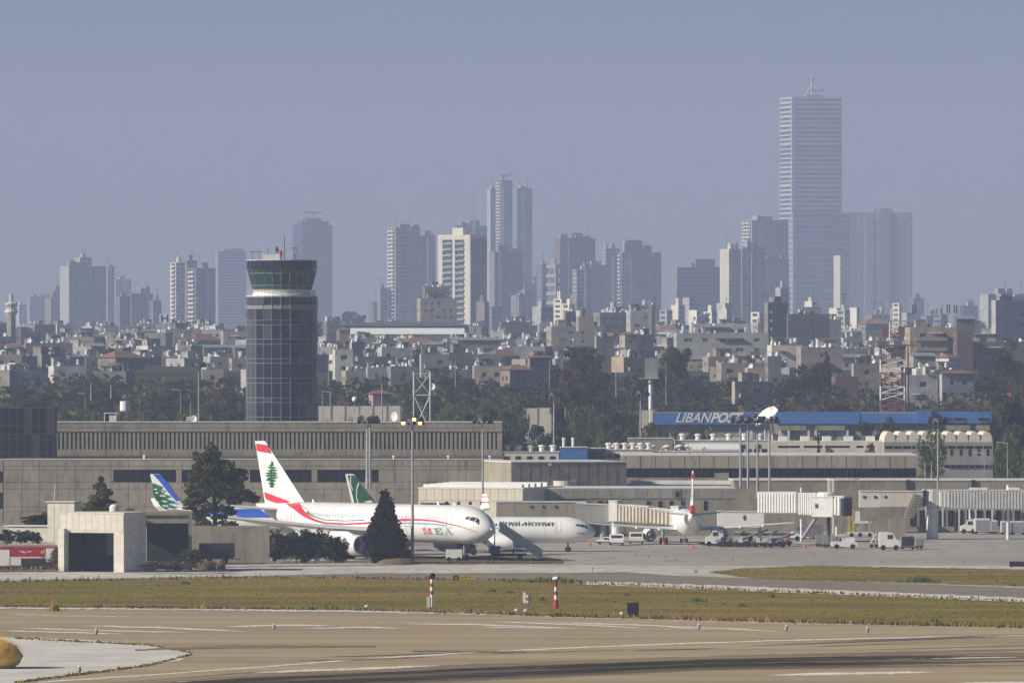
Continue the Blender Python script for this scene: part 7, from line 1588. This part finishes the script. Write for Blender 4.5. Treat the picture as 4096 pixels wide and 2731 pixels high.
# clumps on the grass
mat('golden_stalks_tuft', (.50, .31, .10), (.38, .23, .07), 1, spec=0)
for i, (px, py, w, h, lab) in enumerate(((3675, 2328, 115, 30, 'bright green reed clump on the right grass island'), (2200, 2328, 260, 26, 'long pale green reed patch at the far edge of the grass'), (740, 2336, 40, 14, 'small bright green tuft on the far grass, left'), (2505, 2384, 24, 16, 'small green tuft right of the banded posts'), (2790, 2406, 60, 20, 'green tuft right of the black marker box'), (3087, 2388, 32, 18, 'round green tuft on the right part of the grass'), (2968, 2426, 36, 16, 'low green tuft near the right centre of the grass'), (1968, 2366, 34, 16, 'green tuft between the posts, left one'), (2038, 2372, 28, 14, 'green tuft between the posts, middle one'), (2170, 2400, 22, 14, 'green tuft just left of the second banded post'), (215, 2444, 40, 46, 'tall dry golden tuft at the left road edge'), (820, 2436, 40, 26, 'dry golden tuft on the edge, centre left'), (1245, 2440, 26, 18, 'green tuft on the runway edge left of centre'), (4050, 2342, 20, 12, 'small round bush on the island at right'), (3740, 2484, 24, 20, 'small dark weed near the runway at right'))):
    d = GD(py); k = kk(d); r = random.Random(i); n = int(60+w*3.2); m = MB()
    for _ in range(n):
        x = r.gauss(0, .33)*w/k; y = r.gauss(0, .3)*min(w, 60)/k; hh = h/k*r.uniform(.45, 1.1)*max(.3, 1-(x*k/w)**2*2.2); a = r.uniform(0, 3.14); q = .07+.03*r.random()
        m.tri((x-math.cos(a)*q, y-math.sin(a)*q, 0), (x+math.cos(a)*q, y+math.sin(a)*q, 0), (x+r.gauss(0, .2)*hh, y+r.gauss(0, .1), hh))
    tag(m.build('grass_tuft', mat('tuft_green_%d' % i, (.15, .17, .05), (.10, .125, .035), 1, rnd=.1) if i not in (10, 11) else bpy.data.materials['golden_stalks_tuft'], loc=(PX(px, d), d, 0)), lab, 'grass tuft', 'tufts standing out of the grass')
# golden dry bush at the lower left
d = GD(2672); k = kk(d); rt = thing('dry_bush', 'rounded golden dry bush on the pale pavement at the lower left', 'bush', (PX(-42, d), d, 0))
m = MB(); r = random.Random(1); RX, RZ = 150/k, 128/k
MB().lathe([(.02, RX*.62), (RZ*.15, RX*.8), (RZ*.4, RX*.9), (RZ*.7, RX*.72), (RZ*.9, RX*.35), (RZ*.95, .02)], 18).build('inner_mass', mat('golden_core', (.75, .50, .12), (.65, .42, .10), 1, spec=0), rt, smooth=True)
for _ in range(9000):
    a = r.uniform(0, 6.28); b = math.acos(r.uniform(-.45, 1)); n_ = Vector((math.sin(b)*math.cos(a), math.sin(b)*math.sin(a), math.cos(b)))
    z = RZ*.42+n_.z*RZ*.55; rr2 = RX*(.93+.05*math.sin(5*a)+.04*math.sin(3*b+a)) * (1 if n_.z > -.1 else .86); p = Vector((n_.x*rr2*.93, n_.y*rr2*.93, z)); u = n_+Vector((r.gauss(0, .45), r.gauss(0, .45), r.gauss(0, .35)-.1)); L = r.uniform(.12, .34); t = Vector((-n_.y, n_.x, 0))*.025
    m.tri(p-t, p+t, p+u*L)
m.build('dry_stalks', mat('golden_stalks', (.88, .60, .15), (.78, .50, .11), .8, spec=0, transl=.5, c3=(.85, .6, .2), scale3=3, f3=.5), rt)

# ---------------------------------------------------------------- masts and towers
def mast(label, px, pytop, pybase, d, r0=.22, head='flood', lit=0, group='floodlight masts', zb=None, cat='light mast', hs=1.25):
    z0 = PZ(pybase, d) if zb is None else zb; h = PZ(pytop, d)-z0; rt = thing('light_mast', label, cat, (PX(px, d), d, z0), 0, group)
    MB().tube((0, 0, 0), (0, 0, h), r0, r0*.6, n=10).build('pole', M['steel'], rt)
    if head == 'flood':
        ring = MB().lathe([(h-.1, .75*hs), (h, .8*hs), (h+.1, .75*hs)], 14).box(-1.2*hs, 1.2*hs, -.05, .05, h-.05, h+.05).box(-.05, .05, -1.1*hs, 1.1*hs, h-.05, h+.05).build('lamp_ring', M['dark'], rt)
        me = MB().hexa([(-.26, -.2, -.35), (.26, -.2, -.35), (.26, .2, -.35), (-.26, .2, -.35)], [(-.16, -.12, .15), (.16, -.12, .15), (.16, .12, .15), (-.16, .12, .15)]).mesh('floodlight', M['dark'])
        R_ = random.Random(int(px))
        for i in range(9):
            a = i*2*math.pi/9; zz_ = h-.15+(.55 if i % 3 == 1 else 0)
            o = place('floodlight', me, rt, (1.15*hs*math.cos(a), .9*hs*math.sin(a), zz_), a, hs)
            if lit and i in (7, 8) or lit and i == 5: MB().box(-.2, .2, -.24, -.21, -.3, .0).build('lit_lens', M['lamp_on'], o); o.rotation_euler = (0, 0, 0)
        place('floodlight', MB().box(-.22, .22, -.15, .15, -.25, .15).mesh('floodlight', M['steel']), rt, (-.35*hs, -.9*hs, h+.1), 0, hs)
    elif head == 'street':
        MB().tube((0, 0, h), (-1.1*hs, 0, h+.15), .06, n=5).box(-1.5*hs, -1.0*hs, -.12, .12, h+.08, h+.2).build('lamp_arm', M['offwhite'], rt)
    return rt
mast('twin light mast left of the lone mast, thick paired poles, left pole', 1469, 1680, 1955, 1690, .30); mast('twin light mast left of the lone mast, thick paired poles, right pole', 1480, 1676, 1955, 1692, .28)
mast('tall mast with two lit orange lamps standing before the large jet', 1650, 1683, 2251, 1474, .24, lit=1)
mast('mast rising behind the nose of the large jet', 1931, 1680, 2060, 1640, .2)
mast('grey mast above the blue rooftop box', 2216, 1578, 1832, 1840, .2); mast('slim mast left of the postal lettering', 2562, 1570, 1822, 1860, .17)
for px, yb, lab in ((2962, 1950, 'leftmost of the four close masts right of centre'), (2992, 1952, 'second of the four close masts right of centre'), (3030, 1990, 'third of the four close masts right of centre'), (3078, 2050, 'rightmost of the four close masts, reaching the lowest')): mast(lab, px, 1678, yb, 1690, .22)
mast('tall mast between the barrel roof building and the jet bridge', 3752, 1680, 2110, 1648, .2); mast('street lamp right of the barrel roof building', 4030, 1772, 1915, 1800, .1, 'street'); mast('street lamp before the barrel roof building', 3938, 1812, 1915, 1780, .1, 'street'); mast('short street lamp before the climbing shrub', 3797, 1876, 1920, 1770, .07, 'street')
mast('mast with floodlights left of the control tower', 795, 1458, 1690, 2200, .2); mast('shorter mast left of the tall mast by the tower', 762, 1588, 1692, 2150, .13, hs=.9); mast('thin pole with lamp left of the short mast', 722, 1560, 1692, 2180, .1, 'street')
mast('white pole among the trees at left', 364, 1530, 1600, 2450, .2, None); mast('second white pole among the trees at left', 444, 1540, 1592, 2450, .2, None); mast('thin pole left of the white tank', 341, 1575, 1640, 2400, .08, 'street')
mast('slim pole right of the control tower base', 1322, 1568, 1690, 2100, .16, 'street'); mast('very thin pole beside the tower base', 1290, 1575, 1690, 2080, .12, None); mast('pole with lamp above the terracotta hut', 1528, 1512, 1690, 2100, .16, hs=.9); mast('thin pole at the wall near the white globe', 1440, 1610, 1690, 2090, .08, None)
mast('long thin pole behind the orange awning house', 1314, 1440, 1540, 2500, .12, None); mast('thin pole over the trees near the lattice tower', 1822, 1440, 1545, 2500, .12, None)
mast('thin pole left of the broad dark tree', 2198, 1440, 1580, 2500, .12, None); mast('second thin pole near the broad dark tree', 2248, 1420, 1560, 2500, .12, None); mast('brown pole with white lamp among the dark trees', 2464, 1490, 1590, 2450, .16, 'street'); mast('thin pole right of the billboard', 2664, 1450, 1620, 2400, .12, None)
for i, px in enumerate((3700, 3726)): mast('short %s pole on the low roof before the barrel roof building' % ('left', 'right')[i], px, 1845, 1920, 1720, .1, None)
# billboard on a single column
d = 2330; k = kk(d); rt = thing('billboard', 'double sided billboard on a thick white column above the wood', 'billboard', (PX(2603, d), d, gz(d))); zz_ = lambda py: PZ(py, d)-gz(d)
MB().tube((0, 0, 0), (0, 0, zz_(1510)), .55, .45, n=14).build('column', M['white'], rt); BX(rt, 'front_panel', -1.4, 1.7, -.9, -.7, zz_(1511), zz_(1432), 'grey'); BX(rt, 'rear_panel', -1.6, -1.4, -.8, 1.2, zz_(1511), zz_(1432), 'dark'); BX(rt, 'catwalk', -2.8, 2.0, -1.3, -.9, zz_(1514), zz_(1511.5), 'offwhite')
# white globe, wall, tank
small('radar_globe', 'small white globe on a thin post above the long wall', 'globe', 1419, 1650, 2140, lambda r: (MB().sphere((0, 0, 2.8), .62, 16).build('globe', M['white'], r), MB().tube((0, 0, 0), (0, 0, 2.3), .08, n=6).build('post', M['steel'], r)))
small('white_tank', 'squat pale cylindrical tank in the trees left of the tower', 'tank', 500, 1642, 2150, lambda r: MB().lathe([(0, 1.1), (2.0, 1.05), (2.05, .01)], 18).build('tank_shell', M['white'], r))
for (a, b, yt, yb, d, lab, mm) in ((1268, 1600, 1624, 1652, 2170, 'long pale boundary wall behind the hedge right of the tower', 'cream'), (2095, 2215, 1632, 1680, 2190, 'pale wall fragment between the trees at centre', 'cream'), (2560, 2612, 1640, 1690, 2180, 'pale wall left of the postal building', 'cream')):
    rt = thing('boundary_wall', lab, 'wall', (PX(a, d), d, gz(d))); wd = (b-a)/kk(d); h = PZ(yt, d)-gz(d)
    for i in range(int(wd/3)+1): BX(rt, 'wall_panel', i*3+.03, min(wd, i*3+2.97), 0, .3, 0, h+.05*(i % 2), mm)
    for i in range(int(wd/3)+2): BX(rt, 'wall_post', i*3-.15, i*3+.15, -.06, .36, 0, h+.12, 'concrete')
# white open lattice tower by the terminal
def lattice(rt, x0, x1, z0, z1, n, r, m, y=0, dep=None, name='lattice_frame'):
    dep = dep or (x1-x0)
    q = MB(); P = [(x0, y), (x1, y), (x1, y+dep), (x0, y+dep)]
    for a in P: q.tube((*a, z0), (*a, z1), r*1.5, n=5)
    for i in range(n):
        za, zb_ = z0+(z1-z0)*i/n, z0+(z1-z0)*(i+1)/n
        for a, b in zip(P, P[1:]+P[:1]):
            q.tube((*a, za), (*b, zb_), r, n=4, caps=False); q.tube((*b, za), (*a, zb_), r, n=4, caps=False); q.tube((*a, zb_), (*b, zb_), r, n=4, caps=False)
    return q.build(name, M[m] if isinstance(m, str) else m, rt)
d = 2060; k = kk(d); rt = thing('lattice_tower', 'white open lattice tower behind the terminal roof with small dish', 'lattice tower', (PX(1655, d), d, 0)); wd = 66/k
lattice(rt, 0, wd, 6, PZ(1580, d), 2, .09, 'offwhite', name='lower_frame'); lattice(rt, 0, wd, PZ(1580, d)+.05, PZ(1494, d), 1, .06, 'offwhite', name='upper_frame'); lattice(rt, 0, wd, 0, 6, 1, .09, 'offwhite', name='base_frame')
q = MB()
for a, b in ((0, 0), (wd, 0)): q.tube((a, b, PZ(1580, d)), (a, b, PZ(1486, d)), .17, n=6)
q.build('corner_post', M['offwhite'], rt); place('dish_antenna', DISH, rt, (wd+.5, 0, PZ(1565, d)), -2, 1.1)
# red and white radar tower
d = 2420; k = kk(d); z0 = gz(d); rt = thing('radar_tower', 'red and white banded lattice radar tower with antenna platform', 'radar tower', (PX(3524, d), d, z0)); zz_ = lambda py: PZ(py, d)-z0; w1 = 96/k
M['latred'] = mat('faded_red_steel', (.22, .08, .08), (.18, .07, .07), 1); M['latwh'] = mat('white_steel', (.66, .65, .62), (.58, .57, .55), 1)
for i, (ya, yb) in enumerate(((1438, 1490), (1490, 1545), (1545, 1600), (1600, 1650), (1650, 1720))): lattice(rt, 0, w1, zz_(yb)+.03, zz_(ya)-.03, 2, .085, 'latred' if i % 2 else 'latwh', name='red_section' if i % 2 else 'white_section')
BX(rt, 'cabin', w1*.28, w1*.92, 1, 4, zz_(1434), zz_(1388), 'latwh'); lattice(rt, 0, w1, zz_(1438), zz_(1384), 1, .14, 'latred', name='upper_frame'); BX(rt, 'platform', -1.0, w1+2.2, -.6, w1+.5, zz_(1384), zz_(1378), 'latred')
q = MB()
for i in range(14): x = -1+(w1+3.2)*i/13; q.tube((x, -.5, zz_(1378)), (x, -.5, zz_(1364)), .04, n=4)
for y in (1371, 1364): q.tube((-1, -.5, zz_(y)), (w1+2.2, -.5, zz_(y)), .05, n=4)
q.build('railing', M['latred'], rt); lattice(rt, w1*.38, w1*.74, zz_(1364), zz_(1290), 5, .07, 'latwh', y=1.5, name='top_mast')
for a in (.05, .72): BX(rt, 'red_panel', w1*a, w1*(a+.26), .6, .8, zz_(1348), zz_(1306), 'latred')
q = MB(); q.box(-1.4, w1+2, 1.6, 2.2, zz_(1286), zz_(1282))
for i in range(22): x = -1.3+(w1+3.2)*i/21; q.box(x, x+.12, 1.4, 1.6, zz_(1288), zz_(1278))
q.build('antenna_bar', M['latwh'], rt); MB().box(w1*.38, w1*.5, 1.7, 2.0, zz_(1278), zz_(1232)).build('top_aerial', M['latwh'], rt)
mast('slim black cable pole touching the radar tower', 3632, 1386, 1720, 2400, .28, None, group='poles', cat='pole').children[0].data.materials[0] = M['dark']
# rooftop antenna racks
for i, (px, yt, yb, d, lab) in enumerate(((3655, 1215, 1325, 2945, 'slim antenna rack left of the yellow block roof'), (3792, 1215, 1312, 3080, 'antenna rack on the yellow block roof, left one'), (3820, 1218, 1312, 3085, 'antenna rack on the yellow block roof, right one'))):
    rt = thing('antenna_rack', lab, 'antenna', (PX(px, d), d, PZ(yb, d))); h = (yb-yt)/kk(d)
    MB().tube((0, 0, 0), (0, 0, h), .12, n=6).build('pole', M['steel'], rt)
    for j in range(3): a = j*2.1; MB().box(.5*math.cos(a)-.15, .5*math.cos(a)+.15, .5*math.sin(a)-.1, .5*math.sin(a)+.1, h*.62, h*.97).build('panel_antenna', M['dark'], rt)
small('red_flag', 'small orange red flag on a pole above the right hand trees', 'flag', 4030, 1590, 2200, lambda r: (MB().tube((0, 0, -3), (0, 0, 1.2), .05, n=5).build('flag_pole', M['steel'], r), MB().hexa([(0, -.03, .1), (.7, -.03, 0), (.7, .03, 0), (0, .03, .1)], [(0, -.03, 1.1), (.75, -.03, 1.0), (.75, .03, 1.0), (0, .03, 1.1)]).build('flag_cloth', M['orange'], r)))
# distant hazy hill of trees behind the skyline gap
for px, y, w in ((1395, 1240, 90), (1440, 1255, 70), (1350, 1262, 60)): tree('broad1', px, y, 6200, w, 'hazy tree mound %s in the gap right of the dark blue tower' % {1395: 'tallest', 1440: 'on the right side', 1350: 'lowest'}[px], group='hazy trees in the skyline gap')
# ---------------------------------------------------------------- haze
hz = bpy.data.materials.new('haze'); hz.use_nodes = True; hn = hz.node_tree; hn.nodes.remove(hn.nodes['Principled BSDF'])
hv = hn.nodes.new('ShaderNodeVolumePrincipled'); hv.inputs['Color'].default_value = (.60, .70, .96, 1); hv.inputs['Density'].default_value = 9.4e-5
hv.inputs['Anisotropy'].default_value = 0
hn.links.new(hv.outputs[0], hn.nodes['Material Output'].inputs['Volume'])
tag(MB().box(-3500, 3500, -300, 14500, -3, 345).build('haze', hz), kind='stuff')
